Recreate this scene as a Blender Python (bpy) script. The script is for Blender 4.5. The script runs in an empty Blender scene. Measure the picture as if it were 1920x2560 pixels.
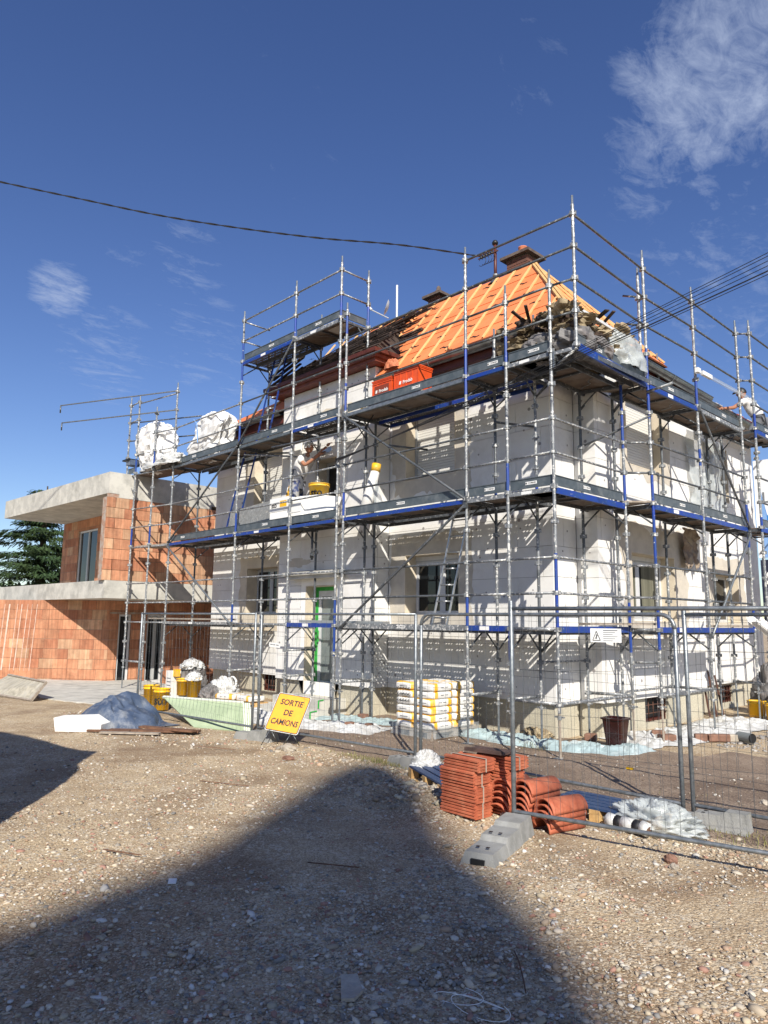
import bpy, math, random
import numpy as np
from mathutils import Vector, Matrix, Quaternion, noise as mnoise
random.seed(7); rng = np.random.default_rng(7)
sc = bpy.context.scene
col = sc.collection
G0 = 1.72          # height of the lowest platform above the ground

# ------------------------------------------------------------------ camera
cd = bpy.data.cameras.new('camera'); cam = bpy.data.objects.new('camera', cd); col.objects.link(cam)
R_ = Vector((0.69065, 0.7231, 0.01147)); U_ = Vector((0.10116, -0.1123, 0.98851)); F_ = Vector((-0.71608, 0.68156, 0.15071))
M = Matrix.Identity(4)
for i in range(3):
    M[i][0] = R_[i]; M[i][1] = U_[i]; M[i][2] = -F_[i]
M[0][3], M[1][3], M[2][3] = 5.6022, -8.6427, 1.7957
cam.matrix_world = M
cd.sensor_fit = 'VERTICAL'; cd.sensor_height = 36; cd.sensor_width = 27
cd.lens = 36 * 1803.03 / 2560
cd.clip_start = 0.05; cd.clip_end = 2000
sc.camera = cam

# ------------------------------------------------------------------ sun, sky, exposure
SUN_EL = math.radians(35.4)
sun_dir = Vector((0.79, -0.613, 0.71)).normalized()
sd = bpy.data.lights.new('sun', 'SUN'); sd.energy = 5.0; sd.angle = math.radians(0.53); sd.color = (1.0, 0.94, 0.84)
so = bpy.data.objects.new('sun', sd); col.objects.link(so)
so.rotation_euler = (-sun_dir).to_track_quat('-Z', 'Y').to_euler()
so.location = (20, -15, 20)

w = bpy.data.worlds.new('World'); sc.world = w; w.use_nodes = True
nt = w.node_tree; nt.nodes.clear()
def N(nt, t, **kw):
    n = nt.nodes.new(t)
    for k, v in kw.items(): setattr(n, k, v)
    return n
out = N(nt, 'ShaderNodeOutputWorld'); bg = N(nt, 'ShaderNodeBackground'); bg.inputs['Strength'].default_value = 0.081
nt.links.new(bg.outputs[0], out.inputs[0])
sky = N(nt, 'ShaderNodeTexSky'); sky.sky_type = 'NISHITA'; sky.sun_disc = False
sky.sun_elevation = SUN_EL; sky.sun_rotation = math.radians(127.8)
sky.air_density = 1.0; sky.dust_density = 0.25; sky.ozone_density = 2.6; sky.altitude = 200
hsv = N(nt, 'ShaderNodeHueSaturation'); hsv.inputs['Saturation'].default_value = 1.17; hsv.inputs['Value'].default_value = 1.16; hsv.inputs['Hue'].default_value = 0.516
nt.links.new(sky.outputs[0], hsv.inputs['Color'])
tc = N(nt, 'ShaderNodeTexCoord')
sep = N(nt, 'ShaderNodeSeparateXYZ'); nt.links.new(tc.outputs['Generated'], sep.inputs[0])
def math_(nt, op, a, b=None, clamp=False):
    n = N(nt, 'ShaderNodeMath', operation=op, use_clamp=clamp)
    for i, x in enumerate((a, b)):
        if x is None: continue
        if isinstance(x, (int, float)): n.inputs[i].default_value = x
        else: nt.links.new(x, n.inputs[i])
    return n.outputs[0]
zc = math_(nt, 'MAXIMUM', sep.outputs[2], 0.04)
px_ = math_(nt, 'DIVIDE', sep.outputs[0], zc); py_ = math_(nt, 'DIVIDE', sep.outputs[1], zc)
cmb = N(nt, 'ShaderNodeCombineXYZ'); nt.links.new(px_, cmb.inputs[0]); nt.links.new(py_, cmb.inputs[1])
def cloud_noise(scale, det, rough, dist, stretch, rot):
    mp = N(nt, 'ShaderNodeMapping'); mp.inputs['Rotation'].default_value = (0, 0, rot); mp.inputs['Scale'].default_value = (scale * stretch, scale, 1)
    nt.links.new(cmb.outputs[0], mp.inputs[0])
    n = N(nt, 'ShaderNodeTexNoise'); n.inputs['Scale'].default_value = 1; n.inputs['Detail'].default_value = det
    n.inputs['Roughness'].default_value = rough; n.inputs['Distortion'].default_value = dist
    nt.links.new(mp.outputs[0], n.inputs[0]); return n.outputs[0]
n1 = cloud_noise(3.6, 12, 0.66, 0.9, 2.1, 0.9)
n2 = cloud_noise(13, 10, 0.7, 1.0, 1.5, 0.6)
n3 = cloud_noise(1.3, 4, 0.5, 0.2, 1.0, 0.0)
def blob(d, inner, outer):
    v = Vector(d).normalized()
    vm = N(nt, 'ShaderNodeVectorMath', operation='DOT_PRODUCT'); nt.links.new(tc.outputs['Generated'], vm.inputs[0]); vm.inputs[1].default_value = v
    mr = N(nt, 'ShaderNodeMapRange', interpolation_type='SMOOTHSTEP'); nt.links.new(vm.outputs['Value'], mr.inputs[0])
    mr.inputs[1].default_value = math.cos(math.radians(outer)); mr.inputs[2].default_value = math.cos(math.radians(inner))
    return mr.outputs[0]
masks = [((-0.273, 0.753, 0.599), 2, 9, 1.0), ((-0.22, 0.775, 0.60), 1, 10, .9), ((-0.33, 0.77, 0.545), 1, 8, .7), ((-0.27, 0.86, 0.43), 3, 13, .62), ((-0.20, 0.90, 0.38), 3, 16, .62), ((-0.12, 0.93, 0.30), 3, 20, .6),
         ((-0.425, 0.59, 0.685), .5, 3.5, .55), ((-0.435, 0.64, 0.635), .5, 4, .62), ((-0.675, 0.405, 0.617), 1, 8, .42), ((-0.655, 0.47, 0.59), 1, 6, .46), ((-0.873, 0.282, 0.397), 0.3, 3.2, 1.0), ((-0.79, 0.41, 0.455), .5, 4.5, .72), ((-0.835, 0.345, 0.43), .5, 4, .5),
         ((-0.875, 0.345, 0.335), .5, 6, .7), ((-0.82, 0.44, 0.36), .5, 6, .66), ((-0.80, 0.52, 0.30), .5, 7, .6), ((0.5, -0.6, 0.6), 10, 50, .5), ((0.7, 0.6, 0.4), 10, 40, .6)]
tot = None
for d, a, b, s in masks:
    m = math_(nt, 'MULTIPLY', blob(d, a, b), s)
    tot = m if tot is None else math_(nt, 'MAXIMUM', tot, m)
base = math_(nt, 'ADD', math_(nt, 'MULTIPLY', n1, 0.62), math_(nt, 'MULTIPLY', n2, 0.38))
thr = math_(nt, 'SUBTRACT', 0.725, math_(nt, 'MULTIPLY', tot, 0.36))
cl = math_(nt, 'MULTIPLY', math_(nt, 'SUBTRACT', base, thr), 3.0, True)
cl = math_(nt, 'MULTIPLY', cl, math_(nt, 'ADD', math_(nt, 'MULTIPLY', tot, 0.75), 0.12))
mix = N(nt, 'ShaderNodeMix', data_type='RGBA')
nt.links.new(cl, mix.inputs[0]); nt.links.new(hsv.outputs[0], mix.inputs[6]); mix.inputs[7].default_value = (4.9, 5.7, 7.5, 1)
nt.links.new(mix.outputs[2], bg.inputs['Color'])

sc.view_settings.view_transform = 'Standard'; sc.view_settings.look = 'None'
sc.view_settings.exposure = 0.40; sc.view_settings.gamma = 1.0; sc.view_settings.use_curve_mapping = False
sc.render.engine = 'CYCLES'

# ------------------------------------------------------------------ materials
MATS = {}
def srgb(r, g, b):
    f = lambda c: c / 12.92 if c <= 0.04045 else ((c + 0.055) / 1.055) ** 2.4
    return (f(r / 255), f(g / 255), f(b / 255))
def mat(name, base, rough=0.7, metal=0.0, var=None, vscale=4.0, vlo=0.4, vhi=0.6, bump=0.0, bscale=30.0, spots=None, sscale=20, sthr=0.62,
        coords='pos', objrand=0.0, stretch=(1, 1, 1), spec=0.5, trans=0, alpha=1, attr=None, det=6, dirt=None, dscale=1.2):
    m = bpy.data.materials.new(name); m.use_nodes = True; t = m.node_tree; p = t.nodes['Principled BSDF']
    p.inputs['Roughness'].default_value = rough; p.inputs['Metallic'].default_value = metal
    p.inputs['Specular IOR Level'].default_value = spec
    if trans: p.inputs['Transmission Weight'].default_value = trans
    if alpha < 1: p.inputs['Alpha'].default_value = alpha
    if coords == 'pos': g = N(t, 'ShaderNodeNewGeometry').outputs['Position']
    else: g = N(t, 'ShaderNodeTexCoord').outputs['Generated' if coords == 'gen' else 'Object']
    if stretch != (1, 1, 1):
        mp = N(t, 'ShaderNodeMapping'); mp.inputs['Scale'].default_value = stretch; t.links.new(g, mp.inputs[0]); g = mp.outputs[0]
    def noi(s, d=det, r=0.6):
        n = N(t, 'ShaderNodeTexNoise'); n.inputs['Scale'].default_value = s; n.inputs['Detail'].default_value = d; n.inputs['Roughness'].default_value = r
        t.links.new(g, n.inputs[0]); return n.outputs[0]
    def ramp(f, lo, hi):
        n = N(t, 'ShaderNodeMapRange'); n.inputs[1].default_value = lo; n.inputs[2].default_value = hi; t.links.new(f, n.inputs[0]); return n.outputs[0]
    def mixc(f, a, b, mode='MIX'):
        n = N(t, 'ShaderNodeMix', data_type='RGBA', blend_type=mode)
        for k, x in ((0, f), (6, a), (7, b)):
            if isinstance(x, (int, float)): n.inputs[k].default_value = x
            elif isinstance(x, tuple): n.inputs[k].default_value = (*x[:3], 1)
            else: t.links.new(x, n.inputs[k])
        return n.outputs[2]
    c = tuple(base)
    if attr:
        a = N(t, 'ShaderNodeAttribute'); a.attribute_name = attr; c = mixc(1.0, a.outputs['Color'], (1, 1, 1), 'MULTIPLY')
    if var is not None: c = mixc(ramp(noi(vscale), vlo, vhi), c, tuple(var))
    if dirt is not None: c = mixc(ramp(noi(dscale, 8, .7), .5, .75), c, tuple(dirt))
    if spots is not None: c = mixc(ramp(noi(sscale, 3, .5), sthr, sthr + .04), c, tuple(spots))
    if objrand:
        oi = N(t, 'ShaderNodeObjectInfo'); mr = N(t, 'ShaderNodeMapRange'); mr.inputs[3].default_value = 1 - objrand; mr.inputs[4].default_value = 1 + objrand
        t.links.new(oi.outputs['Random'], mr.inputs[0])
        cc = N(t, 'ShaderNodeCombineColor')
        for k in range(3): t.links.new(mr.outputs[0], cc.inputs[k])
        c = mixc(1.0, c, cc.outputs[0], 'MULTIPLY')
    if isinstance(c, tuple): p.inputs['Base Color'].default_value = (*c, 1)
    else: t.links.new(c, p.inputs['Base Color'])
    if bump:
        b = N(t, 'ShaderNodeBump'); b.inputs['Strength'].default_value = min(1, bump); b.inputs['Distance'].default_value = 0.01
        t.links.new(noi(bscale, 5, .6), b.inputs['Height']); t.links.new(b.outputs[0], p.inputs['Normal'])
    MATS[name] = m; return m
S = srgb
mat('galv', (0.27, 0.285, 0.295), 0.5, 0.35, var=(0.17, 0.18, 0.19), vscale=14, spots=(0.60, 0.59, 0.56), sscale=24, sthr=0.56, bump=.2, bscale=80)
mat('galv_clean', (0.27, 0.29, 0.305), 0.42, 0.6, var=(0.18, 0.20, 0.21), vscale=18, bump=.1, bscale=60)
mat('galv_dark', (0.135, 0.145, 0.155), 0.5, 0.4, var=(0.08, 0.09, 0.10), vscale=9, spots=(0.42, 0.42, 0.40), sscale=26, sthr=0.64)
mat('toe', (0.105, 0.125, 0.138), 0.5, 0.2, var=(0.075, 0.095, 0.108), vscale=6, dirt=(0.19, 0.205, 0.21), dscale=5)
mat('blue', (0.012, 0.045, 0.30), 0.42, 0.1, var=(0.02, 0.06, 0.22), vscale=8, spots=(0.45, 0.47, 0.5), sscale=28, sthr=0.69)
mat('board', (0.115, 0.078, 0.055), 0.7, var=(0.17, 0.125, 0.09), vscale=5, dirt=(0.24, 0.21, 0.19), dscale=3, bump=.3)
mat('steel_deck', (0.17, 0.16, 0.15), 0.55, 0.5, var=(0.10, 0.09, 0.085), vscale=7)
mat('eps', (0.78, 0.77, 0.74), 0.85, var=(0.70, 0.69, 0.67), vscale=1.4, vlo=.35, vhi=.7, bump=.25, bscale=120, objrand=0.035, dirt=(0.60, .575, .53), dscale=1.7)
mat('eps_joint', (0.36, 0.35, 0.34), 0.9)
mat('dowel', (0.30, 0.28, 0.27), 0.9)
mat('beige', (0.66, 0.585, 0.46), 0.9, var=(0.56, 0.49, 0.385), vscale=3, bump=.3, bscale=60)
mat('patch', (0.50, 0.455, 0.385), 0.9, var=(0.57, 0.52, 0.44), vscale=5, bump=.4, bscale=50)
mat('plinth', (0.60, 0.56, 0.44), 0.95, var=(0.44, 0.40, 0.31), vscale=55, vlo=.35, vhi=.65, bump=.9, bscale=110, dirt=(0.42, .385, .30), dscale=1.5)
mat('concrete', (0.56, 0.545, 0.49), 0.9, var=(0.44, 0.43, 0.39), vscale=3, bump=.5, bscale=40, dirt=(0.26, .255, .23), dscale=1.6, stretch=(1, 1, 1))
mat('concrete_block', (0.30, 0.30, 0.285), 0.95, var=(0.22, 0.22, 0.205), vscale=8, bump=.7, bscale=90, dirt=(.38, .37, .34), dscale=4)
mat('mortar', (0.34, 0.20, 0.14), 0.95, var=(.38, .33, .28), vscale=9)
def brickmat(name, a, b):
    m = mat(name, a, 0.9, var=b, vscale=5, bump=0, objrand=.16, dirt=(a[0] * .62, a[1] * .6, a[2] * .6), dscale=3)
    t = m.node_tree; p = t.nodes['Principled BSDF']
    g = N(t, 'ShaderNodeNewGeometry'); s = N(t, 'ShaderNodeSeparateXYZ'); t.links.new(g.outputs['Position'], s.inputs[0])
    mp = N(t, 'ShaderNodeMapping'); mp.inputs['Scale'].default_value = (16, 16, .9); t.links.new(g.outputs['Position'], mp.inputs[0])
    nz = N(t, 'ShaderNodeTexNoise'); nz.inputs['Scale'].default_value = 1; nz.inputs['Detail'].default_value = 4; t.links.new(mp.outputs[0], nz.inputs[0])
    mr = N(t, 'ShaderNodeMapRange'); mr.inputs[1].default_value = .38; mr.inputs[2].default_value = .66; mr.inputs[3].default_value = .82; mr.inputs[4].default_value = 1.14; t.links.new(nz.outputs[0], mr.inputs[0])
    cc = N(t, 'ShaderNodeCombineColor'); [t.links.new(mr.outputs[0], cc.inputs[k]) for k in range(3)]
    mm = N(t, 'ShaderNodeMix', data_type='RGBA', blend_type='MULTIPLY'); mm.inputs[0].default_value = 1
    t.links.new(p.inputs['Base Color'].links[0].from_socket, mm.inputs[6]); t.links.new(cc.outputs[0], mm.inputs[7]); t.links.new(mm.outputs[2], p.inputs['Base Color'])
    sm = math_(t, 'ADD', s.outputs[0], s.outputs[1]); wv = math_(t, 'SINE', math_(t, 'MULTIPLY', sm, 210))
    bp = N(t, 'ShaderNodeBump'); bp.inputs['Strength'].default_value = .8; bp.inputs['Distance'].default_value = .006
    t.links.new(wv, bp.inputs['Height']); t.links.new(bp.outputs[0], p.inputs['Normal'])
    return m
brickmat('brick_red', (0.54, 0.235, 0.13), (0.48, 0.19, 0.10))
brickmat('brick_orange', (0.61, 0.295, 0.165), (0.54, 0.24, 0.13))
brickmat('brick_pale', (0.66, 0.405, 0.245), (0.60, 0.34, 0.20))
mat('efflor', (0.62, 0.50, 0.42), 0.95, var=(.55, .36, .27), vscale=6)
mat('membrane', (0.73, 0.235, 0.085), 0.65, var=(0.66, 0.195, 0.065), vscale=1.5, bump=.6, bscale=6, objrand=.04)
mat('batten', (0.76, 0.46, 0.21), 0.8, var=(0.66, 0.42, 0.17), vscale=12, objrand=.1)
mat('print_black', (0.012, 0.012, 0.014), 0.6)
mat('print_white', (0.78, 0.78, 0.76), 0.5)
mat('darkred', (0.115, 0.028, 0.018), 0.5, var=(0.075, 0.018, 0.012), vscale=9, bump=.2)
mat('fascia_red', (0.20, 0.055, 0.033), 0.55, var=(0.14, 0.035, 0.02), vscale=9, bump=.2)
mat('old_wood', (0.030, 0.019, 0.014), 0.9, var=(0.06, 0.04, 0.03), vscale=10, bump=.6, objrand=.4)
mat('brown_wood', (0.16, 0.08, 0.045), 0.85, var=(0.10, 0.05, 0.03), vscale=12, bump=.5, objrand=.3)
mat('pale_wood', (0.62, 0.40, 0.17), 0.8, var=(0.50, 0.30, 0.12), vscale=14, objrand=.1)
mat('grey_wood', (0.36, 0.31, 0.255), 0.9, var=(0.26, 0.215, 0.17), vscale=12, bump=.5)
mat('zinc', (0.27, 0.295, 0.31), 0.32, 0.85, var=(0.19, 0.205, 0.215), vscale=7, bump=.15, bscale=14)
mat('zinc_dull', (0.13, 0.145, 0.155), 0.45, 0.6)
mat('chimney_brick', (0.17, 0.065, 0.042), 0.9, var=(.12, .06, .045), vscale=14, bump=.6)
mat('chimney_cap', (0.085, 0.06, 0.05), 0.9, var=(.14, .11, .09), vscale=9)
mat('terracotta', (0.58, 0.20, 0.095), 0.75, var=(.48, .15, .07), vscale=12)
mat('tile', (0.47, 0.125, 0.06), 0.7, var=(0.38, 0.095, 0.045), vscale=10, bump=.3, bscale=70, objrand=.1, dirt=(.53, .19, .10), dscale=6)
mat('tile_dark', (0.055, 0.035, 0.03), 0.6, var=(.10, .06, .05), vscale=9)
mat('rust', (0.10, 0.045, 0.03), 0.8)
mat('black', (0.01, 0.01, 0.011), 0.5)
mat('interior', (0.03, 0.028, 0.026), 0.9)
mat('pvc_white', (0.66, 0.67, 0.68), 0.4, var=(.58, .59, .60), vscale=6)
mat('pvc_grey', (0.42, 0.435, 0.44), 0.45)
mat('glass_dark', (0.012, 0.014, 0.016), 0.04, spec=0.6)
mat('glass_frost', (0.16, 0.19, 0.19), 0.18, spec=.6, var=(.24, .28, .27), vscale=1.0)
mat('curtain', (0.17, 0.165, 0.12), 0.9, var=(.10, .10, .07), vscale=7, stretch=(1, 1, .05))
mat('shutter', (0.70, 0.69, 0.65), 0.55, objrand=.02)
mat('green_film', (0.035, 0.42, 0.06), 0.45, var=(.02, .30, .04), vscale=9)
mat('yellow', (0.83, 0.48, 0.012), 0.42, var=(.78, .43, .01), vscale=5, dirt=(.6, .45, .18), dscale=5)
mat('sign_yellow', (0.86, 0.365, 0.012), 0.4, var=(.82, .335, .010), vscale=8)
mat('orange_crate', (0.72, 0.095, 0.02), 0.45, var=(.60, .07, .015), vscale=6)
mat('dark_crate', (0.23, 0.04, 0.018), 0.6)
mat('bag_white', (0.76, 0.75, 0.72), 0.45, var=(.68, .67, .64), vscale=8, bump=.3, bscale=18, objrand=.04)
mat('bag_yellow', (0.80, 0.43, 0.02), 0.5, var=(.78, .50, .12), vscale=9)
mat('bigbag', (0.78, 0.775, 0.76), 0.75, var=(.70, .70, .69), vscale=3, bump=.5, bscale=9, dirt=(.58, .56, .53), dscale=3)
mat('film_clear', (0.62, 0.66, 0.66), 0.22, var=(.50, .54, .54), vscale=5, bump=1, bscale=12, alpha=.62)
mat('film_blue', (0.36, 0.46, 0.47), 0.24, var=(.29, .37, .385), vscale=4, bump=1, bscale=14, dirt=(.52, .56, .55), dscale=3)
mat('film_white', (0.62, 0.63, 0.62), 0.35, var=(.48, .48, .47), vscale=4, bump=1, bscale=14, dirt=(.40, .38, .34), dscale=3)
mat('tarp', (0.045, 0.07, 0.125), 0.6, var=(.08, .11, .17), vscale=4, bump=.8, bscale=14, dirt=(.34, .35, .36), dscale=2.6)
mat('eps_slab', (0.84, 0.83, 0.79), 0.85, bump=.3, bscale=90)
mat('green_board', (0.40, 0.48, 0.31), 0.65, var=(.35, .43, .27), vscale=4, bump=.2)
mat('green_stripe', (0.70, 0.74, 0.62), 0.6)
mat('form_ply', (0.46, 0.42, 0.33), 0.85, var=(.28, .255, .20), vscale=14, stretch=(1, .35, 1), dirt=(.6, .57, .5), dscale=7)
mat('cement_board', (0.25, 0.26, 0.26), 0.85, var=(.19, .195, .195), vscale=16, spots=(.42, .41, .38), sscale=26, sthr=.62, bump=.4)
mat('pot', (0.035, 0.008, 0.007), 0.2, var=(.022, .005, .004), vscale=12)
mat('stone_brown', (0.24, 0.13, 0.09), 0.9, var=(.17, .09, .06), vscale=9, bump=.6)
mat('wool', (0.34, 0.275, 0.175), 1.0, var=(.20, .15, .09), vscale=9, bump=1, bscale=40, objrand=.3)
mat('grey_sack', (0.17, 0.165, 0.165), 0.6, var=(.12, .115, .115), vscale=5, bump=.7, bscale=9, dirt=(.33, .28, .26), dscale=3)
mat('cable', (0.012, 0.012, 0.014), 0.6)
mat('alu', (0.55, 0.565, 0.57), 0.35, 0.8)
mat('skin', (0.36, 0.16, 0.09), 0.6)
mat('hair', (0.02, 0.014, 0.01), 0.8)
mat('shirt', (0.74, 0.73, 0.71), 0.85, var=(.64, .63, .62), vscale=9, bump=.5, bscale=12)
mat('jeans', (0.04, 0.06, 0.16), 0.85, var=(.34, .34, .33), vscale=9, vlo=.42, vhi=.56, bump=.4)
mat('trouser_grey', (0.17, 0.18, 0.20), 0.85)
mat('apron', (0.075, 0.08, 0.095), 0.8)
mat('shoe', (0.03, 0.028, 0.028), 0.7)
mat('banner_white', (0.80, 0.82, 0.85), 0.5)
mat('banner_blue', (0.03, 0.20, 0.58), 0.5)
mat('banner_pale', (0.20, 0.36, 0.66), 0.5)
mat('navy', (0.012, 0.017, 0.045), 0.5)
mat('pallet_blue', (0.022, 0.05, 0.13), 0.5, var=(.03, .065, .15), vscale=5)
mat('bark', (0.07, 0.05, 0.035), 0.9)
mat('needles', (0.028, 0.060, 0.018), 0.75, var=(.05, .085, .025), vscale=1.2, objrand=.1)
mat('grass', (0.14, 0.15, 0.045), 0.9, var=(.27, .23, .10), vscale=9)
mat('stone', (0.4, 0.36, 0.3), 0.85, attr='tint')
mat('caster_white', (0.7, 0.7, 0.7), 0.3)
mat('render_wall', (0.55, 0.5, 0.42), 0.9, var=(.5, .45, .38), vscale=2)
mat('roof_tile', (0.25, 0.1, 0.06), 0.9)
mat('twine', (0.42, 0.37, 0.30), 0.9)
mat('pipe_grey', (0.16, 0.18, 0.19), 0.35)
mat('film_thin', (0.5, 0.54, 0.55), 0.25, alpha=.32)
mat('stained_film', (0.33, 0.27, 0.20), 0.6, var=(.22, .16, .12), vscale=6, bump=.6, bscale=14)
mat('rubble', (0.45, 0.40, 0.32), 0.95, var=(.36, .31, .25), vscale=14, bump=.8, objrand=.2)

def ground_material(name, c1, c2, c3, sc1=2.2):
    m = mat(name, c1, 0.95, var=c2, vscale=sc1, vlo=.38, vhi=.62, det=12, bump=0)
    t = m.node_tree; p = t.nodes['Principled BSDF']
    base = p.inputs['Base Color'].links[0].from_socket
    g = N(t, 'ShaderNodeNewGeometry').outputs['Position']
    v = N(t, 'ShaderNodeTexVoronoi'); v.inputs['Scale'].default_value = 42; t.links.new(g, v.inputs[0])
    v2 = N(t, 'ShaderNodeTexVoronoi'); v2.inputs['Scale'].default_value = 95; t.links.new(g, v2.inputs[0])
    nz = N(t, 'ShaderNodeTexNoise'); nz.inputs['Scale'].default_value = 3.1; nz.inputs['Detail'].default_value = 8; t.links.new(g, nz.inputs[0])
    sepc = N(t, 'ShaderNodeSeparateColor'); t.links.new(v.outputs['Color'], sepc.inputs[0])
    sepd = N(t, 'ShaderNodeSeparateColor'); t.links.new(v2.outputs['Color'], sepd.inputs[0])
    def mx(f, a, b):
        n = N(t, 'ShaderNodeMix', data_type='RGBA')
        for k, x in ((0, f), (6, a), (7, b)):
            if isinstance(x, (int, float)): n.inputs[k].default_value = x
            elif isinstance(x, tuple): n.inputs[k].default_value = (*x, 1)
            else: t.links.new(x, n.inputs[k])
        return n.outputs[2]
    patch = N(t, 'ShaderNodeMapRange'); t.links.new(nz.outputs[0], patch.inputs[0]); patch.inputs[1].default_value = .40; patch.inputs[2].default_value = .66
    peb = math_(t, 'MULTIPLY', math_(t, 'GREATER_THAN', sepc.outputs[0], .60), patch.outputs[0])
    c = mx(math_(t, 'MULTIPLY', peb, .75), base, c3)
    peb2 = math_(t, 'MULTIPLY', math_(t, 'GREATER_THAN', sepd.outputs[1], .78), .55)
    c = mx(peb2, c, (c3[0] * 1.15, c3[1] * 1.12, c3[2] * 1.05))
    peb3 = math_(t, 'MULTIPLY', math_(t, 'LESS_THAN', sepd.outputs[1], .14), .55)
    c = mx(peb3, c, (c1[0] * .35, c1[1] * .33, c1[2] * .33))
    nb = N(t, 'ShaderNodeTexNoise'); nb.inputs['Scale'].default_value = .75; nb.inputs['Detail'].default_value = 7; nb.inputs['Distortion'].default_value = .8; t.links.new(g, nb.inputs[0])
    rb = N(t, 'ShaderNodeMapRange'); rb.inputs[1].default_value = .52; rb.inputs[2].default_value = .70; t.links.new(nb.outputs[0], rb.inputs[0])
    c = mx(math_(t, 'MULTIPLY', rb.outputs[0], .62), c, (c1[0] * .62, c1[1] * .56, c1[2] * .52))
    rb = N(t, 'ShaderNodeMapRange'); rb.inputs[1].default_value = .44; rb.inputs[2].default_value = .28; t.links.new(nb.outputs[0], rb.inputs[0])
    c = mx(math_(t, 'MULTIPLY', rb.outputs[0], .5), c, (c2[0] * 1.18, c2[1] * 1.2, c2[2] * 1.25))
    t.links.new(c, p.inputs['Base Color'])
    h = math_(t, 'ADD', math_(t, 'MULTIPLY', v.outputs['Distance'], -1.0), math_(t, 'MULTIPLY', v2.outputs['Distance'], -.6))
    h = math_(t, 'ADD', h, math_(t, 'MULTIPLY', nz.outputs[0], .8))
    b = N(t, 'ShaderNodeBump'); b.inputs['Strength'].default_value = .7; b.inputs['Distance'].default_value = .011
    t.links.new(h, b.inputs['Height']); t.links.new(b.outputs[0], p.inputs['Normal'])
    return m
ground_material('gravel_ground', (0.30, 0.205, 0.118), (0.46, 0.35, 0.215), (0.62, 0.54, 0.41), .9)
ground_material('soil', (0.185, 0.130, 0.092), (0.235, 0.172, 0.122), (0.33, 0.26, 0.20), 3.0)

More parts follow.
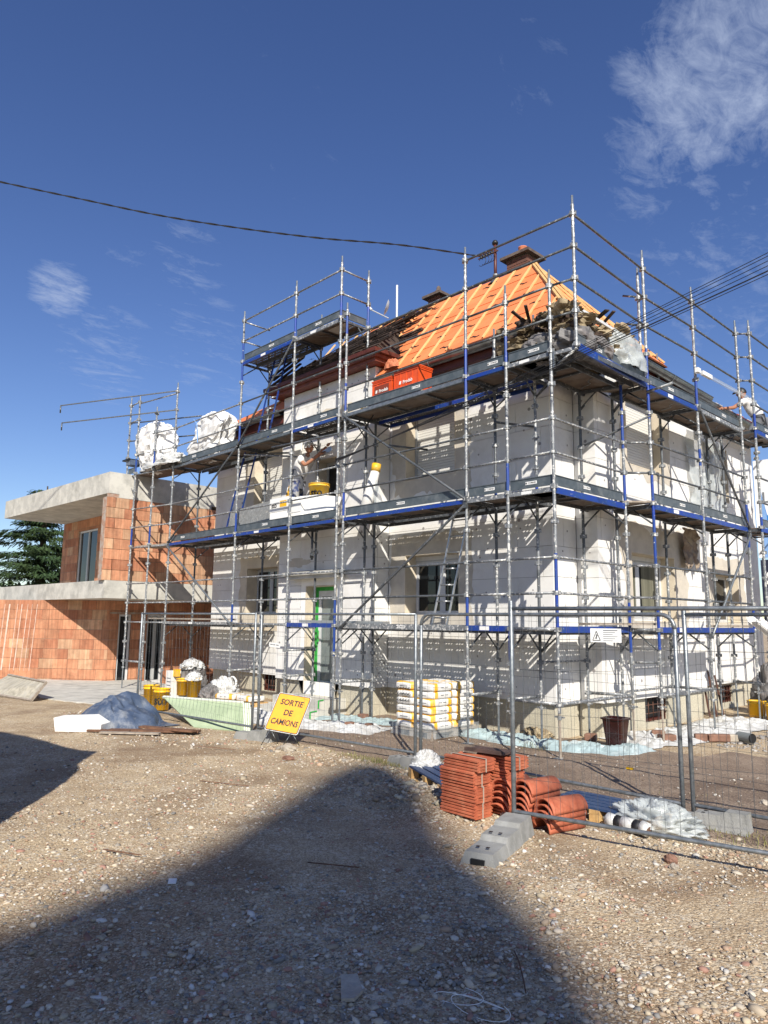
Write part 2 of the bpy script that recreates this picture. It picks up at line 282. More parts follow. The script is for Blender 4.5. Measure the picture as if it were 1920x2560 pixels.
# ------------------------------------------------------------------ mesh helpers
class MB:
    def __init__(s): s.v = []; s.f = []; s.m = []; s.names = []
    def mi(s, name):
        if name not in s.names: s.names.append(name)
        return s.names.index(name)
    def add(s, vs, fs, m):
        o = len(s.v); k = s.mi(m); s.v += [tuple(p) for p in vs]; s.f += [tuple(o + i for i in f) for f in fs]; s.m += [k] * len(fs); return s
    def box(s, a, b, m):
        x0, y0, z0 = a; x1, y1, z1 = b
        vs = [(x0, y0, z0), (x1, y0, z0), (x1, y1, z0), (x0, y1, z0), (x0, y0, z1), (x1, y0, z1), (x1, y1, z1), (x0, y1, z1)]
        return s.add(vs, [(0, 3, 2, 1), (4, 5, 6, 7), (0, 1, 5, 4), (1, 2, 6, 5), (2, 3, 7, 6), (3, 0, 4, 7)], m)
    def obox(s, c, ax, m):
        c = Vector(c); a, b, d = [Vector(q) for q in ax]
        vs = [c + i * a + j * b + k * d for k in (-1, 1) for i, j in ((-1, -1), (1, -1), (1, 1), (-1, 1))]
        return s.add(vs, [(0, 3, 2, 1), (4, 5, 6, 7), (0, 1, 5, 4), (1, 2, 6, 5), (2, 3, 7, 6), (3, 0, 4, 7)], m)
    def bar(s, p0, p1, w, h, m, up=(0, 0, 1)):
        p0 = Vector(p0); p1 = Vector(p1); d = (p1 - p0); L = d.length; d.normalize()
        u = Vector(up); r = d.cross(u)
        if r.length < 1e-4: r = Vector((1, 0, 0))
        r.normalize(); u2 = r.cross(d).normalized()
        return s.obox((p0 + p1) / 2, (d * L / 2, r * w / 2, u2 * h / 2), m)
    def tube(s, p0, p1, r, m, n=10, r1=None, caps=True):
        p0 = Vector(p0); p1 = Vector(p1); d = (p1 - p0).normalized()
        a = d.orthogonal().normalized(); b = d.cross(a); r1 = r if r1 is None else r1
        vs = [p0 + (a * math.cos(2 * math.pi * i / n) + b * math.sin(2 * math.pi * i / n)) * r for i in range(n)]
        vs += [p1 + (a * math.cos(2 * math.pi * i / n) + b * math.sin(2 * math.pi * i / n)) * r1 for i in range(n)]
        fs = [(i, (i + 1) % n, n + (i + 1) % n, n + i) for i in range(n)]
        if caps: fs += [tuple(range(n))[::-1], tuple(range(n, 2 * n))]
        return s.add(vs, fs, m)
    def path(s, pts, r, m, n=6, closed=False):
        pts = [Vector(p) for p in pts]; vs = []; fs = []
        prev = None
        for i, p in enumerate(pts):
            d = (pts[min(i + 1, len(pts) - 1)] - pts[max(i - 1, 0)])
            if d.length < 1e-9: d = Vector((1, 0, 0))
            d.normalize()
            a = d.orthogonal().normalized() if prev is None else (prev - d * prev.dot(d)).normalized()
            prev = a; b = d.cross(a)
            rr = r[i] if isinstance(r, (list, tuple)) else r
            vs += [p + (a * math.cos(2 * math.pi * k / n) + b * math.sin(2 * math.pi * k / n)) * rr for k in range(n)]
        for i in range(len(pts) - 1):
            fs += [(i * n + k, i * n + (k + 1) % n, (i + 1) * n + (k + 1) % n, (i + 1) * n + k) for k in range(n)]
        fs += [tuple(range(n))[::-1], tuple(range((len(pts) - 1) * n, len(pts) * n))]
        return s.add(vs, fs, m)
    def lathe(s, c, prof, m, n=24):
        c = Vector(c); vs = []; fs = []
        for r, z in prof: vs += [c + Vector((r * math.cos(2 * math.pi * k / n), r * math.sin(2 * math.pi * k / n), z)) for k in range(n)]
        for i in range(len(prof) - 1): fs += [(i * n + k, i * n + (k + 1) % n, (i + 1) * n + (k + 1) % n, (i + 1) * n + k) for k in range(n)]
        return s.add(vs, fs, m)
    def prism(s, poly, z0, z1, m):
        n = len(poly); vs = [(x, y, z0) for x, y in poly] + [(x, y, z1) for x, y in poly]
        return s.add(vs, [tuple(range(n))[::-1], tuple(range(n, 2 * n))] + [(i, (i + 1) % n, n + (i + 1) % n, n + i) for i in range(n)], m)
    def extr(s, poly3, vec, m):
        n = len(poly3); v = Vector(vec); vs = [Vector(p) for p in poly3]; vs += [p + v for p in vs]
        return s.add(vs, [tuple(range(n))[::-1], tuple(range(n, 2 * n))] + [(i, (i + 1) % n, n + (i + 1) % n, n + i) for i in range(n)], m)
    def quad(s, a, b, c, d, m): return s.add([a, b, c, d], [(0, 1, 2, 3)], m)
    def grid(s, fn, nu, nv, m):
        vs = [fn(i / nu, j / nv) for j in range(nv + 1) for i in range(nu + 1)]
        fs = [(j * (nu + 1) + i, j * (nu + 1) + i + 1, (j + 1) * (nu + 1) + i + 1, (j + 1) * (nu + 1) + i) for j in range(nv) for i in range(nu)]
        return s.add(vs, fs, m)
    def mesh(s, name, off=(0, 0, 0), smooth=False):
        me = bpy.data.meshes.new(name)
        ox, oy, oz = off
        me.from_pydata([(x - ox, y - oy, z - oz) for x, y, z in s.v], [], s.f)
        for n_ in s.names: me.materials.append(MATS[n_])
        if len(s.names) > 1: me.polygons.foreach_set('material_index', s.m)
        if smooth: me.polygons.foreach_set('use_smooth', [True] * len(s.f))
        me.update(); return me

WORLD = {}
def wloc(o): return WORLD.get(o.name, Vector((0, 0, 0)))
def link(o, parent=None, loc=None):
    col.objects.link(o)
    L = Vector(loc) if loc is not None else Vector((0, 0, 0))
    WORLD[o.name] = L
    if parent is not None: o.parent = parent; o.location = L - wloc(parent)
    else: o.location = L
    return o
def obj(name, mb, parent=None, smooth=False, origin=None):
    """one mesh object from world-space geometry; its origin sits at `origin` (default: the parent's)"""
    og = Vector(origin) if origin is not None else (wloc(parent) if parent is not None else Vector((0, 0, 0)))
    return link(bpy.data.objects.new(name, mb.mesh(name, og, smooth)), parent, og)
def thing(name, label, cat, loc=(0, 0, 0), group=None):
    o = bpy.data.objects.new(name, None); o.empty_display_size = .2
    link(o, None, loc); o['label'] = label; o['category'] = cat
    if group: o['group'] = group
    return o
def tag(o, label, cat, group=None):
    o['label'] = label; o['category'] = cat
    if group: o['group'] = group
    return o
def struct(o): o['kind'] = 'structure'; return o
def stuff(o): o['kind'] = 'stuff'; return o
SH = {}
def shared(name, key, build, parent, mtx):
    """object sharing mesh data; build() gives an MB in local space, mtx places it in the world"""
    if key not in SH:
        smooth = key[0] in ('tube', 'ridge', 'bag'); SH[key] = build().mesh(name, smooth=smooth)
    o = bpy.data.objects.new(name, SH[key]); col.objects.link(o)
    if parent is not None: o.parent = parent
    o.matrix_basis = Matrix.Translation(-wloc(parent)) @ mtx if parent is not None else mtx
    WORLD[o.name] = mtx.translation.copy(); return o
def tubeobj(name, p0, p1, r, m, parent, n=10):
    p0 = Vector(p0); p1 = Vector(p1); d = p1 - p0; L = d.length
    q = d.to_track_quat('Z', 'Y').to_matrix().to_4x4()
    mt = Matrix.Translation(p0) @ q @ Matrix.Diagonal((1, 1, L, 1))
    return shared(name, ('tube', r, m, n), lambda: MB().tube((0, 0, 0), (0, 0, 1), r, m, n), parent, mt)
def boxobj(name, a, b, m, parent, jit=0):
    """box part sharing a mesh with boxes of the same size"""
    a = Vector(a); b = Vector(b); d = b - a
    key = ('box', round(d.x, 3), round(d.y, 3), round(d.z, 3), m)
    return shared(name, key, lambda: MB().box((0, 0, 0), d, m), parent, Matrix.Translation(a))
def setparts(o, **k):
    for a, b in k.items(): o[a] = b
TXT = {}
def textverts(s, size, bold=False):
    """outline of a word as flat polygons (x right, y up), centred"""
    key = (s, size)
    if key in TXT: return TXT[key]
    cu = bpy.data.curves.new('t', 'FONT'); cu.body = s; cu.size = size; cu.align_x = 'CENTER'; cu.align_y = 'CENTER'
    cu.offset = size * (.030 if bold else .006); cu.resolution_u = 3
    o = bpy.data.objects.new('t', cu); col.objects.link(o)
    dg = bpy.context.evaluated_depsgraph_get(); me = bpy.data.meshes.new_from_object(o.evaluated_get(dg))
    vs = [tuple(v.co) for v in me.vertices]; fs = [tuple(p.vertices) for p in me.polygons]
    bpy.data.objects.remove(o); bpy.data.meshes.remove(me)
    TXT[key] = (vs, fs); return TXT[key]
def text(mb, s, size, c, xa, ya, m, bold=False, sx=1.0):
    vs, fs = textverts(s, size, bold); c = Vector(c); xa = Vector(xa); ya = Vector(ya)
    mb.add([c + xa * v[0] * sx + ya * v[1] for v in vs], fs, m)
def rects_minus(r, holes):
    out = [r]
    for h in holes:
        nx = []
        for (a, b, c, d) in out:
            ha, hb, hc, hd = h
            if hb <= a or ha >= b or hd <= c or hc >= d: nx.append((a, b, c, d)); continue
            if c < hc: nx.append((a, b, c, hc))
            if hd < d: nx.append((a, b, hd, d))
            lo, hi = max(c, hc), min(d, hd)
            if a < ha: nx.append((a, ha, lo, hi))
            if hb < b: nx.append((hb, b, lo, hi))
        out = nx
    return [q for q in out if q[1] - q[0] > .012 and q[3] - q[2] > .012]
def fbm(x, y, z=0, s=1.0, o=4): return mnoise.fractal(Vector((x * s, y * s, z * s)), 1.0, 2.0, o)

# ------------------------------------------------------------------ ground
def gh(x, y):
    """height of the ground"""
    h = 0.0
    t = min(1, max(0, (-11.6 - x) / 1.6)) * min(1, max(0, (y + 3.4) / 1.2))
    h -= .19 * t * t * (3 - 2 * t)
    h += .016 * fbm(x, y, 0, .5, 3)
    # rubble heap where the shadow tip ends, and loose bank in front of the fence
    h += .10 * math.exp(-(((x - .3) / .8) ** 2 + ((y + 3.0) / .42) ** 2)) * (1 + .5 * fbm(x, y, 3, 3))
    return h
def axis_pts(lo, hi, dlo, dhi, step):
    core = list(np.arange(dlo, dhi + 1e-6, step)); L = []; s = step; x = dlo
    while x > lo: s *= 1.35; x -= s; L.append(x)
    R = []; s = step; x = dhi
    while x < hi: s *= 1.35; x += s; R.append(x)
    return np.array(L[::-1] + core + R)
gx = axis_pts(-400, 300, -16, 7.5, .085); gy = axis_pts(-200, 500, -8.5, 3.0, .085)
vs = []
for y in gy:
    for x in gx:
        near = (-17 < x < 8 and -9 < y < 3.5)
        z = gh(x, y) if near else 0.0
        if near and y < 1.2: z += .012 * mnoise.noise(Vector((x * 5, y * 5, 0))) + .006 * mnoise.noise(Vector((x * 13, y * 13, 2)))
        vs.append((x, y, z))
nxx = len(gx)
fs = [(j * nxx + i, j * nxx + i + 1, (j + 1) * nxx + i + 1, (j + 1) * nxx + i) for j in range(len(gy) - 1) for i in range(nxx - 1)]
g = MB(); g.add(vs, fs, 'gravel_ground'); ground = struct(obj('ground', g, smooth=True))
# brown soil bed behind the fence
def soil_edge(x):
    return -2.02 + .10 * fbm(x, 0, 5, .9, 4) - (.25 if x > 2 else 0)
g = MB()
def soilf(u, v):
    x = -5.6 + u * 11.6; e = soil_edge(x) ; y = e + v * (1.9 - e)
    if x > 1.3: y = e + v * (2.6 + .35 * fbm(x, 1, 8, .8) - e)
    edge = min(1, v * 14, (1 - v) * 14, u * 20, (1 - u) * 20)
    return (x, y, gh(x, y) - .03 + .05 * edge + .012 * mnoise.noise(Vector((x * 4, y * 4, 5))))
g.grid(soilf, 116, 46, 'soil'); struct(obj('soil', g, smooth=True))

# loose stones
ICO_V = []; 
t_ = (1 + 5 ** .5) / 2
ICO_V = np.array([(-1, t_, 0), (1, t_, 0), (-1, -t_, 0), (1, -t_, 0), (0, -1, t_), (0, 1, t_), (0, -1, -t_), (0, 1, -t_), (t_, 0, -1), (t_, 0, 1), (-t_, 0, -1), (-t_, 0, 1)], float)
ICO_V /= np.linalg.norm(ICO_V[0])
ICO_F = np.array([(0, 11, 5), (0, 5, 1), (0, 1, 7), (0, 7, 10), (0, 10, 11), (1, 5, 9), (5, 11, 4), (11, 10, 2), (10, 7, 6), (7, 1, 8), (3, 9, 4), (3, 4, 2), (3, 2, 6), (3, 6, 8), (3, 8, 9), (4, 9, 5), (2, 4, 11), (6, 2, 10), (8, 6, 7), (9, 8, 1)])
def stones(name, P, size, flat, palette, hfun, sink=.35):
    n = len(P); size = np.asarray(size)
    ang = rng.uniform(0, 6.28, n); sx = size * rng.uniform(.8, 1.5, n); sy = size * rng.uniform(.55, 1.0, n); sz = size * rng.uniform(flat[0], flat[1], n)
    V = np.repeat(ICO_V[None], n, 0) * rng.uniform(.72, 1.18, (n, 12, 1))
    V = V * np.stack([sx, sy, sz], -1)[:, None, :]
    ca, sa = np.cos(ang)[:, None], np.sin(ang)[:, None]
    X = V[..., 0] * ca - V[..., 1] * sa; Y = V[..., 0] * sa + V[..., 1] * ca
    tilt = rng.normal(0, .25, n)[:, None]; Z = V[..., 2] + X * tilt
    H = np.array([hfun(x, y) for x, y in P])
    W = np.stack([X + P[:, 0:1], Y + P[:, 1:2], Z + (H + sz * sink)[:, None]], -1).reshape(-1, 3)
    Fc = (ICO_F[None] + (np.arange(n) * 12)[:, None, None]).reshape(-1, 3)
    me = bpy.data.meshes.new(name); me.vertices.add(len(W)); me.vertices.foreach_set('co', W.ravel())
    me.loops.add(Fc.size); me.loops.foreach_set('vertex_index', Fc.ravel().astype(np.int32))
    me.polygons.add(len(Fc)); me.polygons.foreach_set('loop_start', np.arange(0, Fc.size, 3, dtype=np.int32)); me.polygons.foreach_set('loop_total', np.full(len(Fc), 3, np.int32))
    me.update(calc_edges=True)
    pal = np.array(palette); ci = rng.integers(0, len(pal), n); c = pal[ci] * rng.uniform(.75, 1.2, (n, 1))
    C = np.ones((n, 12, 4)); C[..., :3] = c[:, None, :]
    a = me.attributes.new('tint', 'FLOAT_COLOR', 'POINT'); a.data.foreach_set('color', C.reshape(-1))
    me.materials.append(MATS['stone']); o = bpy.data.objects.new(name, me); link(o); return stuff(o)
pal_g = [(.40, .33, .24), (.48, .41, .31), (.33, .255, .18), (.54, .47, .37), (.27, .24, .20), (.40, .28, .19), (.44, .37, .26), (.22, .21, .195), (.36, .29, .21), (.56, .53, .48), (.50, .45, .37), (.46, .40, .32), (.34, .19, .14)]
def cam_region(n, dmin, dmax, spread=.62):
    d = np.exp(rng.uniform(math.log(dmin), math.log(dmax), n)); a = rng.uniform(-spread, spread, n)
    c, s = math.cos(math.radians(-46.4)), math.sin(math.radians(-46.4))
    fx, fy = s, c; rx, ry = c, -s
    return np.stack([5.6 + d * (fx * np.cos(a) + rx * np.sin(a)), -8.64 + d * (fy * np.cos(a) + ry * np.sin(a))], -1)
def in_gravel(P):
    e = np.array([soil_edge(x) for x, _ in P])
    return P[(P[:, 1] < e + .05) | (P[:, 0] < -5.5) | (P[:, 0] > 6)]
def dens(P, f):
    k = np.array([fbm(x, y, 11, .7, 3) for x, y in P]); return P[rng.uniform(-.5, .5, len(P)) < k * 1.2 + f]
P = dens(in_gravel(cam_region(74000, 1.5, 13)), .26); s = np.exp(rng.normal(math.log(.0075), .45, len(P)))
stones('gravel', P, np.clip(s, .003, .022), (.35, .7), pal_g, gh)
P = dens(in_gravel(cam_region(14000, 1.6, 13)), .05); s = np.exp(rng.normal(math.log(.0145), .38, len(P)))
stones('pebbles', P, np.clip(s, .008, .042), (.3, .65), pal_g, gh)
# heap of rubble by the shadow tip and bank of broken stone along the fence
P = np.stack([rng.normal(.25, .55, 900), rng.normal(-2.95, .30, 900)], -1)
stones('rubble', P, np.exp(rng.normal(math.log(.018), .45, 900)).clip(.007, .06), (.4, .8), pal_g[:6] + [(.5, .45, .33)], gh)
P = np.stack([rng.uniform(-3.4, 4.5, 1500), rng.normal(-2.35, .16, 1500)], -1)
stones('rubble', P, np.exp(rng.normal(math.log(.012), .5, 1500)).clip(.006, .05), (.4, .8), pal_g[:6] + [(.55, .5, .36)], gh)
P = np.stack([rng.uniform(.9, 6, 2600), rng.uniform(2.7, 7, 2600)], -1)
stones('gravel', P, np.exp(rng.normal(math.log(.022), .35, 2600)).clip(.01, .06), (.4, .8), [(.30, .28, .26), (.38, .36, .33), (.24, .225, .21)], gh)
P = np.stack([rng.uniform(-3.5, 5.5, 1500), rng.uniform(-1.9, .8, 1500)], -1)
stones('soil_crumbs', P, np.exp(rng.normal(math.log(.009), .4, 1500)).clip(.004, .03), (.4, .8), [(.20, .15, .11), (.26, .21, .16), (.15, .11, .08), (.5, .47, .42)], lambda x, y: gh(x, y) + .02)
P = np.stack([rng.uniform(-9, -3.8, 900), rng.uniform(-3.4, -2.4, 900)], -1)
stones('gravel', P, np.exp(rng.normal(math.log(.014), .4, 900)).clip(.006, .04), (.4, .7), pal_g, gh)
# single stones one can pick out
def rock(label, x, y, s, c='rubble', h=.5, seed=1):
    m = MB(); n = 10
    def f(u, v):
        th = u * 2 * math.pi; ph = v * math.pi
        d = Vector((math.cos(th) * math.sin(ph), math.sin(th) * math.sin(ph), math.cos(ph)))
        r = 1 + .32 * fbm(d.x + seed * 3, d.y, d.z, 1.6, 3)
        return (x + d.x * s * r, y + d.y * s * .75 * r, gh(x, y) + s * h * .5 + d.z * s * h * r)
    m.grid(f, 14, 8, c); return tag(obj('rock', m, origin=(x, y, 0)), label, 'rock')
rock('pale broken stone lump lying right of the yellow road sign', -2.9, -2.35, .12, seed=1)
rock('flat reddish stone slab in front of the pale broken lump', -2.35, -2.75, .09, 'stone_brown', .35, seed=2)
rock('round brown stone in front of the right hand fence block', 2.9, -3.0, .055, 'stone_brown', .8, seed=3)
rock('small cream stone beside the round brown stone near right fence', 2.98, -3.12, .035, 'rubble', .8, seed=4)
rock('pale crumbly stone lump on the brown soil at far right', 2.75, -.55, .06, 'rubble', .7, seed=5)
m = MB(); m.extr([(2.60, -6.05, .012), (2.78, -6.20, .012), (2.83, -6.16, .02), (2.80, -6.08, .02), (2.66, -5.99, .02)], (0, 0, .016), 'rubble')
tag(obj('slate_shard', m, origin=(2.7, -6.1, 0)), 'flat grey green shard of stone lying in the shaded gravel foreground', 'stone shard')
m = MB(); m.extr([(.72, -6.02, .01), (.80, -6.07, .01), (.84, -6.03, .012), (.76, -5.98, .012)], (0, 0, .006), 'eps_slab')
tag(obj('plaster_flake', m, origin=(.8, -6, 0)), 'thin white flake of plaster on the shaded ground at bottom left', 'flake')
m = MB(); m.path([(3.02, -5.16, .02), (3.14, -5.28, .035), (3.25, -5.40, .03), (3.33, -5.49, .02)], .004, 'brown_wood', 5)
tag(obj('twig', m, origin=(3.1, -5.3, 0)), 'thin dark straight twig at the edge of the big shadow', 'twig')
m = MB(); m.path([(3.1 + .13 * math.sin(a * 2.2) + a * .03, -5.75 + .08 * math.cos(a * 1.7), .02 + .012 * math.sin(a * 3)) for a in np.linspace(0, 7, 44)], .0016, 'eps_slab', 5)
tag(obj('string', m, origin=(3.1, -5.8, 0)), 'tangled pale string among stones at the bottom edge', 'string')
for (x0, y0, x1, y1, lb) in [(-1.9, -4.3, -1.3, -4.05, 'dark flat lath lying on sunlit gravel left of the big shadow'), (-3.9, -3.2, -3.3, -2.95, 'thin dark stick on gravel left of the yellow road sign'),
                             (-.2, -6.1, .15, -5.95, 'old brown stick lying in the shade at lower left'), (1.1, -5.1, 1.45, -4.9, 'weathered grey stick in the middle of the shadow')]:
    m = MB(); m.bar((x0, y0, .02), (x1, y1, .025), .009, .007, 'brown_wood'); tag(obj('stick', m, origin=(x0, y0, 0)), lb, 'stick')
# grass along the fence
def grass_patch(name, cx, cy, sx, sy, n, h, seed):
    r = random.Random(seed); m = MB()
    for _ in range(n):
        x = r.gauss(cx, sx); y = r.gauss(cy, sy); z = gh(x, y) + .01; a = r.uniform(0, 6.28); hh = h * r.uniform(.4, 1.1); w_ = .004
        dx, dy = math.cos(a), math.sin(a); l = hh * r.uniform(.2, .9)
        b0 = Vector((x - dy * w_, y + dx * w_, z)); b1 = Vector((x + dy * w_, y - dx * w_, z))
        mid = Vector((x + dx * l * .4, y + dy * l * .4, z + hh * .7)); tip = Vector((x + dx * l, y + dy * l, z + hh * .85))
        m.add([b0, b1, mid + Vector((dy * w_ * .6, -dx * w_ * .6, 0)), mid - Vector((dy * w_ * .6, -dx * w_ * .6, 0)), tip], [(0, 1, 2, 3), (3, 2, 4)], 'grass')
    return stuff(obj(name, m))
grass_patch('grass', 1.9, -1.95, .35, .10, 520, .09, 1)
grass_patch('grass', -1.3, -2.0, .45, .07, 420, .06, 2)
grass_patch('grass', 3.3, -1.9, .5, .12, 300, .06, 3)
grass_patch('grass', -.9, .45, .25, .12, 90, .12, 4)
grass_patch('grass', 2.5, -.7, 1.6, .6, 260, .03, 5)
grass_patch('grass', -2.2, -1.2, 1.0, .4, 160, .035, 6)

# ------------------------------------------------------------------ white house
house = thing('house', 'two storey white insulated house with orange roof membrane, behind the scaffolding', 'house', (-6, 3, 0))
XL, XR, XR2 = -11.40, -0.89, -0.485
YF, YR, YC = 1.30, 0.87, 2.0
RX0, RX1 = -7.81, -4.685
IB = .55               # lower edge of the insulation
ET = 6.42              # top of the wall boards
DEP = .11
# openings (u0,u1,z0,z1) on each face
H_main = [(-4.24, -2.86, 1.92, 3.08), (-4.24, -2.94, 4.53, 5.95), (-9.77, -8.45, 1.92, 3.08), (-9.6, -8.40, 4.53, 5.95)]
H_ris = [(-6.79, -5.75, .28, 2.54), (-6.55, -5.75, 4.1, 5.25)]
H_right = [(3.09, 4.76, 1.85, 3.06), (3.07, 4.42, 4.62, 5.98)]
H_rec = [(7.54, 8.93, 1.85, 2.95), (7.3, 8.7, 4.62, 5.9)]
def board_face(ax, const, sgn, u0, u1, z0, z1, holes, name='insulation_board', phase=0.0):
    """insulation boards 1.0 x 0.5 m in running bond; ax = axis along the wall, const = outer plane"""
    row = 0; z = z0; g_ = .0035
    while z < z1 - .02:
        zt = min(z + .5, z1); u = u0 - (phase + (.5 if row % 2 else 0)) % 1.0
        while u < u1 - .01:
            a, b = max(u, u0), min(u + 1.0, u1)
            if b - a > .03:
                rs = rects_minus((a + g_, b - g_, z + g_, zt - g_), holes)
                if rs:
                    pr = random.uniform(-.0012, .0012)
                    if len(rs) == 1:
                        q = rs[0]; k = pr
                        if ax == 'x':
                            bb = ((q[0], const + k, q[2]), (q[1], const + DEP, q[3])) if sgn < 0 else None
                            boxobj(name, (q[0], const + pr, q[2]), (q[1], const + pr + DEP, q[3]), 'eps', house)
                        else: boxobj(name, (const + pr - DEP, q[0], q[2]), (const + pr, q[1], q[3]), 'eps', house)
                    else:
                        mb = MB()
                        for q in rs:
                            if ax == 'x': mb.box((q[0], const + pr, q[2]), (q[1], const + pr + DEP, q[3]), 'eps')
                            else: mb.box((const + pr - DEP, q[0], q[2]), (const + pr, q[1], q[3]), 'eps')
                        obj(name, mb, house)
            u += 1.0
        z += .5; row += 1
board_face('x', YF, -1, RX1 + .001, XR, IB, ET, H_main, phase=.4)
board_face('x', YF, -1, XL, RX0 - .001, IB, ET, H_main, phase=.15)
board_face('x', YR, -1, RX0, RX1, IB, 6.92, H_ris, phase=.7)
board_face('y', RX1 + .0, 1, YR + DEP + .004, YF - .002, IB, 6.92, [], phase=.2)
board_face('y', XR, 1, YF + DEP + .004, YC - .002, IB, ET, [], phase=.3)
board_face('x', YC, -1, XR + .004, XR2, IB, ET, [], phase=.6)
board_face('y', XR2, 1, YC + DEP + .004, 5.95, IB, ET, H_right, phase=.1)
board_face('y', XR, 1, 5.96, 10.3, IB, ET, H_rec, phase=.5)
# masonry behind (one piece per wall, openings left free)
def backwall(ax, c0, c1, u0, u1, z0, z1, holes, m='eps_joint'):
    mb = MB()
    for q in rects_minus((u0, u1, z0, z1), holes):
        if ax == 'x': mb.box((q[0], c0, q[2]), (q[1], c1, q[3]), m)
        else: mb.box((c0, q[0], q[2]), (c1, q[1], q[3]), m)
    return obj('wall', mb, house)
backwall('x', YF + .012, YF + .44, RX1 - .3, XR - .012, IB + .002, ET - .002, H_main)
backwall('x', YF + .012, YF + .44, XL + .012, RX0 + .3, IB + .002, ET - .002, H_main)
backwall('x', YR + .012, YR + .44, RX0 + .012, RX1 - .012, IB + .002, 6.915, H_ris)
backwall('y', XR - .44, XR - .012, YF + .012, YC + .1, IB + .002, ET - .002, [])
backwall('x', YC + .012, YC + .4, XR - .1, XR2 - .012, IB + .002, ET - .002, [])
backwall('y', XR2 - .44, XR2 - .012, YC + .42, 5.94, IB + .002, ET - .002, H_right)
backwall('y', XR - .44, XR - .012, 5.0, 10.29, IB + .002, ET - .002, H_rec)
mb = MB(); mb.box((XL + .02, 1.8, IB), (XL + .3, 10.2, ET), 'eps_joint'); mb.box((XL, YF + .12, IB), (XL + .12, 10.3, ET), 'eps'); mb.box((XL, 10.0, 0), (XR, 10.3, ET), 'eps'); obj('wall', mb, house)
# plinth
BW = [(-9.06, -8.52, .17, .545)]; BR = [(3.54, 4.42, .12, .545)]; BF = [(7.83, 8.49, .13, .5)]
def plinth(ax, c, d, u0, u1, holes):
    mb = MB()
    for q in rects_minus((u0, u1, -.35, IB - .002), holes):
        if ax == 'x': mb.box((q[0], c, q[2]), (q[1], c + d, q[3]), 'plinth')
        else: mb.box((c - d, q[0], q[2]), (c, q[1], q[3]), 'plinth')
    obj('plinth', mb, house)
plinth('x', YF + .085, .35, RX1 - .4, XR - .085, BW); plinth('x', YF + .085, .35, XL + .1, RX0 + .2, BW)
plinth('x', YR + .085, .35, RX0 + .085, RX1 - .085, [(-6.79, -5.75, .28, 2)])
plinth('y', RX1 - .085, .2, YR + .44, YF + .08, []); plinth('y', XR - .085, .3, YF + .44, YC + .08, [])
plinth('x', YC + .085, .3, XR - .08, XR2 - .085, []); plinth('y', XR2 - .085, .35, YC + .39, 5.9, BR); plinth('y', XR - .085, .3, 5.9, 10.2, BF)
# dark interior volume
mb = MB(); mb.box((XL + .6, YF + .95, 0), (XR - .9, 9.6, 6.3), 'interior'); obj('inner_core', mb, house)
# plaster anchors
def anchors(ax, c, u0, u1, z0, z1, holes, n, seed):
    r = random.Random(seed); mb = MB()
    for _ in range(n):
        u = r.uniform(u0 + .1, u1 - .1); z = r.uniform(z0 + .1, z1 - .1); s = r.choice([.012, .014, .018, .018, .03])
        if any(h[0] - .1 < u < h[1] + .1 and h[2] - .1 < z < h[3] + .1 for h in holes): continue
        if ax == 'x': mb.tube((u, c - .0025, z), (u, c + .02, z), s, 'dowel', 8)
        else: mb.tube((c + .0025, u, z), (c - .02, u, z), s, 'dowel', 8)
    stuff(obj('wall_anchors', mb, house))
anchors('x', YF, RX1, XR, IB, ET, H_main, 80, 1); anchors('x', YF, XL, RX0, IB, ET, H_main, 60, 2); anchors('x', YR, RX0, RX1, IB, 6.9, H_ris, 60, 3)
anchors('y', XR2, YC, 5.9, IB, ET, H_right, 60, 4); anchors('x', YC, XR, XR2, IB, ET, [], 8, 5); anchors('y', XR, YF, YC, IB, ET, [], 16, 6)
anchors('y', XR, 6, 10.2, IB, ET, H_rec, 40, 7); anchors('y', RX1, YR, YF, IB, ET, [], 10, 8)
# smeared render patches around the openings
def patch(ax, c, u0, u1, z0, z1, hole, m, seed, rag=.14):
    mb = MB(); n = 26; r = random.Random(seed); k = .004
    def pt(u, z): return (u, c - k, z) if ax == 'x' else (c + k, u, z)
    hu0, hu1, hz0, hz1 = hole
    inner = []; outer = []
    for i in range(4 * n):
        t = i / n; s_ = int(t); f = t - s_
        if s_ == 0: a = (hu0 + (hu1 - hu0) * f, hz0); b = (u0 + (u1 - u0) * f, z0)
        elif s_ == 1: a = (hu1, hz0 + (hz1 - hz0) * f); b = (u1, z0 + (z1 - z0) * f)
        elif s_ == 2: a = (hu1 - (hu1 - hu0) * f, hz1); b = (u1 - (u1 - u0) * f, z1)
        else: a = (hu0, hz1 - (hz1 - hz0) * f); b = (u0, z1 - (z1 - z0) * f)
        w_ = rag * fbm(b[0] * 3 + seed, b[1] * 3, seed, 1.3, 4)
        cx, cz = (hu0 + hu1) / 2, (hz0 + hz1) / 2; d = Vector((b[0] - cx, b[1] - cz)).normalized()
        inner.append(a); outer.append((b[0] + d.x * w_, b[1] + d.y * w_))
    N_ = 4 * n; vs = [pt(*a) for a in inner] + [pt(*b) for b in outer]
    fs = [(i, (i + 1) % N_, N_ + (i + 1) % N_, N_ + i) for i in range(N_)]
    mb.add(vs, fs, m); obj('render_patch', mb, house)
patch('x', YF, -4.62, -2.55, 1.70, 3.45, H_main[0], 'patch', 1, .10)
patch('x', YF, -4.56, -2.60, 4.22, 6.2, H_main[1], 'patch', 2, .16)
patch('x', YF, -10.1, -8.1, 1.55, 3.35, H_main[2], 'beige', 3, .1)
patch('x', YF, -10.0, -8.1, 4.2, 6.2, H_main[3], 'patch', 4, .1)
patch('y', XR2, 2.75, 5.3, 1.62, 3.55, H_right[0], 'patch', 5, .14)
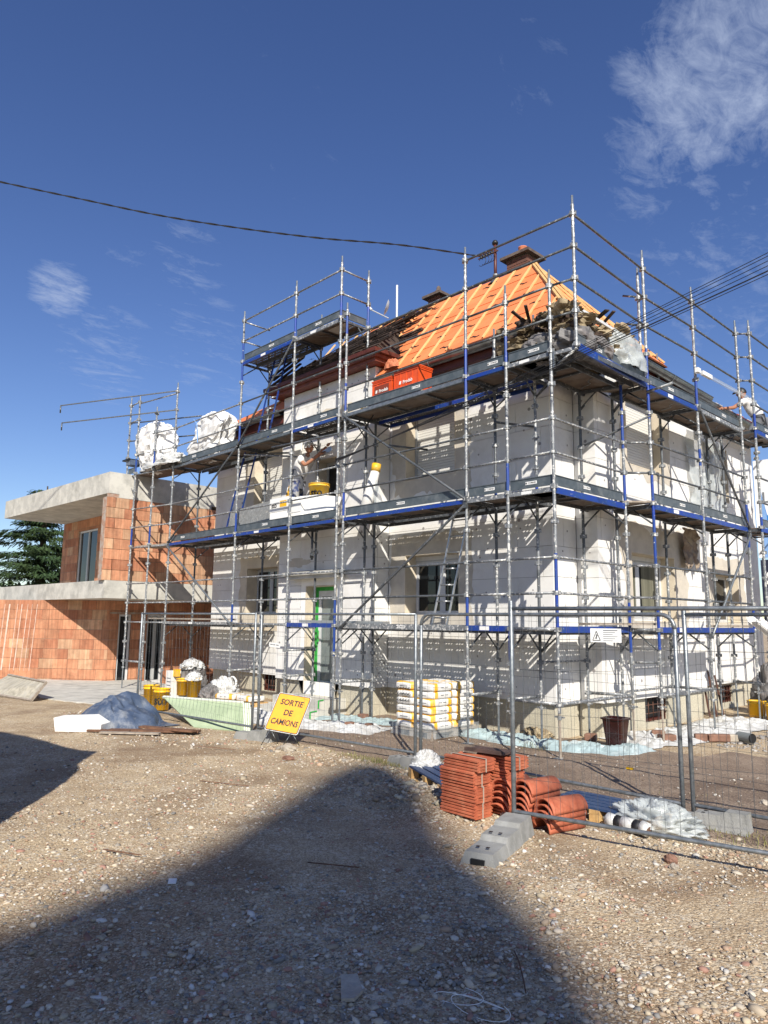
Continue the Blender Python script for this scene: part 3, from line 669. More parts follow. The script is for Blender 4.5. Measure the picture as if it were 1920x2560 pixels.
patch('y', XR2, 2.85, 4.75, 4.45, 6.2, H_right[1], 'patch', 6, .12)
patch('y', XR, 7.2, 9.3, 1.6, 3.3, H_rec[0], 'patch', 7, .12)
patch('x', YR, -6.95, -5.62, .56, 2.72, (-6.79, -5.75, .28, 2.54), 'eps_slab', 8, .01)
mb = MB()
def smear(c, ax, u0, u1, z0, z1, m, seed):
    mb = MB(); n = 40; vs = []
    for i in range(n):
        a = 2 * math.pi * i / n; rr = 1 + .45 * fbm(math.cos(a) * 2 + seed, math.sin(a) * 2, seed, 1.2, 4)
        u = (u0 + u1) / 2 + (u1 - u0) / 2 * math.cos(a) * rr; z = (z0 + z1) / 2 + (z1 - z0) / 2 * math.sin(a) * rr
        vs.append((u, c - .005, z) if ax == 'x' else (c + .005, u, z))
    mb.add(vs, [tuple(range(n))], m); obj('render_patch', mb, house)
smear(YR, 'x', -6.7, -5.3, 6.05, 6.35, 'beige', 1); smear(YR, 'x', -7.5, -6.7, 2.95, 3.15, 'patch', 2); smear(XR2, 'y', 5.35, 5.8, 3.2, 3.8, 'patch', 3)

def reveal(ax, c, hole, depth, m='beige'):
    u0, u1, z0, z1 = hole; k = .018
    for (a, b, cc, d) in [(u0 - .001, u0 + k, z0, z1), (u1 - k, u1 + .001, z0, z1), (u0 + k, u1 - k, z1 - k, z1 + .001), (u0 + k, u1 - k, z0 - .001, z0 + k)]:
        mb = MB()
        if ax == 'x': mb.box((a, c - .006, cc), (b, c + depth, d), m)
        else: mb.box((c - depth, a, cc), (c + .006, b, d), m)
        obj('reveal', mb, house)
def window(ax, c, hole, depth, split=.5, kind='glass', shut=0, fr='pvc_white'):
    """casement window (frame, sashes, panes) or closed roller shutter at the back of a reveal"""
    u0, u1, z0, z1 = hole; u0 += .02; u1 -= .02; z0 += .02; z1 -= .02
    s = 1 if ax == 'x' else -1
    def bx(mb, a, b, cc, d, y0, y1, m):
        if ax == 'x': mb.box((a, c + y0, cc), (b, c + y1, d), m)
        else: mb.box((c - y1, a, cc), (c - y0, b, d), m)
    w_ = thing_part = MB(); y0, y1 = depth, depth + .07
    zt = z1 - (.10 if shut else 0)
    if kind == 'shutter':
        bx(w_, u0, u0 + .045, z0, z1, depth - .03, y1, 'pvc_grey'); bx(w_, u1 - .045, u1, z0, z1, depth - .03, y1, 'pvc_grey'); bx(w_, u0 + .045, u1 - .045, z0, z0 + .04, depth, y1, 'pvc_white')
        W = obj('window', w_, house); n = int((z1 - z0 - .04) / .052)
        for i in range(n):
            za = z0 + .042 + i * .052
            a = (u0 + .046, c + depth + .002, za) if ax == 'x' else (c - depth - .014, u0 + .046, za)
            b = (u1 - .046, c + depth + .014, za + .046) if ax == 'x' else (c - depth - .002, u1 - .046, za + .046)
            boxobj('slat', a, b, 'shutter', W)
        mb = MB(); bx(mb, u0 + .046, u1 - .046, z0 + .04, z1, depth + .02, depth + .03, 'eps_joint'); obj('pane', mb, W)
        return W
    f = .038
    bx(w_, u0, u0 + f, z0, zt, y0, y1, fr); bx(w_, u1 - f, u1, z0, zt, y0, y1, fr); bx(w_, u0 + f, u1 - f, z0, z0 + f, y0, y1, fr); bx(w_, u0 + f, u1 - f, zt - f, zt, y0, y1, fr)
    W = obj('window', w_, house)
    if shut:
        mb = MB(); bx(mb, u0, u1, z1 - .10, z1, y0 - .02, y1, fr); bx(mb, u0 + .01, u1 - .01, z1 - .102, z1 - .08, y0 - .025, y0 - .01, 'pvc_grey'); obj('shutter_box', mb, W)
    um = u0 + (u1 - u0) * split
    spans = [(u0 + f, um - .03), (um + .03, u1 - f)] if split < 1 else [(u0 + f, u1 - f)]
    if split < 1:
        mb = MB(); bx(mb, um - .03, um + .03, z0 + f, zt - f, y0 - .012, y1, fr); obj('mullion', mb, W)
    for a, b in spans:
        mb = MB(); e = .036; zz0, zz1 = z0 + f, zt - f
        bx(mb, a, a + e, zz0, zz1, y0 - .01, y0 + .045, fr); bx(mb, b - e, b, zz0, zz1, y0 - .01, y0 + .045, fr); bx(mb, a + e, b - e, zz0, zz0 + e, y0 - .01, y0 + .045, fr); bx(mb, a + e, b - e, zz1 - e, zz1, y0 - .01, y0 + .045, fr)
        obj('sash', mb, W)
        mb = MB(); bx(mb, a + e, b - e, zz0 + e, zz1 - e, y0 + .012, y0 + .02, 'glass_dark' if kind == 'glass' else 'glass_dark'); obj('pane', mb, W)
        if kind == 'curtain':
            mb = MB(); bx(mb, a + e + (b - a) * .12, b - e, zz0 + e, zz1 - e, y0 + .003, y0 + .010, 'curtain'); obj('curtain', mb, W)
    return W
reveal('x', YF, H_main[0], .31); window('x', YF, H_main[0], .30, .52, 'glass', 1)
reveal('x', YF, H_main[1], .31); window('x', YF, H_main[1], .28, kind='shutter')
reveal('x', YF, H_main[2], .31); window('x', YF, H_main[2], .30, .5, 'glass', 0, 'pvc_grey')
reveal('x', YF, H_main[3], .31); window('x', YF, H_main[3], .28, kind='shutter')
reveal('x', YR, H_ris[1], .31, 'patch'); window('x', YR, H_ris[1], .28, 1.0, 'glass', 0, 'pvc_grey')
reveal('y', XR2, H_right[0], .29); window('y', XR2, H_right[0], .27, .42, 'curtain', 1)
reveal('y', XR2, H_right[1], .29); window('y', XR2, H_right[1], .18, kind='shutter')
reveal('y', XR, H_rec[0], .29); window('y', XR, H_rec[0], .27, .5, 'glass', 0)
reveal('y', XR, H_rec[1], .29); window('y', XR, H_rec[1], .27, .5, 'glass', 0)
# cellar windows with bars
def cellar(ax, c, hole):
    u0, u1, z0, z1 = hole; mb = MB()
    def bx(a, b, cc, d, y0, y1, m):
        if ax == 'x': mb.box((a, c + y0, cc), (b, c + y1, d), m)
        else: mb.box((c - y1, a, cc), (c - y0, b, d), m)
    bx(u0, u1, z0, z1, .16, .18, 'black'); f = .035
    bx(u0, u0 + f, z0, z1, .06, .15, 'darkred'); bx(u1 - f, u1, z0, z1, .06, .15, 'darkred'); bx(u0 + f, u1 - f, z1 - f, z1, .06, .15, 'darkred'); bx(u0 + f, u1 - f, z0, z0 + f, .06, .15, 'darkred')
    W = obj('cellar_window', mb, house)
    n = 5
    for i in range(1, n):
        u = u0 + (u1 - u0) * i / n
        tubeobj('bar', (u, c + .03, z0) if ax == 'x' else (c - .03, u, z0), (u, c + .03, z1) if ax == 'x' else (c - .03, u, z1), .008, 'rust', W, 6)
    for i in (1, 2):
        z = z0 + (z1 - z0) * i / 3
        tubeobj('bar', (u0, c + .04, z) if ax == 'x' else (c - .04, u0, z), (u1, c + .04, z) if ax == 'x' else (c - .04, u1, z), .008, 'rust', W, 6)
cellar('x', YF + .085, BW[0]); cellar('y', XR2 - .085, BR[0]); cellar('y', XR - .085, BF[0])
# front door with green masking film, canopy slab above it
reveal('x', YR, (-6.79, -5.75, .28, 2.54), .30, 'beige')
mb = MB(); d0, d1 = YR + .26, YR + .33
fx0, fx1 = -6.77, -5.77
mb.box((fx0, d0, .30), (fx0 + .09, d1, 2.52), 'green_film'); mb.box((fx1 - .09, d0, .30), (fx1, d1, 2.52), 'green_film'); mb.box((fx0 + .09, d0, 2.44), (fx1 - .09, d1, 2.52), 'green_film'); mb.box((fx0 + .09, d0, .30), (fx1 - .09, d1, .40), 'green_film')
D = obj('door', mb, house)
mb = MB(); a, b = fx0 + .09, fx1 - .09
mb.box((a, d0 + .01, .40), (a + .09, d1 - .005, 2.44), 'pvc_white'); mb.box((b - .09, d0 + .01, .40), (b, d1 - .005, 2.44), 'pvc_white'); mb.box((a + .09, d0 + .01, 2.32), (b - .09, d1 - .005, 2.44), 'pvc_white'); mb.box((a + .09, d0 + .01, .40), (b - .09, d1 - .005, .56), 'pvc_white'); obj('door_leaf', mb, D)
mb = MB(); mb.box((a + .09, d0 + .03, .56), (b - .09, d0 + .04, 2.32), 'glass_frost'); obj('pane', mb, D)
mb = MB(); mb.bar((a + .05, d0 - .03, 1.36), (a + .05, d0 - .03, 1.60), .03, .02, 'green_film', (0, 1, 0)); mb.bar((a + .04, d0 - .04, 1.58), (a - .12, d0 - .04, 1.58), .03, .02, 'green_film'); mb.bar((a + .04, d0 - .04, 1.30), (a - .12, d0 - .04, 1.30), .03, .02, 'green_film'); obj('door_handle', mb, D)
mb = MB(); mb.box((-7.27, YR - .30, 2.75), (-5.45, YR + .005, 2.82), 'concrete'); mb.box((-7.22, YR - .24, 2.68), (-5.50, YR + .005, 2.75), 'concrete'); mb.box((-7.1, YR - .015, 2.801), (-5.6, YR + .01, 2.86), 'interior'); obj('door_canopy', mb, house)
# doorstep
mb = MB(); mb.box((-7.0, YR - .62, -.1), (-5.5, YR + .08, .29), 'concrete'); mb.box((-7.1, YR - 1.05, -.1), (-5.2, YR - .62, .14), 'concrete'); obj('doorstep', mb, house)
for pts_ in ([(-5.495, YR - .62, .15), (-5.495, YR - .62, .29), (-5.495, YR - .50, .30)], [(-5.195, YR - 1.05, .0), (-5.195, YR - 1.05, .14), (-5.195, YR - .9, .15)]):
    mb = MB(); mb.path(pts_, .014, 'green_film', 4); obj('masking_film', mb, house)

# ---------------------------------------------------------------- roof
EZ, RZ = 6.66, 8.74
ex0, ex1, ey0, ey1 = -11.9, -.25, .80, 4.35
rx0, rx1, ry = -6.6, -2.02, 2.52
exl = -8.6
def slopepanel(A, B, C, Dp, n, name, m, gap=.012):
    """trapezoid A-B eave, D-C ridge, cut in n overlapping bands"""
    A, B, C, Dp = map(Vector, (A, B, C, Dp)); nrm = (B - A).cross(Dp - A).normalized()
    for i in range(n):
        t0, t1 = i / n - (.012 if i else 0), (i + 1) / n
        p = [A.lerp(Dp, t0), B.lerp(C, t0), B.lerp(C, t1), A.lerp(Dp, t1)]
        lo, hi = .004, .016
        vs = [p[0] + nrm * hi, p[1] + nrm * hi, p[2] + nrm * lo, p[3] + nrm * lo] + [q - nrm * .01 for q in p]
        mb = MB(); mb.add(vs, [(0, 1, 2, 3), (4, 7, 6, 5), (0, 4, 5, 1), (1, 5, 6, 2), (2, 6, 7, 3), (3, 7, 4, 0)], m); obj(name, mb, house)
Af0 = Vector((ex0, ey0 + .08, EZ + .03)); Af, Bf, Cf, Df = Vector((exl, ey0 + .08, EZ + .03)), Vector((ex1, ey0 + .08, EZ + .03)), Vector((rx1, ry, RZ)), Vector((rx0, ry, RZ))
Ab, Bb = Vector((ex0, ey1, EZ)), Vector((ex1, ey1, EZ))
Ab = Vector((exl, ey1, EZ)); mb = MB(); mb.add([Af - Vector((0, 0, .03)), Bf - Vector((0, 0, .03)), Cf - Vector((0, 0, .03)), Df - Vector((0, 0, .03)), Ab, Bb], [(0, 1, 2, 3), (1, 5, 2), (5, 4, 3, 2), (4, 0, 3), (0, 4, 5, 1)], 'old_wood'); obj('roof', mb, house)
slopepanel(Af, Bf, Cf, Df, 5, 'membrane_strip', 'membrane')
slopepanel(Bf + Vector((0, 0, 0)), Bb, Cf + Vector((.001, .001, 0)), Cf + Vector((.0, -.001, 0)), 5, 'membrane_strip', 'membrane')
mid_ = Af.lerp(Df, .21); mb = MB(); mb.extr([Af0, Af, mid_], (0, .02, -.02), 'membrane'); obj('membrane_strip', mb, house)
nf = (Bf - Af).cross(Df - Af).normalized(); nr = (Bb - Bf).cross(Cf - Bf).normalized()
upf = (Vector((0, ry - ey0 - .08, RZ - EZ - .03))).normalized()
slope_len = Vector((0, ry - ey0 - .08, RZ - EZ - .03)).length
x = ex1 - .42; k = 0
while x > exl + .3:
    # length of the batten until it meets the hip or the ridge
    t1 = 1.0
    if x > rx1: t1 = (ex1 - x) / (ex1 - rx1)
    if x < rx0: t1 = (x - exl) / (rx0 - exl)
    if not (RX0 - .3 < x < RX1 + .25):
        p0 = Vector((x, ey0 + .10, EZ + .05)) + upf * .03; p1 = Vector((x, ey0 + .10, EZ + .05)) + upf * (slope_len * t1 - .04)
        if (p1 - p0).length > .15:
            q = p0; mb = MB(); mb.bar(q + nf * .03, p1 + nf * .03, .034, .03, 'batten', nf); obj('batten', mb, house)
    else:
        t0 = .55; p0 = Vector((x, ey0 + .10, EZ + .05)) + upf * slope_len * t0; p1 = Vector((x, ey0 + .10, EZ + .05)) + upf * (slope_len - .03)
        mb = MB(); mb.bar(p0 + nf * .03, p1 + nf * .03, .034, .03, 'batten', nf); obj('batten', mb, house)
    x -= .43
upr = (Vector((rx1 - ex1, 0, RZ - EZ - .03))).normalized(); lr = Vector((rx1 - ex1, 0, RZ - EZ - .03)).length
y = ey0 + .4
while y < ey1 - .2:
    t1 = (y - ey0) / (ry - ey0) if y < ry else (ey1 - y) / (ey1 - ry); t1 = min(1, t1)
    p0 = Vector((ex1 - .02, y, EZ + .06)); p1 = p0 + upr * (lr * t1 - .05)
    if (p1 - p0).length > .15: mb = MB(); mb.bar(p0 + nr * .025, p1 + nr * .025, .045, .03, 'batten', nr); obj('batten', mb, house)
    y += .43
for a, b, off in ((Bf, Cf, (0, 0, .05)), (Bf, Cf, (.05, .06, .04)), (Bb, Cf, (0, 0, .05)), (Af, Df, (0, 0, .05))):
    mb = MB(); o3 = Vector(off); mb.bar(a + o3 + (b - a) * .02, b + o3, .05, .035, 'pale_wood', (0, 0, 1)); obj('hip_board', mb, house)
mb = MB(); mb.bar(Df + Vector((0, 0, .05)), Cf + Vector((0, 0, .05)), .06, .04, 'old_wood'); obj('ridge_board', mb, house)
# black printed marks on the membrane
mb = MB(); r = random.Random(3)
def mark(o, ux, uy):
    for dx, dy, w_, l, sl in ((-.07, .02, .05, .012, .3), (0, 0, .06, .014, -.4), (.07, -.02, .05, .012, .3)):
        c = o + ux * dx + uy * dy; a = (ux + uy * sl) * w_; b = uy * l
        mb.quad(c - a - b, c + a - b, c + a + b, c - a + b, 'print_black')
for i in range(5):
    for j in range(16):
        x = ex1 - .55 - j * .72 - (i % 2) * .36; t = (i + .45) / 5
        if x > ex1 - (ex1 - rx1) * t - .2 or RX0 - .3 < x < RX1 + .1 or x < -9: continue
        mark(Vector((x, ey0 + .08, EZ + .03)) + upf * slope_len * t + nf * .019, Vector((1, 0, 0)), upf)
    for j in range(5):
        y = ey0 + .75 + j * .62; t = (i + .45) / 5
        if y < ey0 + (ry - ey0) * t + .2 or y > ey1 - (ey1 - ry) * t - .2: continue
        mark(Vector((ex1, y, EZ + .03)) + upr * lr * t + nr * .019, Vector((0, 1, 0)), upr)
stuff(obj('membrane_print', mb, house))
# gutters: half-round troughs with brackets; soffit and fascia boards beneath
def gutter(p0, p1, outv, r=.10):
    p0 = Vector(p0); p1 = Vector(p1); o3 = Vector(outv); mb = MB(); n = 9; L = (p1 - p0).length; ax = (p1 - p0).normalized()
    for rr, m in ((r, 'zinc'),):
        vs = []
        for p in (p0, p1):
            for i in range(n + 1):
                a = math.pi * i / n
                vs.append(p + o3 * (-math.cos(a) * rr) + Vector((0, 0, -math.sin(a) * rr)))
        fs = [(i, i + 1, n + 2 + i, n + 1 + i) for i in range(n)]
        mb.add(vs, fs, m)
        vs2 = [v + (Vector((0, 0, .004))) for v in vs]; mb.add(vs2, [tuple(reversed(f)) for f in fs], 'zinc_dull')
    mb.tube(p0 + o3 * r, p1 + o3 * r, .011, 'zinc', 8)
    gt = obj('gutter', mb, house, smooth=True)
    k = int(L / 1.9)
    for i in range(1, k + 1):
        c = p0 + ax * (L * i / (k + 1)); mb = MB()
        mb.path([c + o3 * (-math.cos(a) * (r + .006)) + Vector((0, 0, -math.sin(a) * (r + .006))) for a in np.linspace(0, math.pi, 9)], .008, 'galv_clean', 5); obj('gutter_joint', mb, gt)
gutter((RX1 + .02, .88, EZ - .03), (ex1 + .05, .88, EZ - .05), (0, -1, 0))
gutter((XL - .2, .88, EZ + .02), (RX0 - .12, .88, EZ - .0), (0, -1, 0))
gutter((-.28, .95, EZ - .06), (-.28, 6.3, EZ - .16), (1, 0, 0)); gutter((-.36, 6.3, EZ - .2), (-.36, 10.6, EZ - .28), (1, 0, 0))
for a, b in (((RX1 - .02, .97, 6.40), (ex1 - .12, 1.0, 6.60)), ((XL - .15, .97, 6.40), (RX0 + .02, 1.0, 6.60)), ((-.40, 1.03, 6.34), (-.37, 10.6, 6.56))):
    mb = MB(); mb.box(a, b, 'darkred'); obj('fascia', mb, house)
for a, b in (((RX1 - .02, 1.0, 6.40), (ex1 - .15, YF + .02, 6.425)), ((XL - .15, 1.0, 6.40), (RX0 + .02, YF + .02, 6.425)), ((XR - .02, 1.03, 6.34), (-.41, 10.6, 6.365))):
    mb = MB(); mb.box(a, b, 'darkred'); obj('soffit', mb, house)
mb = MB(); mb.box((XR - .6, 4.35, 6.37), (-.42, 10.5, 6.55), 'old_wood'); mb.box((XL, 4.2, 6.37), (XR - .6, 10.5, 6.5), 'old_wood'); obj('flat_roof', mb, house)
mb = MB()
for i in range(10): 
    y = 4.6 + i * .6; mb.box((-.52, y, 6.552), (-.40, y + .35, 6.60), 'terracotta' if i % 3 == 0 else 'film_white')
stuff(obj('edge_flashing', mb, house))
# dormer over the projecting bay: dark red moulded eaves, open rafters and old battens
dz = 6.93
for k, (o_, z0, z1, m) in enumerate(((.22, dz, dz + .07, 'fascia_red'), (.28, dz + .07, dz + .14, 'fascia_red'), (.36, dz + .14, dz + .22, 'darkred'))):
    mb = MB(); mb.prism([(RX0 - o_, YR - o_), (RX1 + o_, YR - o_), (RX1 + o_, 1.7), (RX1, 1.7), (RX1, YR), (RX0, YR), (RX0, 1.7), (RX0 - o_, 1.7)], z0 + .001 * k, z1, m); obj('cornice', mb, house)
mb = MB(); z0 = dz + .22
c0, c1, c2, c3 = Vector((RX0 - .3, YR - .3, z0)), Vector((RX1 + .3, YR - .3, z0)), Vector((RX1 + .3, 2.0, z0)), Vector((RX0 - .3, 2.0, z0)); t0, t1 = Vector((-7.2, 2.35, 8.50)), Vector((-5.45, 2.35, 8.55))
mb.add([c0, c1, c2, c3, t0, t1], [(0, 1, 5, 4), (1, 2, 5), (3, 0, 4), (0, 3, 2, 1), (2, 3, 4, 5)], 'old_wood'); obj('dormer_roof', mb, house)
r = random.Random(5)
for i in range(120):
    t = r.random(); u = r.uniform(-.05, 1.0); base = c0.lerp(c1, u); top = t0.lerp(t1, u); p = base.lerp(top, t) + Vector((0, 0, .05))
    L = r.uniform(.6, 1.5); a = r.uniform(-.12, .18); d = Vector((math.cos(a), math.sin(a) * .4, math.sin(a) * .8 + .03)).normalized()
    p2 = p + d * L; 
    if p2.x > -4.2 and t > .5: p2.x = -4.3 + r.random() * .5
    mb = MB(); mb.bar(p, p2, r.uniform(.03, .09), .022, 'old_wood', (0, -.6, .8)); obj('old_batten', mb, house)
for i in range(26):   # broken battens sticking out over the orange membrane
    t = r.uniform(.05, .8); yy = ey0 + .1 + (ry - ey0) * t * .75; zz = EZ + (RZ - EZ) * t * .75 + .13
    p = Vector((-5.0 + r.uniform(-.4, .1), yy, zz)); p2 = p + Vector((r.uniform(.4, 1.0), r.uniform(-.05, .15), r.uniform(-.12, .16)))
    mb = MB(); mb.bar(p, p2, r.uniform(.03, .08), .022, 'old_wood', (0, -.7, .7)); obj('old_batten', mb, house)
for i in range(12):
    p = Vector((RX0 - .25 - r.random() * .25, YR - .25 + r.random() * .8, z0 + .02 + i * .03)); mb = MB(); mb.bar(p, p + Vector((1.1, .05, .30)), .06, .02, 'old_wood'); obj('old_batten', mb, house)
# chimneys
def chimney(cx, cy, z0, z1, w_, d_, pot, caplab=None):
    mb = MB(); mb.box((cx - w_ / 2 + .01, cy - d_ / 2 + .01, z0), (cx + w_ / 2 - .01, cy + d_ / 2 - .01, z1), 'chimney_cap')
    C = obj('chimney', mb, house); rr = random.Random(int(cx * 10))
    mb = MB(); z = z0; row = 0
    while z < z1 - .03:
        n = max(2, int(w_ / .2)); bw = w_ / n
        for i in range(n + 1):
            a = max(cx - w_ / 2, cx - w_ / 2 + (i - .5 * (row % 2)) * bw); b = min(cx + w_ / 2, cx - w_ / 2 + (i + 1 - .5 * (row % 2)) * bw)
            if b - a > .03: mb.box((a + .005, cy - d_ / 2 - rr.uniform(0, .006), z + .005), (b - .005, cy - d_ / 2 + .05, z + .065), 'chimney_brick')
        n = max(2, int(d_ / .2)); bw = d_ / n
        for i in range(n + 1):
            a = max(cy - d_ / 2, cy - d_ / 2 + (i - .5 * (row % 2)) * bw); b = min(cy + d_ / 2, cy - d_ / 2 + (i + 1 - .5 * (row % 2)) * bw)
            if b - a > .03: mb.box((cx + w_ / 2 - .05, a + .005, z + .005), (cx + w_ / 2 + rr.uniform(0, .006), b - .005, z + .065), 'chimney_brick')
        z += .07; row += 1
    stuff(obj('brick_facing', mb, C))
    mb = MB(); mb.box((cx - w_ / 2 - .1, cy - d_ / 2 - .1, z1), (cx + w_ / 2 + .1, cy + d_ / 2 + .1, z1 + .06), 'chimney_cap'); mb.box((cx - w_ / 2 + .03, cy - d_ / 2 + .03, z1 + .06), (cx + w_ / 2 - .03, cy + d_ / 2 - .03, z1 + .10), 'chimney_cap'); obj('cap', mb, C)
    mb = MB(); mb.lathe((cx, cy, z1 + .10), [(.10, 0), (.10, .05), (.085, .16), (.095, .17), (.095, .19), (.07, .19), (.07, .02)] if pot == 'terracotta' else [(.10, 0), (.08, .10), (.05, .12), (.05, .18), (.02, .22), (0, .22)], pot, 16); obj('chimney_pot', mb, C, smooth=True)
chimney(-2.52, 2.95, 8.3, 9.17, .50, .44, 'terracotta')
chimney(-4.85, 2.95, 8.4, 9.10, .34, .34, 'chimney_cap')

# ---------------------------------------------------------------- brick annex
annex = thing('brick_annex', 'unfinished red brick extension with two raw concrete slabs left of the white house', 'building', (-16, 1, 0))
XA = -13.2
mb = MB(); mb.prism([(XA, -.89), (XA, 6.5), (-20.85, 6.5), (-20.85, -1.25)], 5.12, 5.70, 'concrete'); obj('roof_slab', mb, annex)
mb = MB(); mb.prism([(XA + .0, -.84), (XA + .0, 6.5), (-26, 6.5), (-26, -1.36)], 2.333, 2.80, 'concrete'); obj('balcony_slab', mb, annex)
mb = MB(); mb.box((XA - .01, -.6, 5.02), (XA + .006, 2.2, 5.118), 'concrete'); obj('mortar_bed', mb, annex)
def brickwall(p0, p1, z0, z1, course, length, holes=(), thick=.24, seed=1, pal=('brick_red', 'brick_orange', 'brick_orange', 'brick_red', 'brick_pale'), phase=0, backing=True):
    """bricks as single parts along the line p0-p1 (outer face on the right-hand side seen from outside)"""
    p0 = Vector((*p0, 0)); p1 = Vector((*p1, 0)); d = (p1 - p0); L = d.length; d.normalize(); nrm = Vector((d.y, -d.x, 0))
    r = random.Random(seed); n = round((z1 - z0) / course); ch = (z1 - z0) / n; g_ = .005
    if backing:
        mb = MB()
        for q in rects_minus((0, L, z0, z1), holes):
            c = p0 + d * (q[0] + q[1]) / 2 - nrm * (thick / 2 + .012); mb.obox((c.x, c.y, (q[2] + q[3]) / 2), (d * (q[1] - q[0]) / 2, nrm * (thick / 2), Vector((0, 0, (q[3] - q[2]) / 2 - .001))), 'mortar')
        obj('wall', mb, annex)
    for i in range(n):
        za, zb = z0 + i * ch, z0 + (i + 1) * ch
        u = -((i % 2) * length / 2 + phase)
        while u < L:
            ln = length * r.choice([1, 1, 1, .75, .5]) if r.random() < .5 else length
            a, b = max(0, u), min(L, u + ln)
            if b - a > .05:
                for q in rects_minus((a + g_, b - g_, za + g_, zb - g_), holes):
                    m = r.choice(pal); pr = r.uniform(-.003, .003)
                    w_ = round((q[1] - q[0]) * 50) / 50; h_ = q[3] - q[2]
                    key = ('brick', w_, round(h_, 3), m)
                    def bld(w_=w_, h_=h_, m=m): return MB().box((0, -.06, 0), (w_, 0, h_), m)
                    mt = Matrix.Identity(4)
                    for k in range(3): mt[k][0] = d[k]; mt[k][1] = nrm[k]; mt[k][2] = (0, 0, 1)[k]
                    pp = p0 + d * q[0] + nrm * pr; mt.translation = Vector((pp.x, pp.y, q[2]))
                    mt = mt @ Matrix.Diagonal(((q[1] - q[0]) / w_, 1, 1, 1)) if w_ > 0 else mt
                    shared('brick', key, bld, annex, mt)
            u += ln
# upper floor: wall towards the house, recessed window wall on the left
brickwall((XA, -.93), (XA, 4.5), 2.80, 5.02, .287, .5, seed=3, pal=('brick_orange', 'brick_pale', 'brick_pale', 'brick_red', 'brick_orange'))
brickwall((-20.9, .75), (-13.45, .75), 2.80, 5.119, .287, .5, holes=[(1.45, 3.05, 2.80, 4.75)], seed=4, pal=('brick_orange', 'brick_red', 'brick_orange', 'brick_pale'))
mb = MB(); mb.prism([(XA - .012, -.925), (XA - .25, -.5), (XA - .25, .7), (XA - .012, .7)], 2.801, 5.119, 'mortar'); obj('wall', mb, annex)
# ground floor: slanting wall, door wall
W0 = Vector((-15.4, .30)); S_ = Vector((-17.1, -.98)); dd = (S_ - W0).normalized(); W1 = W0 + dd * 6.2
brickwall((W1.x, W1.y), (W0.x, W0.y), -.24, 2.331, .2857, .46, seed=5, pal=('brick_orange', 'brick_red', 'brick_orange', 'brick_orange', 'brick_pale'))
brickwall((W0.x, W0.y), (W0.x, 5.5), -.24, 2.331, .2857, .46, holes=[(.28, .66, -.24, 1.93), (1.17, 1.72, -.24, 1.93)], seed=6, pal=('brick_orange', 'brick_red', 'brick_orange'))
mb = MB(); mb.box((-15.41, .3, 1.94), (-15.39, 2.6, 2.0), 'mortar'); obj('lintel', mb, annex)
# lime streaks on the slanting wall
nrm2 = Vector((-dd.y, dd.x)).normalized(); nrm2 = nrm2 if nrm2.y < 0 else -nrm2
for i, (s_, w_) in enumerate(((2.35, .02), (2.52, .015), (2.66, .02), (2.85, .03), (3.0, .018), (3.25, .05), (3.42, .02), (3.62, .02))):
    mb = MB(); p = W0 + dd * s_ + nrm2 * .007; q = p + dd * .10
    mb.add([(p.x, p.y, 2.2), (p.x + dd.x * w_, p.y + dd.y * w_, 2.2), (q.x + dd.x * w_, q.y + dd.y * w_, .25), (q.x, q.y, .25)], [(0, 1, 2, 3)], 'efflor'); obj('lime_streak', mb, annex)
def annex_door(c, u0, u1, z0, z1, ax='y', leaf=2):
    mb = MB(); f = .06
    def bx(mb, a, b, cc, d, y0, y1, m):
        if ax == 'y': mb.box((c - y1, a, cc), (c - y0, b, d), m)
        else: mb.box((a, c + y0, cc), (b, c + y1, d), m)
    bx(mb, u0, u0 + f, z0, z1, .05, .12, 'pvc_white'); bx(mb, u1 - f, u1, z0, z1, .05, .12, 'pvc_white'); bx(mb, u0 + f, u1 - f, z1 - f, z1, .05, .12, 'pvc_white'); bx(mb, u0 + f, u1 - f, z0, z0 + .12, .05, .12, 'pvc_white')
    W = obj('glass_door', mb, annex)
    mb = MB(); bx(mb, u0 + f, u1 - f, z0 + .12, z1 - f, .08, .09, 'glass_dark'); obj('pane', mb, W)
    if leaf == 2: mb = MB(); um = (u0 + u1) / 2; bx(mb, um - .05, um + .05, z0 + .12, z1 - f, .04, .11, 'pvc_grey'); obj('mullion', mb, W)
annex_door(-15.4, .58, .96, -.14, 1.93, leaf=1); annex_door(-15.4, 1.47, 2.02, -.14, 1.93)
annex_door(.75, -19.45, -17.85, 2.80, 4.74, 'x')
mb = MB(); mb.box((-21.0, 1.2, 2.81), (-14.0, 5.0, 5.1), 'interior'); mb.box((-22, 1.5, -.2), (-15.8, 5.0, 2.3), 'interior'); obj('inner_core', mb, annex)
mb = MB(); mb.prism([(-11.75, -2.72), (-9.9, -2.2), (-12.6, 1.2), (-15.38, 1.2), (-15.38, .3), (-17.4, -1.25)], -.3, .02, 'concrete'); obj('terrace', mb, annex)


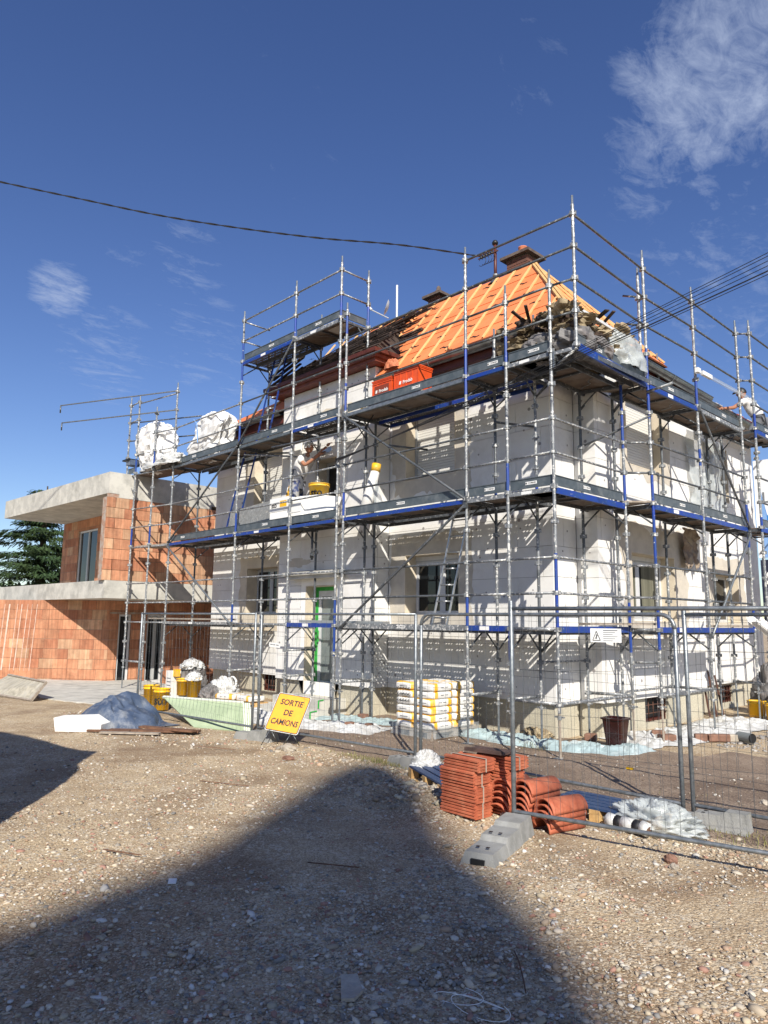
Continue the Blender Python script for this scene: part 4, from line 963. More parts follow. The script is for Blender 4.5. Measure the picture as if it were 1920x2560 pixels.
# ---------------------------------------------------------------- scaffolding
def Z(zr): return zr + G0
PP = {'A0': (0, 0), 'A1': (-.8, 0), 'A2': (-1.6, 0), 'A3r': (-4.58, 0), 'A3': (-4.77, 0), 'A4': (-6.27, 0), 'A5': (-8.29, 0), 'A6': (-11.39, 0),
      'a1': (-.8, .75), 'a2': (-1.6, .75), 'a3r': (-4.50, .72), 'a3': (-4.77, .72), 'a4': (-6.27, .70), 'a5': (-8.29, .75), 'a6': (-11.39, .75),
      'L1': (-12.1, -.2), 'L2': (-13.0, -.28), 'L3': (-13.55, -.28), 'l2': (-13.0, .3),
      'B1': (0, 2.03), 'b1': (-.66, 1.85), 'B2': (.32, 2.33), 'b2': (-.36, 2.40), 'B3': (.36, 4.14), 'b3': (-.34, 4.14), 'B4': (.35, 6.25), 'b4': (-.35, 6.25),
      'T0': (.40, .04), 'C4': (.55, 6.42), 'C5': (.55, 7.9), 'c4': (-.15, 6.5), 'B5': (.3, 9.2), 'b5': (-.4, 9.2)}
SCF = {}
SCF['L'] = thing('scaffold', 'tall left scaffold run with two rooftop tower bays before the front door side', 'scaffold', (-8, 0, 0), 'scaffold runs around the white house')
SCF['M'] = thing('scaffold', 'scaffold wrapping the nearest house corner, its tallest post above the debris pile', 'scaffold', (-2, 0, 0), 'scaffold runs around the white house')
SCF['R'] = thing('scaffold', 'scaffold run along the right facade receding to the picture edge', 'scaffold', (.3, 4, 0), 'scaffold runs around the white house')
SCF['E'] = thing('scaffold', 'narrow end scaffold beside the brick annex holding the leftmost white bag', 'scaffold', (-12.5, -.2, 0), 'scaffold runs around the white house')
def post(run, n, z0=-1.0, z1=5.1, blue=(), foot=True, m='galv', rh=.5, top=True, dark=None):
    """standard with ring collars every half metre, screw jack and base plate"""
    x, y = PP[n]; par = SCF[run]; mb = MB(); r = .0245; zz = Z(z0 - .12 if foot else z0)
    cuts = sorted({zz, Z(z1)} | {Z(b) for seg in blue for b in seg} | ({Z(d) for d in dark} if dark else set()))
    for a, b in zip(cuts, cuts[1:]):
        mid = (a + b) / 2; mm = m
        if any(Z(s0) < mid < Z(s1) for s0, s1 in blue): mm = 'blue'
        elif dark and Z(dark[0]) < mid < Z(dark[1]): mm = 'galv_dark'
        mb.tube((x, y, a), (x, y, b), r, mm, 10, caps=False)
    if top: mb.tube((x, y, Z(z1)), (x, y, Z(z1) + .14), .018, 'galv_clean', 8)
    k = math.ceil(z0 / rh) * rh
    while k <= z1 + .01:
        mb.tube((x, y, Z(k) - .028), (x, y, Z(k) + .028), .036, 'galv', 10)
        mb.obox((x, y, Z(k)), ((.058, 0, 0), (0, .014, 0), (0, 0, .03)), 'galv'); mb.obox((x, y, Z(k)), ((.0139, 0, 0), (0, .058, 0), (0, 0, .0299)), 'galv')
        k += rh
    o = obj('post', mb, par, origin=(x, y, Z(z0)))
    if foot:
        g0 = gh(x, y)
        mb = MB(); mb.tube((x, y, g0 + .02), (x, y, Z(z0) - .1), .017, 'grey_wood' if n in ('A0', 'A1', 'B1', 'B2') else 'galv_clean', 8)
        mb.tube((x, y, Z(z0) - .20), (x, y, Z(z0) - .15), .03, 'galv', 8); mb.obox((x, y, Z(z0) - .165), ((.075, 0, 0), (0, .008, 0), (0, 0, .01)), 'galv')
        mb.box((x - .075, y - .075, g0 + .008), (x + .075, y + .075, g0 + .022), 'galv'); obj('base_jack', mb, par)
    return o
def P3(n, zr): return Vector((*PP[n], Z(zr)))
def rail(run, a, b, zr, m='galv', r=.0185, name='guard_rail'):
    p0, p1 = P3(a, zr), P3(b, zr); d = (p1 - p0).normalized(); p0 = p0 + d * .035; p1 = p1 - d * .035
    return tubeobj(name, p0, p1, r, m, SCF[run], 8)
def beam(run, a, b, zr, m='blue', h=.075, w_=.03, white=True, off=(0, 0, 0)):
    o3 = Vector(off); p0, p1 = P3(a, zr) + o3, P3(b, zr) + o3; d = (p1 - p0).normalized(); p0 += d * .03; p1 -= d * .03
    mb = MB(); mb.bar(p0, p1, w_, h, m)
    if white:
        c = p0.lerp(p1, .42); s = Vector((d.y, -d.x, 0)) * (w_ / 2 + .0015); mb.bar(c - d * .09 + s, c + d * .09 + s, .001, h * .72, 'print_white')
    return obj('ledger', mb, SCF[run])
def label_at(mb, c, d, n, w_=.20, h=.046, word='COMABI'):
    c = Vector(c) + n * .002; up = Vector((0, 0, 1))
    mb.quad(c - d * w_ / 2 - up * h / 2, c + d * w_ / 2 - up * h / 2, c + d * w_ / 2 + up * h / 2, c - d * w_ / 2 + up * h / 2, 'print_white')
    text(mb, word, h * .80, c + n * .0015 + d * .014, d, up, 'print_black', False)
    q = c + n * .0015 - d * (w_ / 2 - .016); s = h * .25
    mb.quad(q - d * s - up * s, q + d * s - up * s, q + d * s + up * s, q - d * s + up * s, 'print_black')
def toeboard(run, a, b, zr, frac=.6, h=.15, side=1, m='toe'):
    p0, p1 = P3(a, zr), P3(b, zr); d = (p1 - p0).normalized(); n = Vector((d.y, -d.x, 0)) * side
    p0 = p0 + d * .03 + n * -.030; p1 = p1 - d * .03 + n * -.030; up = Vector((0, 0, 1))
    mb = MB(); mb.bar(p0 + up * (h / 2 + .03), p1 + up * (h / 2 + .03), .012, h, m)
    for k in (.035, h + .025): mb.bar(p0 + up * k + n * .008, p1 + up * k + n * .008, .014, .012, m)
    o = obj('toe_board', mb, SCF[run])
    if (p1 - p0).length > .7:
        mb = MB(); label_at(mb, p0.lerp(p1, frac) + n * .0065 + up * (h / 2 + .03), d if side > 0 else -d, n); stuff_ = obj('sticker', mb, o)
    return o
def perforated(run, p0, p1, inw, width=.30, zr=0.0, edge='galv_dark'):
    """steel plank with real punched slots, downturned blue rims"""
    p0, p1, inw = Vector(p0), Vector(p1), Vector(inw); d = (p1 - p0); L = d.length; d.normalize(); mb = MB()
    nU = max(4, int(L / .062)); nV = 7; du = L / nU; dv = width / nV; up = Vector((0, 0, 1))
    def pt(u, v, z=0): return p0 + d * u + inw * v + up * z
    for i in range(nU):
        for j in range(nV):
            u0, v0 = i * du, j * dv; hole = (j in (1, 3, 5)) and ((i + j) % 4 != 2)
            if not hole: mb.quad(pt(u0, v0), pt(u0 + du, v0), pt(u0 + du, v0 + dv), pt(u0, v0 + dv), 'steel_deck'); continue
            a, b, c, e = u0 + du * .28, u0 + du * .72, v0 + dv * .28, v0 + dv * .72
            o = [pt(u0, v0), pt(u0 + du, v0), pt(u0 + du, v0 + dv), pt(u0, v0 + dv)]; q = [pt(a, c), pt(b, c), pt(b, e), pt(a, e)]
            for k in range(4): mb.quad(o[k], o[(k + 1) % 4], q[(k + 1) % 4], q[k], 'steel_deck')
    for v in (0, width):
        mb.bar(pt(0, v, -.03), pt(L, v, -.03), .008, .07, edge)
    return obj('steel_plank', mb, SCF[run])
def deckboard(run, p0, p1, inw, width=.61, spot=False):
    """aluminium framed plywood platform with wire loop below"""
    p0, p1, inw = Vector(p0), Vector(p1), Vector(inw); d = (p1 - p0); L = d.length; d.normalize(); up = Vector((0, 0, 1))
    def pt(u, v, z=0): return p0 + d * u + inw * v + up * z
    mb = MB(); mb.obox(pt(L / 2, width / 2, 0), (d * (L / 2 - .01), inw * (width / 2 - .025), up * .006), 'board')
    for v in (.0125, width - .0125): mb.bar(pt(0, v, -.025), pt(L, v, -.025), .025, .07, 'galv_dark')
    k = .02
    n = max(2, int(L / .75))
    for i in range(n + 1): u = .02 + (L - .04) * i / n; mb.bar(pt(u, .03, -.03), pt(u, width - .03, -.03), .03, .03, 'galv_dark')
    for c in ([.3] if L < 1.6 else [.25, .72]):
        pts = [pt(L * c + t * .5 * L / 3, .12 + .36 * t + .05 * math.sin(t * 9), -.012 - .02 * abs(math.sin(t * 3.1))) for t in np.linspace(0, 1, 10)]; mb.path(pts, .006, 'galv_clean', 5)
    if spot: mb.obox(pt(L * .75, width * .5, -.008), (d * .28, inw * .14, up * .004), 'concrete')
    return obj('platform_board', mb, SCF[run])
def bracket(run, n, zr, dirv, length=.72, drop=.38, m='galv_dark'):
    p = P3(n, zr); d = Vector(dirv).normalized(); e = p + d * length; mb = MB()
    mb.bar(p + d * .03 + Vector((0, 0, -.05)), e + Vector((0, 0, -.05)), .035, .05, m); obj('transom', mb, SCF[run])
    if drop: tubeobj('knee_brace', p + Vector((0, 0, -drop)) + d * .03, p + d * min(length, .36) + Vector((0, 0, -.07)), .014, m, SCF[run], 6)
B = ((-.15, .12),)
# posts, front line
def bl(*k): return [(a - .95 + .5, a - .06) for a in k]
post('L', 'A6', z1=6.1, blue=[], m='galv'); post('L', 'A5', z1=7.1, blue=[(0.02, .42), (2.0, 2.45), (3.98, 4.5), (5.55, 6.0), (6.05, 6.45)]); post('L', 'A4', z1=7.15, blue=[(6.02, 6.45)])
post('L', 'A3', z1=7.15, blue=[(0, .5), (-.55, 0), (6.02, 6.45)]); post('M', 'A3r', z1=6.1, blue=[(2.03, 2.5), (4.05, 4.6), (5.6, 6.0)])
post('M', 'A2', z1=6.1, blue=[(0.03, .48), (3.7, 4.0), (4.03, 4.48)]); post('M', 'A1', z1=5.15, blue=[(-.45, .05), (2.03, 2.45), (4.03, 4.45)]); post('M', 'A0', z1=5.12, blue=[(0, 1.05)])
post('M', 'B1', z1=4.0, blue=[(-.35, .42), (2.03, 2.46), (2.9, 4.0)], top=False)
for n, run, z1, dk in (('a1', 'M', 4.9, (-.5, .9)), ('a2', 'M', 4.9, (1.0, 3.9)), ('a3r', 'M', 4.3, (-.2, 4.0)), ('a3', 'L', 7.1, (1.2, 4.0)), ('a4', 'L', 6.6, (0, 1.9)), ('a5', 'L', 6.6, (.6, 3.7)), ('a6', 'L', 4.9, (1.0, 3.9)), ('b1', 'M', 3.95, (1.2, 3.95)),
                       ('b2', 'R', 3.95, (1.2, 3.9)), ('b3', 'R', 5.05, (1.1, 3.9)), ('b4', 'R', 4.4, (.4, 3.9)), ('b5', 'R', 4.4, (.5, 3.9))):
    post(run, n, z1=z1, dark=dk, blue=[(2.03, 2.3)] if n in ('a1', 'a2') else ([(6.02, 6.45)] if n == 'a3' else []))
post('R', 'B2', z1=6.2, blue=[(-.3, .3), (1.0, 2.5), (3.4, 4.6)]); post('R', 'B3', z1=6.15, blue=[(2.9, 3.2), (4.0, 4.5)]); post('R', 'B4', z1=6.15, blue=[(0, .45), (1.6, 2.45)])
post('R', 'C4', z0=-1.0, z1=6.15, blue=[(1.9, 2.2), (3.8, 4.3)]); post('R', 'c4', z1=4.0, dark=(.3, 3.9)); post('R', 'C5', z1=6.15, blue=[(2.03, 2.5)]); post('R', 'B5', z1=6.1); 
post('M', 'T0', z0=3.98, z1=6.15, foot=False); post('M', 'B1', z0=4.0, z1=4.02, foot=False, top=False) if False else None
PP['T1'] = (.24, 2.30); post('R', 'T1', z0=3.9, z1=5.9, foot=False, blue=[(3.95, 4.6)])
post('E', 'L1', z1=5.55, blue=[(2.03, 2.5), (4.03, 4.5)]); post('E', 'L2', z1=6.05, blue=[(2.03, 2.5), (4.03, 4.4)]); post('E', 'L3', z0=3.8, z1=6.1, foot=False)
# rails
def rails(run, seq, zs, m='galv'):
    for a, b in zip(seq, seq[1:]):
        for z in zs: rail(run, a, b, z, m)
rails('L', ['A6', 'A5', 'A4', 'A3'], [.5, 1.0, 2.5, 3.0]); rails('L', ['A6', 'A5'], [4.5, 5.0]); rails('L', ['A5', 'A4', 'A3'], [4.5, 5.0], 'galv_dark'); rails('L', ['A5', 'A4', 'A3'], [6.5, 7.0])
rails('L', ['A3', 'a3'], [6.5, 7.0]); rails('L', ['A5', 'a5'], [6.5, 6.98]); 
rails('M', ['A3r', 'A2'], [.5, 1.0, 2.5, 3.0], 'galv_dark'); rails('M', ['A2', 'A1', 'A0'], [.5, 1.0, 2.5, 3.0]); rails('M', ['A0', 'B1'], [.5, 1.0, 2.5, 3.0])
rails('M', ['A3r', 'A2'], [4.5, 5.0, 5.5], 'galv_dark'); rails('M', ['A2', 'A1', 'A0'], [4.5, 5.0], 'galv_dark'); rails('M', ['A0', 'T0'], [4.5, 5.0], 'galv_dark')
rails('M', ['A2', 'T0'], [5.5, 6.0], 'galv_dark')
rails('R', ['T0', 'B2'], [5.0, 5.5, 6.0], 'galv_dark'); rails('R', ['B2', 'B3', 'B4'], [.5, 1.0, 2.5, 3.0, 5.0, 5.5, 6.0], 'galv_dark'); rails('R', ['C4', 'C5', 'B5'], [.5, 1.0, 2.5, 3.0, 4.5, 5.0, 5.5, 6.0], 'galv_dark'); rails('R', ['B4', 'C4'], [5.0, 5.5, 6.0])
rails('M', ['B1', 'B2'], [-.5, .5, 1.0, 2.5, 3.0])
rails('E', ['A6', 'L2'], [.5, 1.0, 2.5, 3.0, 4.5, 5.0]); rails('E', ['A6', 'L1', 'L2'], [0.0]); rails('E', ['L2', 'L3'], [5.5, 6.0])
tubeobj('loose_tube', P3('A6', 6.02), (-15.57, -1.5, 7.90), .019, 'galv_clean', SCF['E'], 8); tubeobj('loose_tube', P3('A6', 5.5), (-15.36, -1.5, 7.34), .019, 'galv_clean', SCF['E'], 8)
for e, z in (((-15.57, -1.5), 6.18), ((-15.36, -1.5), 5.62)): tubeobj('loose_tube', (e[0], e[1], Z(z)), (e[0], e[1], Z(z) - .22), .02, 'galv_clean', SCF['E'], 8)
rails('E', ['A6', 'L2'], [5.95]); rails('E', ['L3', 'a6'], [4.98, 5.5], 'galv_dark')
# base ledgers 1 m below the first platform, and inner transoms
for run, a, b in (('M', 'A1', 'A0'), ('M', 'A0', 'B1'), ('R', 'B2', 'B3'), ('R', 'C4', 'C5'), ('M', 'A2', 'a2'), ('M', 'A1', 'a1'), ('M', 'B1', 'b1'), ('L', 'A5', 'a5'), ('L', 'A4', 'a4'), ('M', 'A3r', 'a3r'), ('L', 'A3', 'a3'), ('R', 'B3', 'b3'), ('E', 'L1', 'L2')):
    rail(run, a, b, -1.0, r=.024, name='base_ledger')
rail('R', 'b2', 'b3', -1.0, r=.02, name='base_ledger'); rail('R', 'B4', 'c4', -1.0, r=.02, name='base_ledger'); rail('L', 'A4', 'a4', -.5, r=.02, name='base_ledger'); rail('M', 'b1', 'a1', -.5, r=.018, name='base_ledger')
rail('L', 'a5', 'a4', 1.02, 'galv_dark', name='inner_rail'); rail('L', 'a4', 'a3', 1.02, 'galv_dark', name='inner_rail')
# first level ledgers
beam('L', 'A6', 'A5', 0, 'galv', .06, white=True); rail('L', 'A5', 'A4', 0, r=.024, name='ledger'); beam('L', 'A4', 'A3', 0, 'blue', .08); beam('M', 'A3r', 'A2', 0, 'galv', .09, white=False)
mb = MB(); label_at(mb, P3('A3r', 0).lerp(P3('A2', 0), .52) + Vector((0, -.016, 0)), Vector((1, 0, 0)), Vector((0, -1, 0)), .2, .05); obj('sticker', mb, SCF['M'])
beam('M', 'A2', 'A1', 0, 'blue', .08); rail('M', 'A1', 'A0', 0, r=.026, name='ledger'); beam('M', 'A0', 'B1', 0, 'blue', .09, white=False); rail('M', 'B1', 'B2', 0, r=.024, name='ledger'); beam('R', 'B2', 'B3', 0, 'blue', .085); beam('R', 'B3', 'B4', 0, 'blue', .085, white=False); rail('R', 'C4', 'C5', 0, r=.024, name='ledger')
# platforms
fr = [('L', 'A6', 'A5'), ('L', 'A5', 'A4'), ('L', 'A4', 'A3'), ('M', 'A3r', 'A2'), ('M', 'A2', 'A0')]
def plat(run, a, b, zr, width=.61, spot=False, perf=False):
    p0, p1 = P3(a, zr), P3(b, zr); d = (p1 - p0).normalized(); inw = Vector((-d.y, d.x, 0)); p0 += d * .04 + inw * .05; p1 -= d * .04 - inw * .05
    if perf: perforated(run, p0, p1, inw, .30); perforated(run, p0 + inw * .315, p1 + inw * .315, inw, .30)
    else: deckboard(run, p0, p1, inw, width, spot)
for run, a, b in fr:
    for lv in (2, 4): plat(run, a, b, lv, perf=(lv == 4 and a == 'A4'))
plat('L', 'A5', 'A4', 6, perf=True); plat('L', 'A4', 'A3', 6, spot=True)
for lv in (2, 4): plat('M', 'A0', 'B1', lv); plat('R', 'B2', 'B3', lv); plat('R', 'B3', 'B4', lv); plat('R', 'C4', 'C5', lv)
for lv in (2, 4):
    mb = MB(); mb.prism([(0.02, 2.0), (-.6, 1.95), (-.35, 2.45), (.36, 2.33)], Z(lv) + .012, Z(lv) + .04, 'grey_wood'); obj('gangway_board', mb, SCF['M'])
    if lv == 4: 
        perforated('M', (.10, .10, Z(4)), (.14, 2.2, Z(4)), (1, 0, 0), .28); 
mb = MB(); mb.prism([(-13.35, -.2), (-13.35, .45), (-11.42, .70), (-11.42, .03)], Z(4) - .02, Z(4) + .01, 'board'); obj('platform_board', mb, SCF['E'])
mb = MB(); mb.prism([(-12.9, -.2), (-12.9, .4), (-11.42, .70), (-11.42, .03)], Z(2) - .02, Z(2) + .01, 'grey_wood'); obj('platform_board', mb, SCF['E'])
for z in (2, 4): tubeobj('ledger', P3('A6', z - .05), P3('L2', z - .05), .022, 'galv', SCF['E'], 8); tubeobj('ledger', P3('L2', z - .05), P3('L3', 4 - .05) if z == 4 else P3('L2', z - .04) + Vector((-.3, .1, 0)), .022, 'galv', SCF['E'], 8)
tubeobj('knee_brace', P3('L3', 3.85), P3('L2', 3.45), .015, 'galv', SCF['E'], 6)
toeboard('E', 'L3', 'L2', 4, .5); 
# inner perforated planks on brackets (only where the wall is set back)
for run, x0, x1, lvls in (('L', -11.35, -8.33, (0, 2)), ('M', -4.50, -1.64, (0, 2, 4)), ('M', -1.58, -.84, (0, 2, 4))):
    for lv in lvls: perforated(run, (x0, .80, Z(lv) - .01), (x1, .80, Z(lv) - .01), (0, 1, 0), .32 if run != 'L' else .36, edge='blue' if lv == 4 else 'galv_dark')
perforated('L', (-8.27, .80, Z(2) - .01), (-7.9, .80, Z(2) - .01), (0, 1, 0), .3)
perforated('L', (-11.35, .80, Z(4) - .01), (-8.33, .80, Z(4) - .01), (0, 1, 0), .2)
for lv in (0, 2, 4): perforated('M', (-.84, .12, Z(lv) - .012), (-.84, .74, Z(lv) - .012), (-1, 0, 0), .01) if False else None
for lv in (0, 2): perforated('L', (-6.2, .08, Z(0) - .01), (-4.8, .08, Z(0) - .01), (0, 1, 0), .3) if lv == 9 else None
# first level: boards actually lie on some bays
for run, a, b in (('L', 'A6', 'A5'), ('M', 'A3r', 'A2'), ('M', 'A2', 'A0')):
    p0, p1 = P3(a, -.01), P3(b, -.01); perforated(run, p0 + Vector((.05, .06, 0)), p1 + Vector((-.05, .06, 0)), (0, 1, 0), .30); perforated(run, p0 + Vector((.05, .40, 0)), p1 + Vector((-.05, .40, 0)), (0, 1, 0), .30)
perforated('M', (-.06, .08, Z(0) - .01), (-.06, 1.95, Z(0) - .01), (-1, 0, 0), .30); perforated('M', (-.38, .08, Z(0) - .01), (-.38, 1.75, Z(0) - .01), (-1, 0, 0), .28)
perforated('R', (.28, 2.4, Z(0) - .01), (.30, 4.1, Z(0) - .01), (-1, 0, 0), .30); perforated('R', (-.04, 2.4, Z(0) - .01), (-.02, 4.1, Z(0) - .01), (-1, 0, 0), .28); perforated('R', (.30, 4.2, Z(0) - .01), (.30, 6.2, Z(0) - .01), (-1, 0, 0), .30)
for run, a, b, z, m, wh in (('M', 'A3r', 'A2', 4, 'galv_clean', 0), ('M', 'A2', 'A1', 4, 'blue', 0), ('M', 'A1', 'A0', 4, 'galv', 1), ('L', 'A4', 'A3', 4, 'blue', 1), ('L', 'A5', 'A4', 4, 'toe', 0), ('L', 'A6', 'A5', 4, 'galv_clean', 0),
                           ('M', 'A3r', 'A2', 2, 'blue', 0), ('M', 'A2', 'A1', 2, 'galv', 0), ('M', 'A1', 'A0', 2, 'galv', 1), ('L', 'A5', 'A4', 2, 'blue', 1), ('L', 'A4', 'A3', 2, 'blue', 0), ('L', 'A6', 'A5', 2, 'blue', 0)):
    beam(run, a, b, z - .04, m, .06, white=bool(wh))
beam('M', 'A0', 'B1', 2 - .05, 'blue', .09, white=False); beam('R', 'B2', 'B3', 2 - .05, 'blue', .08); beam('R', 'B3', 'B4', 2 - .05, 'blue', .08, white=False)
beam('R', 'T0', 'B2', 4 - .02, 'blue', .12); beam('R', 'B2', 'B3', 4 - .05, 'blue', .08); beam('R', 'B3', 'B4', 4 - .05, 'galv', .07, white=True); beam('R', 'C4', 'C5', 4 - .05, 'blue', .08); beam('R', 'C4', 'C5', 2 - .05, 'blue', .08)
beam('L', 'A5', 'A4', 6 - .05, 'blue', .07); beam('L', 'A4', 'A3', 6 - .05, 'galv', .07)
for a, b, run, f in (('A6', 'A5', 'L', .2), ('A5', 'A4', 'L', .55), ('A4', 'A3', 'L', .55), ('A3r', 'A2', 'M', .5), ('A2', 'A1', 'M', .55), ('A1', 'A0', 'M', .5), ('A0', 'B1', 'M', .45), ('B2', 'B3', 'R', .6), ('B3', 'B4', 'R', .5), ('C4', 'C5', 'R', .6)):
    for lv in (2, 4):
        if a == 'A0' and lv == 4: toeboard('R', 'T0', 'B2', 4.02, .3); continue
        toeboard(run, a, b, lv, f + (.12 if lv == 4 else 0) * (1 if f < .6 else -1))
toeboard('L', 'A5', 'A4', 6, .55); toeboard('L', 'A4', 'A3', 6, .5); toeboard('L', 'A3', 'a3', 6, .5)
# transoms and knee braces from outer to inner posts
for o_, i_, run, zs in (('A1', 'a1', 'M', (0, 2, 4)), ('A2', 'a2', 'M', (0, 2, 4)), ('A3r', 'a3r', 'M', (0, 2, 4)), ('A3', 'a3', 'L', (0, 2, 4, 6)), ('A4', 'a4', 'L', (0, 2, 4, 6)), ('A5', 'a5', 'L', (0, 2, 4, 6)), ('A6', 'a6', 'L', (0, 2, 4)),
                        ('B1', 'b1', 'M', (0, 2, 4)), ('B2', 'b2', 'R', (0, 2, 4)), ('B3', 'b3', 'R', (0, 2, 4)), ('B4', 'b4', 'R', (0, 2, 4)), ('C4', 'c4', 'R', (2, 4))):
    for z in zs:
        d = P3(i_, z) - P3(o_, z); bracket(run, o_, z, d, d.length + .04, .32, 'galv_dark'); 
        q = MB(); pi = P3(i_, z); dn = d.normalized(); tubeobj('knee_brace', pi + Vector((0, 0, -.34)), pi - dn * .28 + Vector((0, 0, -.07)), .013, 'galv_dark', SCF[run], 6)
for n, run, lv in (('a1', 'M', (0, 2, 4)), ('a2', 'M', (0, 2, 4)), ('a3r', 'M', (0, 2, 4)), ('a5', 'L', (0, 2)), ('a6', 'L', (0, 2))):
    for z in lv: bracket(run, n, z, (0, 1, 0), .38, .34)
for n, run in (('a1', 'M'), ('b2', 'R'), ('b3', 'R'), ('b1', 'M')):
    for z in (0, 2, 4): bracket(run, n, z, (1, 0, 0) if n[0] == 'a' else (0, 1, 0), .4, .34)
bracket('M', 'A0', 4, (1, .1, 0), .42, 0, 'galv'); tubeobj('knee_brace', P3('A0', 3.72) + Vector((.03, 0, 0)), P3('T0', 3.95), .02, 'galv', SCF['M'], 8)
mb = MB(); mb.bar(P3('A0', 4.02) + Vector((.05, .0, -.3)), P3('A0', 4.0) + Vector((.05, 0, -.02)), .03, .03, 'galv_clean', (0, 1, 0)); obj('bracket_plate', mb, SCF['M'])
# diagonals
def diag(run, a, za, b, zb, m='galv_clean', off=-.045, r=.022):
    o3 = Vector((0, off, 0)) if a[0] in 'AL' else Vector((-off, 0, 0)); p0, p1 = P3(a, za) + o3, P3(b, zb) + o3
    tubeobj('diagonal_brace', p0, p1, r, m, SCF[run], 8)
    for p in (p0, p1): mb = MB(); mb.obox(p - o3 * .4, ((.03, 0, 0), (0, .03, 0), (0, 0, .045)), 'galv_dark'); obj('coupler', mb, SCF[run])
diag('L', 'A4', 5.95, 'A5', 4.0, 'galv_dark'); diag('L', 'A5', 4.0, 'A6', 2.0, 'galv_dark'); diag('L', 'A6', 1.9, 'A5', 0.0, 'galv_clean')
diag('M', 'A3r', 3.95, 'A2', 2.0, 'galv_dark'); diag('M', 'A2', 1.9, 'A3r', -.05, 'galv_dark')
diag('R', 'B3', 3.95, 'B4', 1.95, 'galv_dark'); diag('R', 'B4', 1.85, 'B3', -.1, 'galv_clean')
tubeobj('coupling_tube', (-6.9, -.06, Z(3.72)), (-4.7, -.06, Z(3.62)), .021, 'galv_dark', SCF['L'], 8)
tubeobj('wall_tie', (-8.2, .1, Z(3.8)), (-6.5, .55, Z(3.55)), .02, 'galv', SCF['L'], 8); tubeobj('wall_tie', (-8.25, .5, Z(3.9)), (-7.1, .6, Z(3.75)), .02, 'galv_dark', SCF['L'], 8)
tubeobj('wall_tie', (.32, 2.3, Z(3.85)), (.75, 2.3, Z(3.9)), .022, 'galv', SCF['R'], 8); tubeobj('wall_tie', (-.7, 1.85, Z(3.0)), (.36, 2.33, Z(3.45)), .018, 'galv_dark', SCF['R'], 8)
tubeobj('wall_tie', (-3.9, .5, Z(3.35)), (-3.6, 1.25, Z(3.35)), .02, 'galv_dark', SCF['M'], 8); tubeobj('wall_tie', (-1.5, .6, Z(3.35)), (-1.2, 1.28, Z(3.35)), .02, 'galv_dark', SCF['M'], 8)
tubeobj('wall_tie', (-5.95, .35, Z(1.9)), (-5.95, .35, Z(1.3)), .024, 'galv_dark', SCF['L'], 8); tubeobj('coupler', (-5.95, .35, Z(1.34)), (-5.95, .35, Z(1.44)), .04, 'galv_dark', SCF['L'], 8)
for zz in (5.5, 5.0, 4.6):
    tubeobj('half_coupler', P3('T1', zz) + Vector((-.02, 0, .03)), P3('T1', zz) + Vector((-.24, -.07, .1)), .018, 'galv_dark', SCF['R'], 8)

# ladders
def ladder(label, p0, p1, w_, n, m, side, cat='ladder', name='ladder'):
    p0, p1, side = Vector(p0), Vector(p1), Vector(side).normalized(); T = thing(name, label, cat, p0)
    for s in (-1, 1): mb = MB(); mb.bar(p0 + side * s * w_ / 2, p1 + side * s * w_ / 2, .018, .035, m, (0, 1, 0)); obj('stile', mb, T)
    for i in range(n):
        c = p0.lerp(p1, (i + .5) / n); tubeobj('rung', c - side * w_ / 2, c + side * w_ / 2, .013, 'alu', T, 6)
ladder('aluminium ladder leaning in front of the ground floor window, right of the door', (-2.55, .42, Z(0) + .02), (-2.15, .62, Z(2.2)), .30, 8, 'alu', (1, .1, 0))
ladder('blue sided access ladder on the left scaffold below the tower bays', (-9.25, .45, Z(2) + .03), (-8.55, .5, Z(4.05)), .32, 8, 'blue', (1, .4, 0))
ladder('blue sided ladder climbing to the highest left platform', (-8.1, .45, Z(4) + .03), (-7.5, .5, Z(6.0)), .30, 8, 'blue', (1, .4, 0))

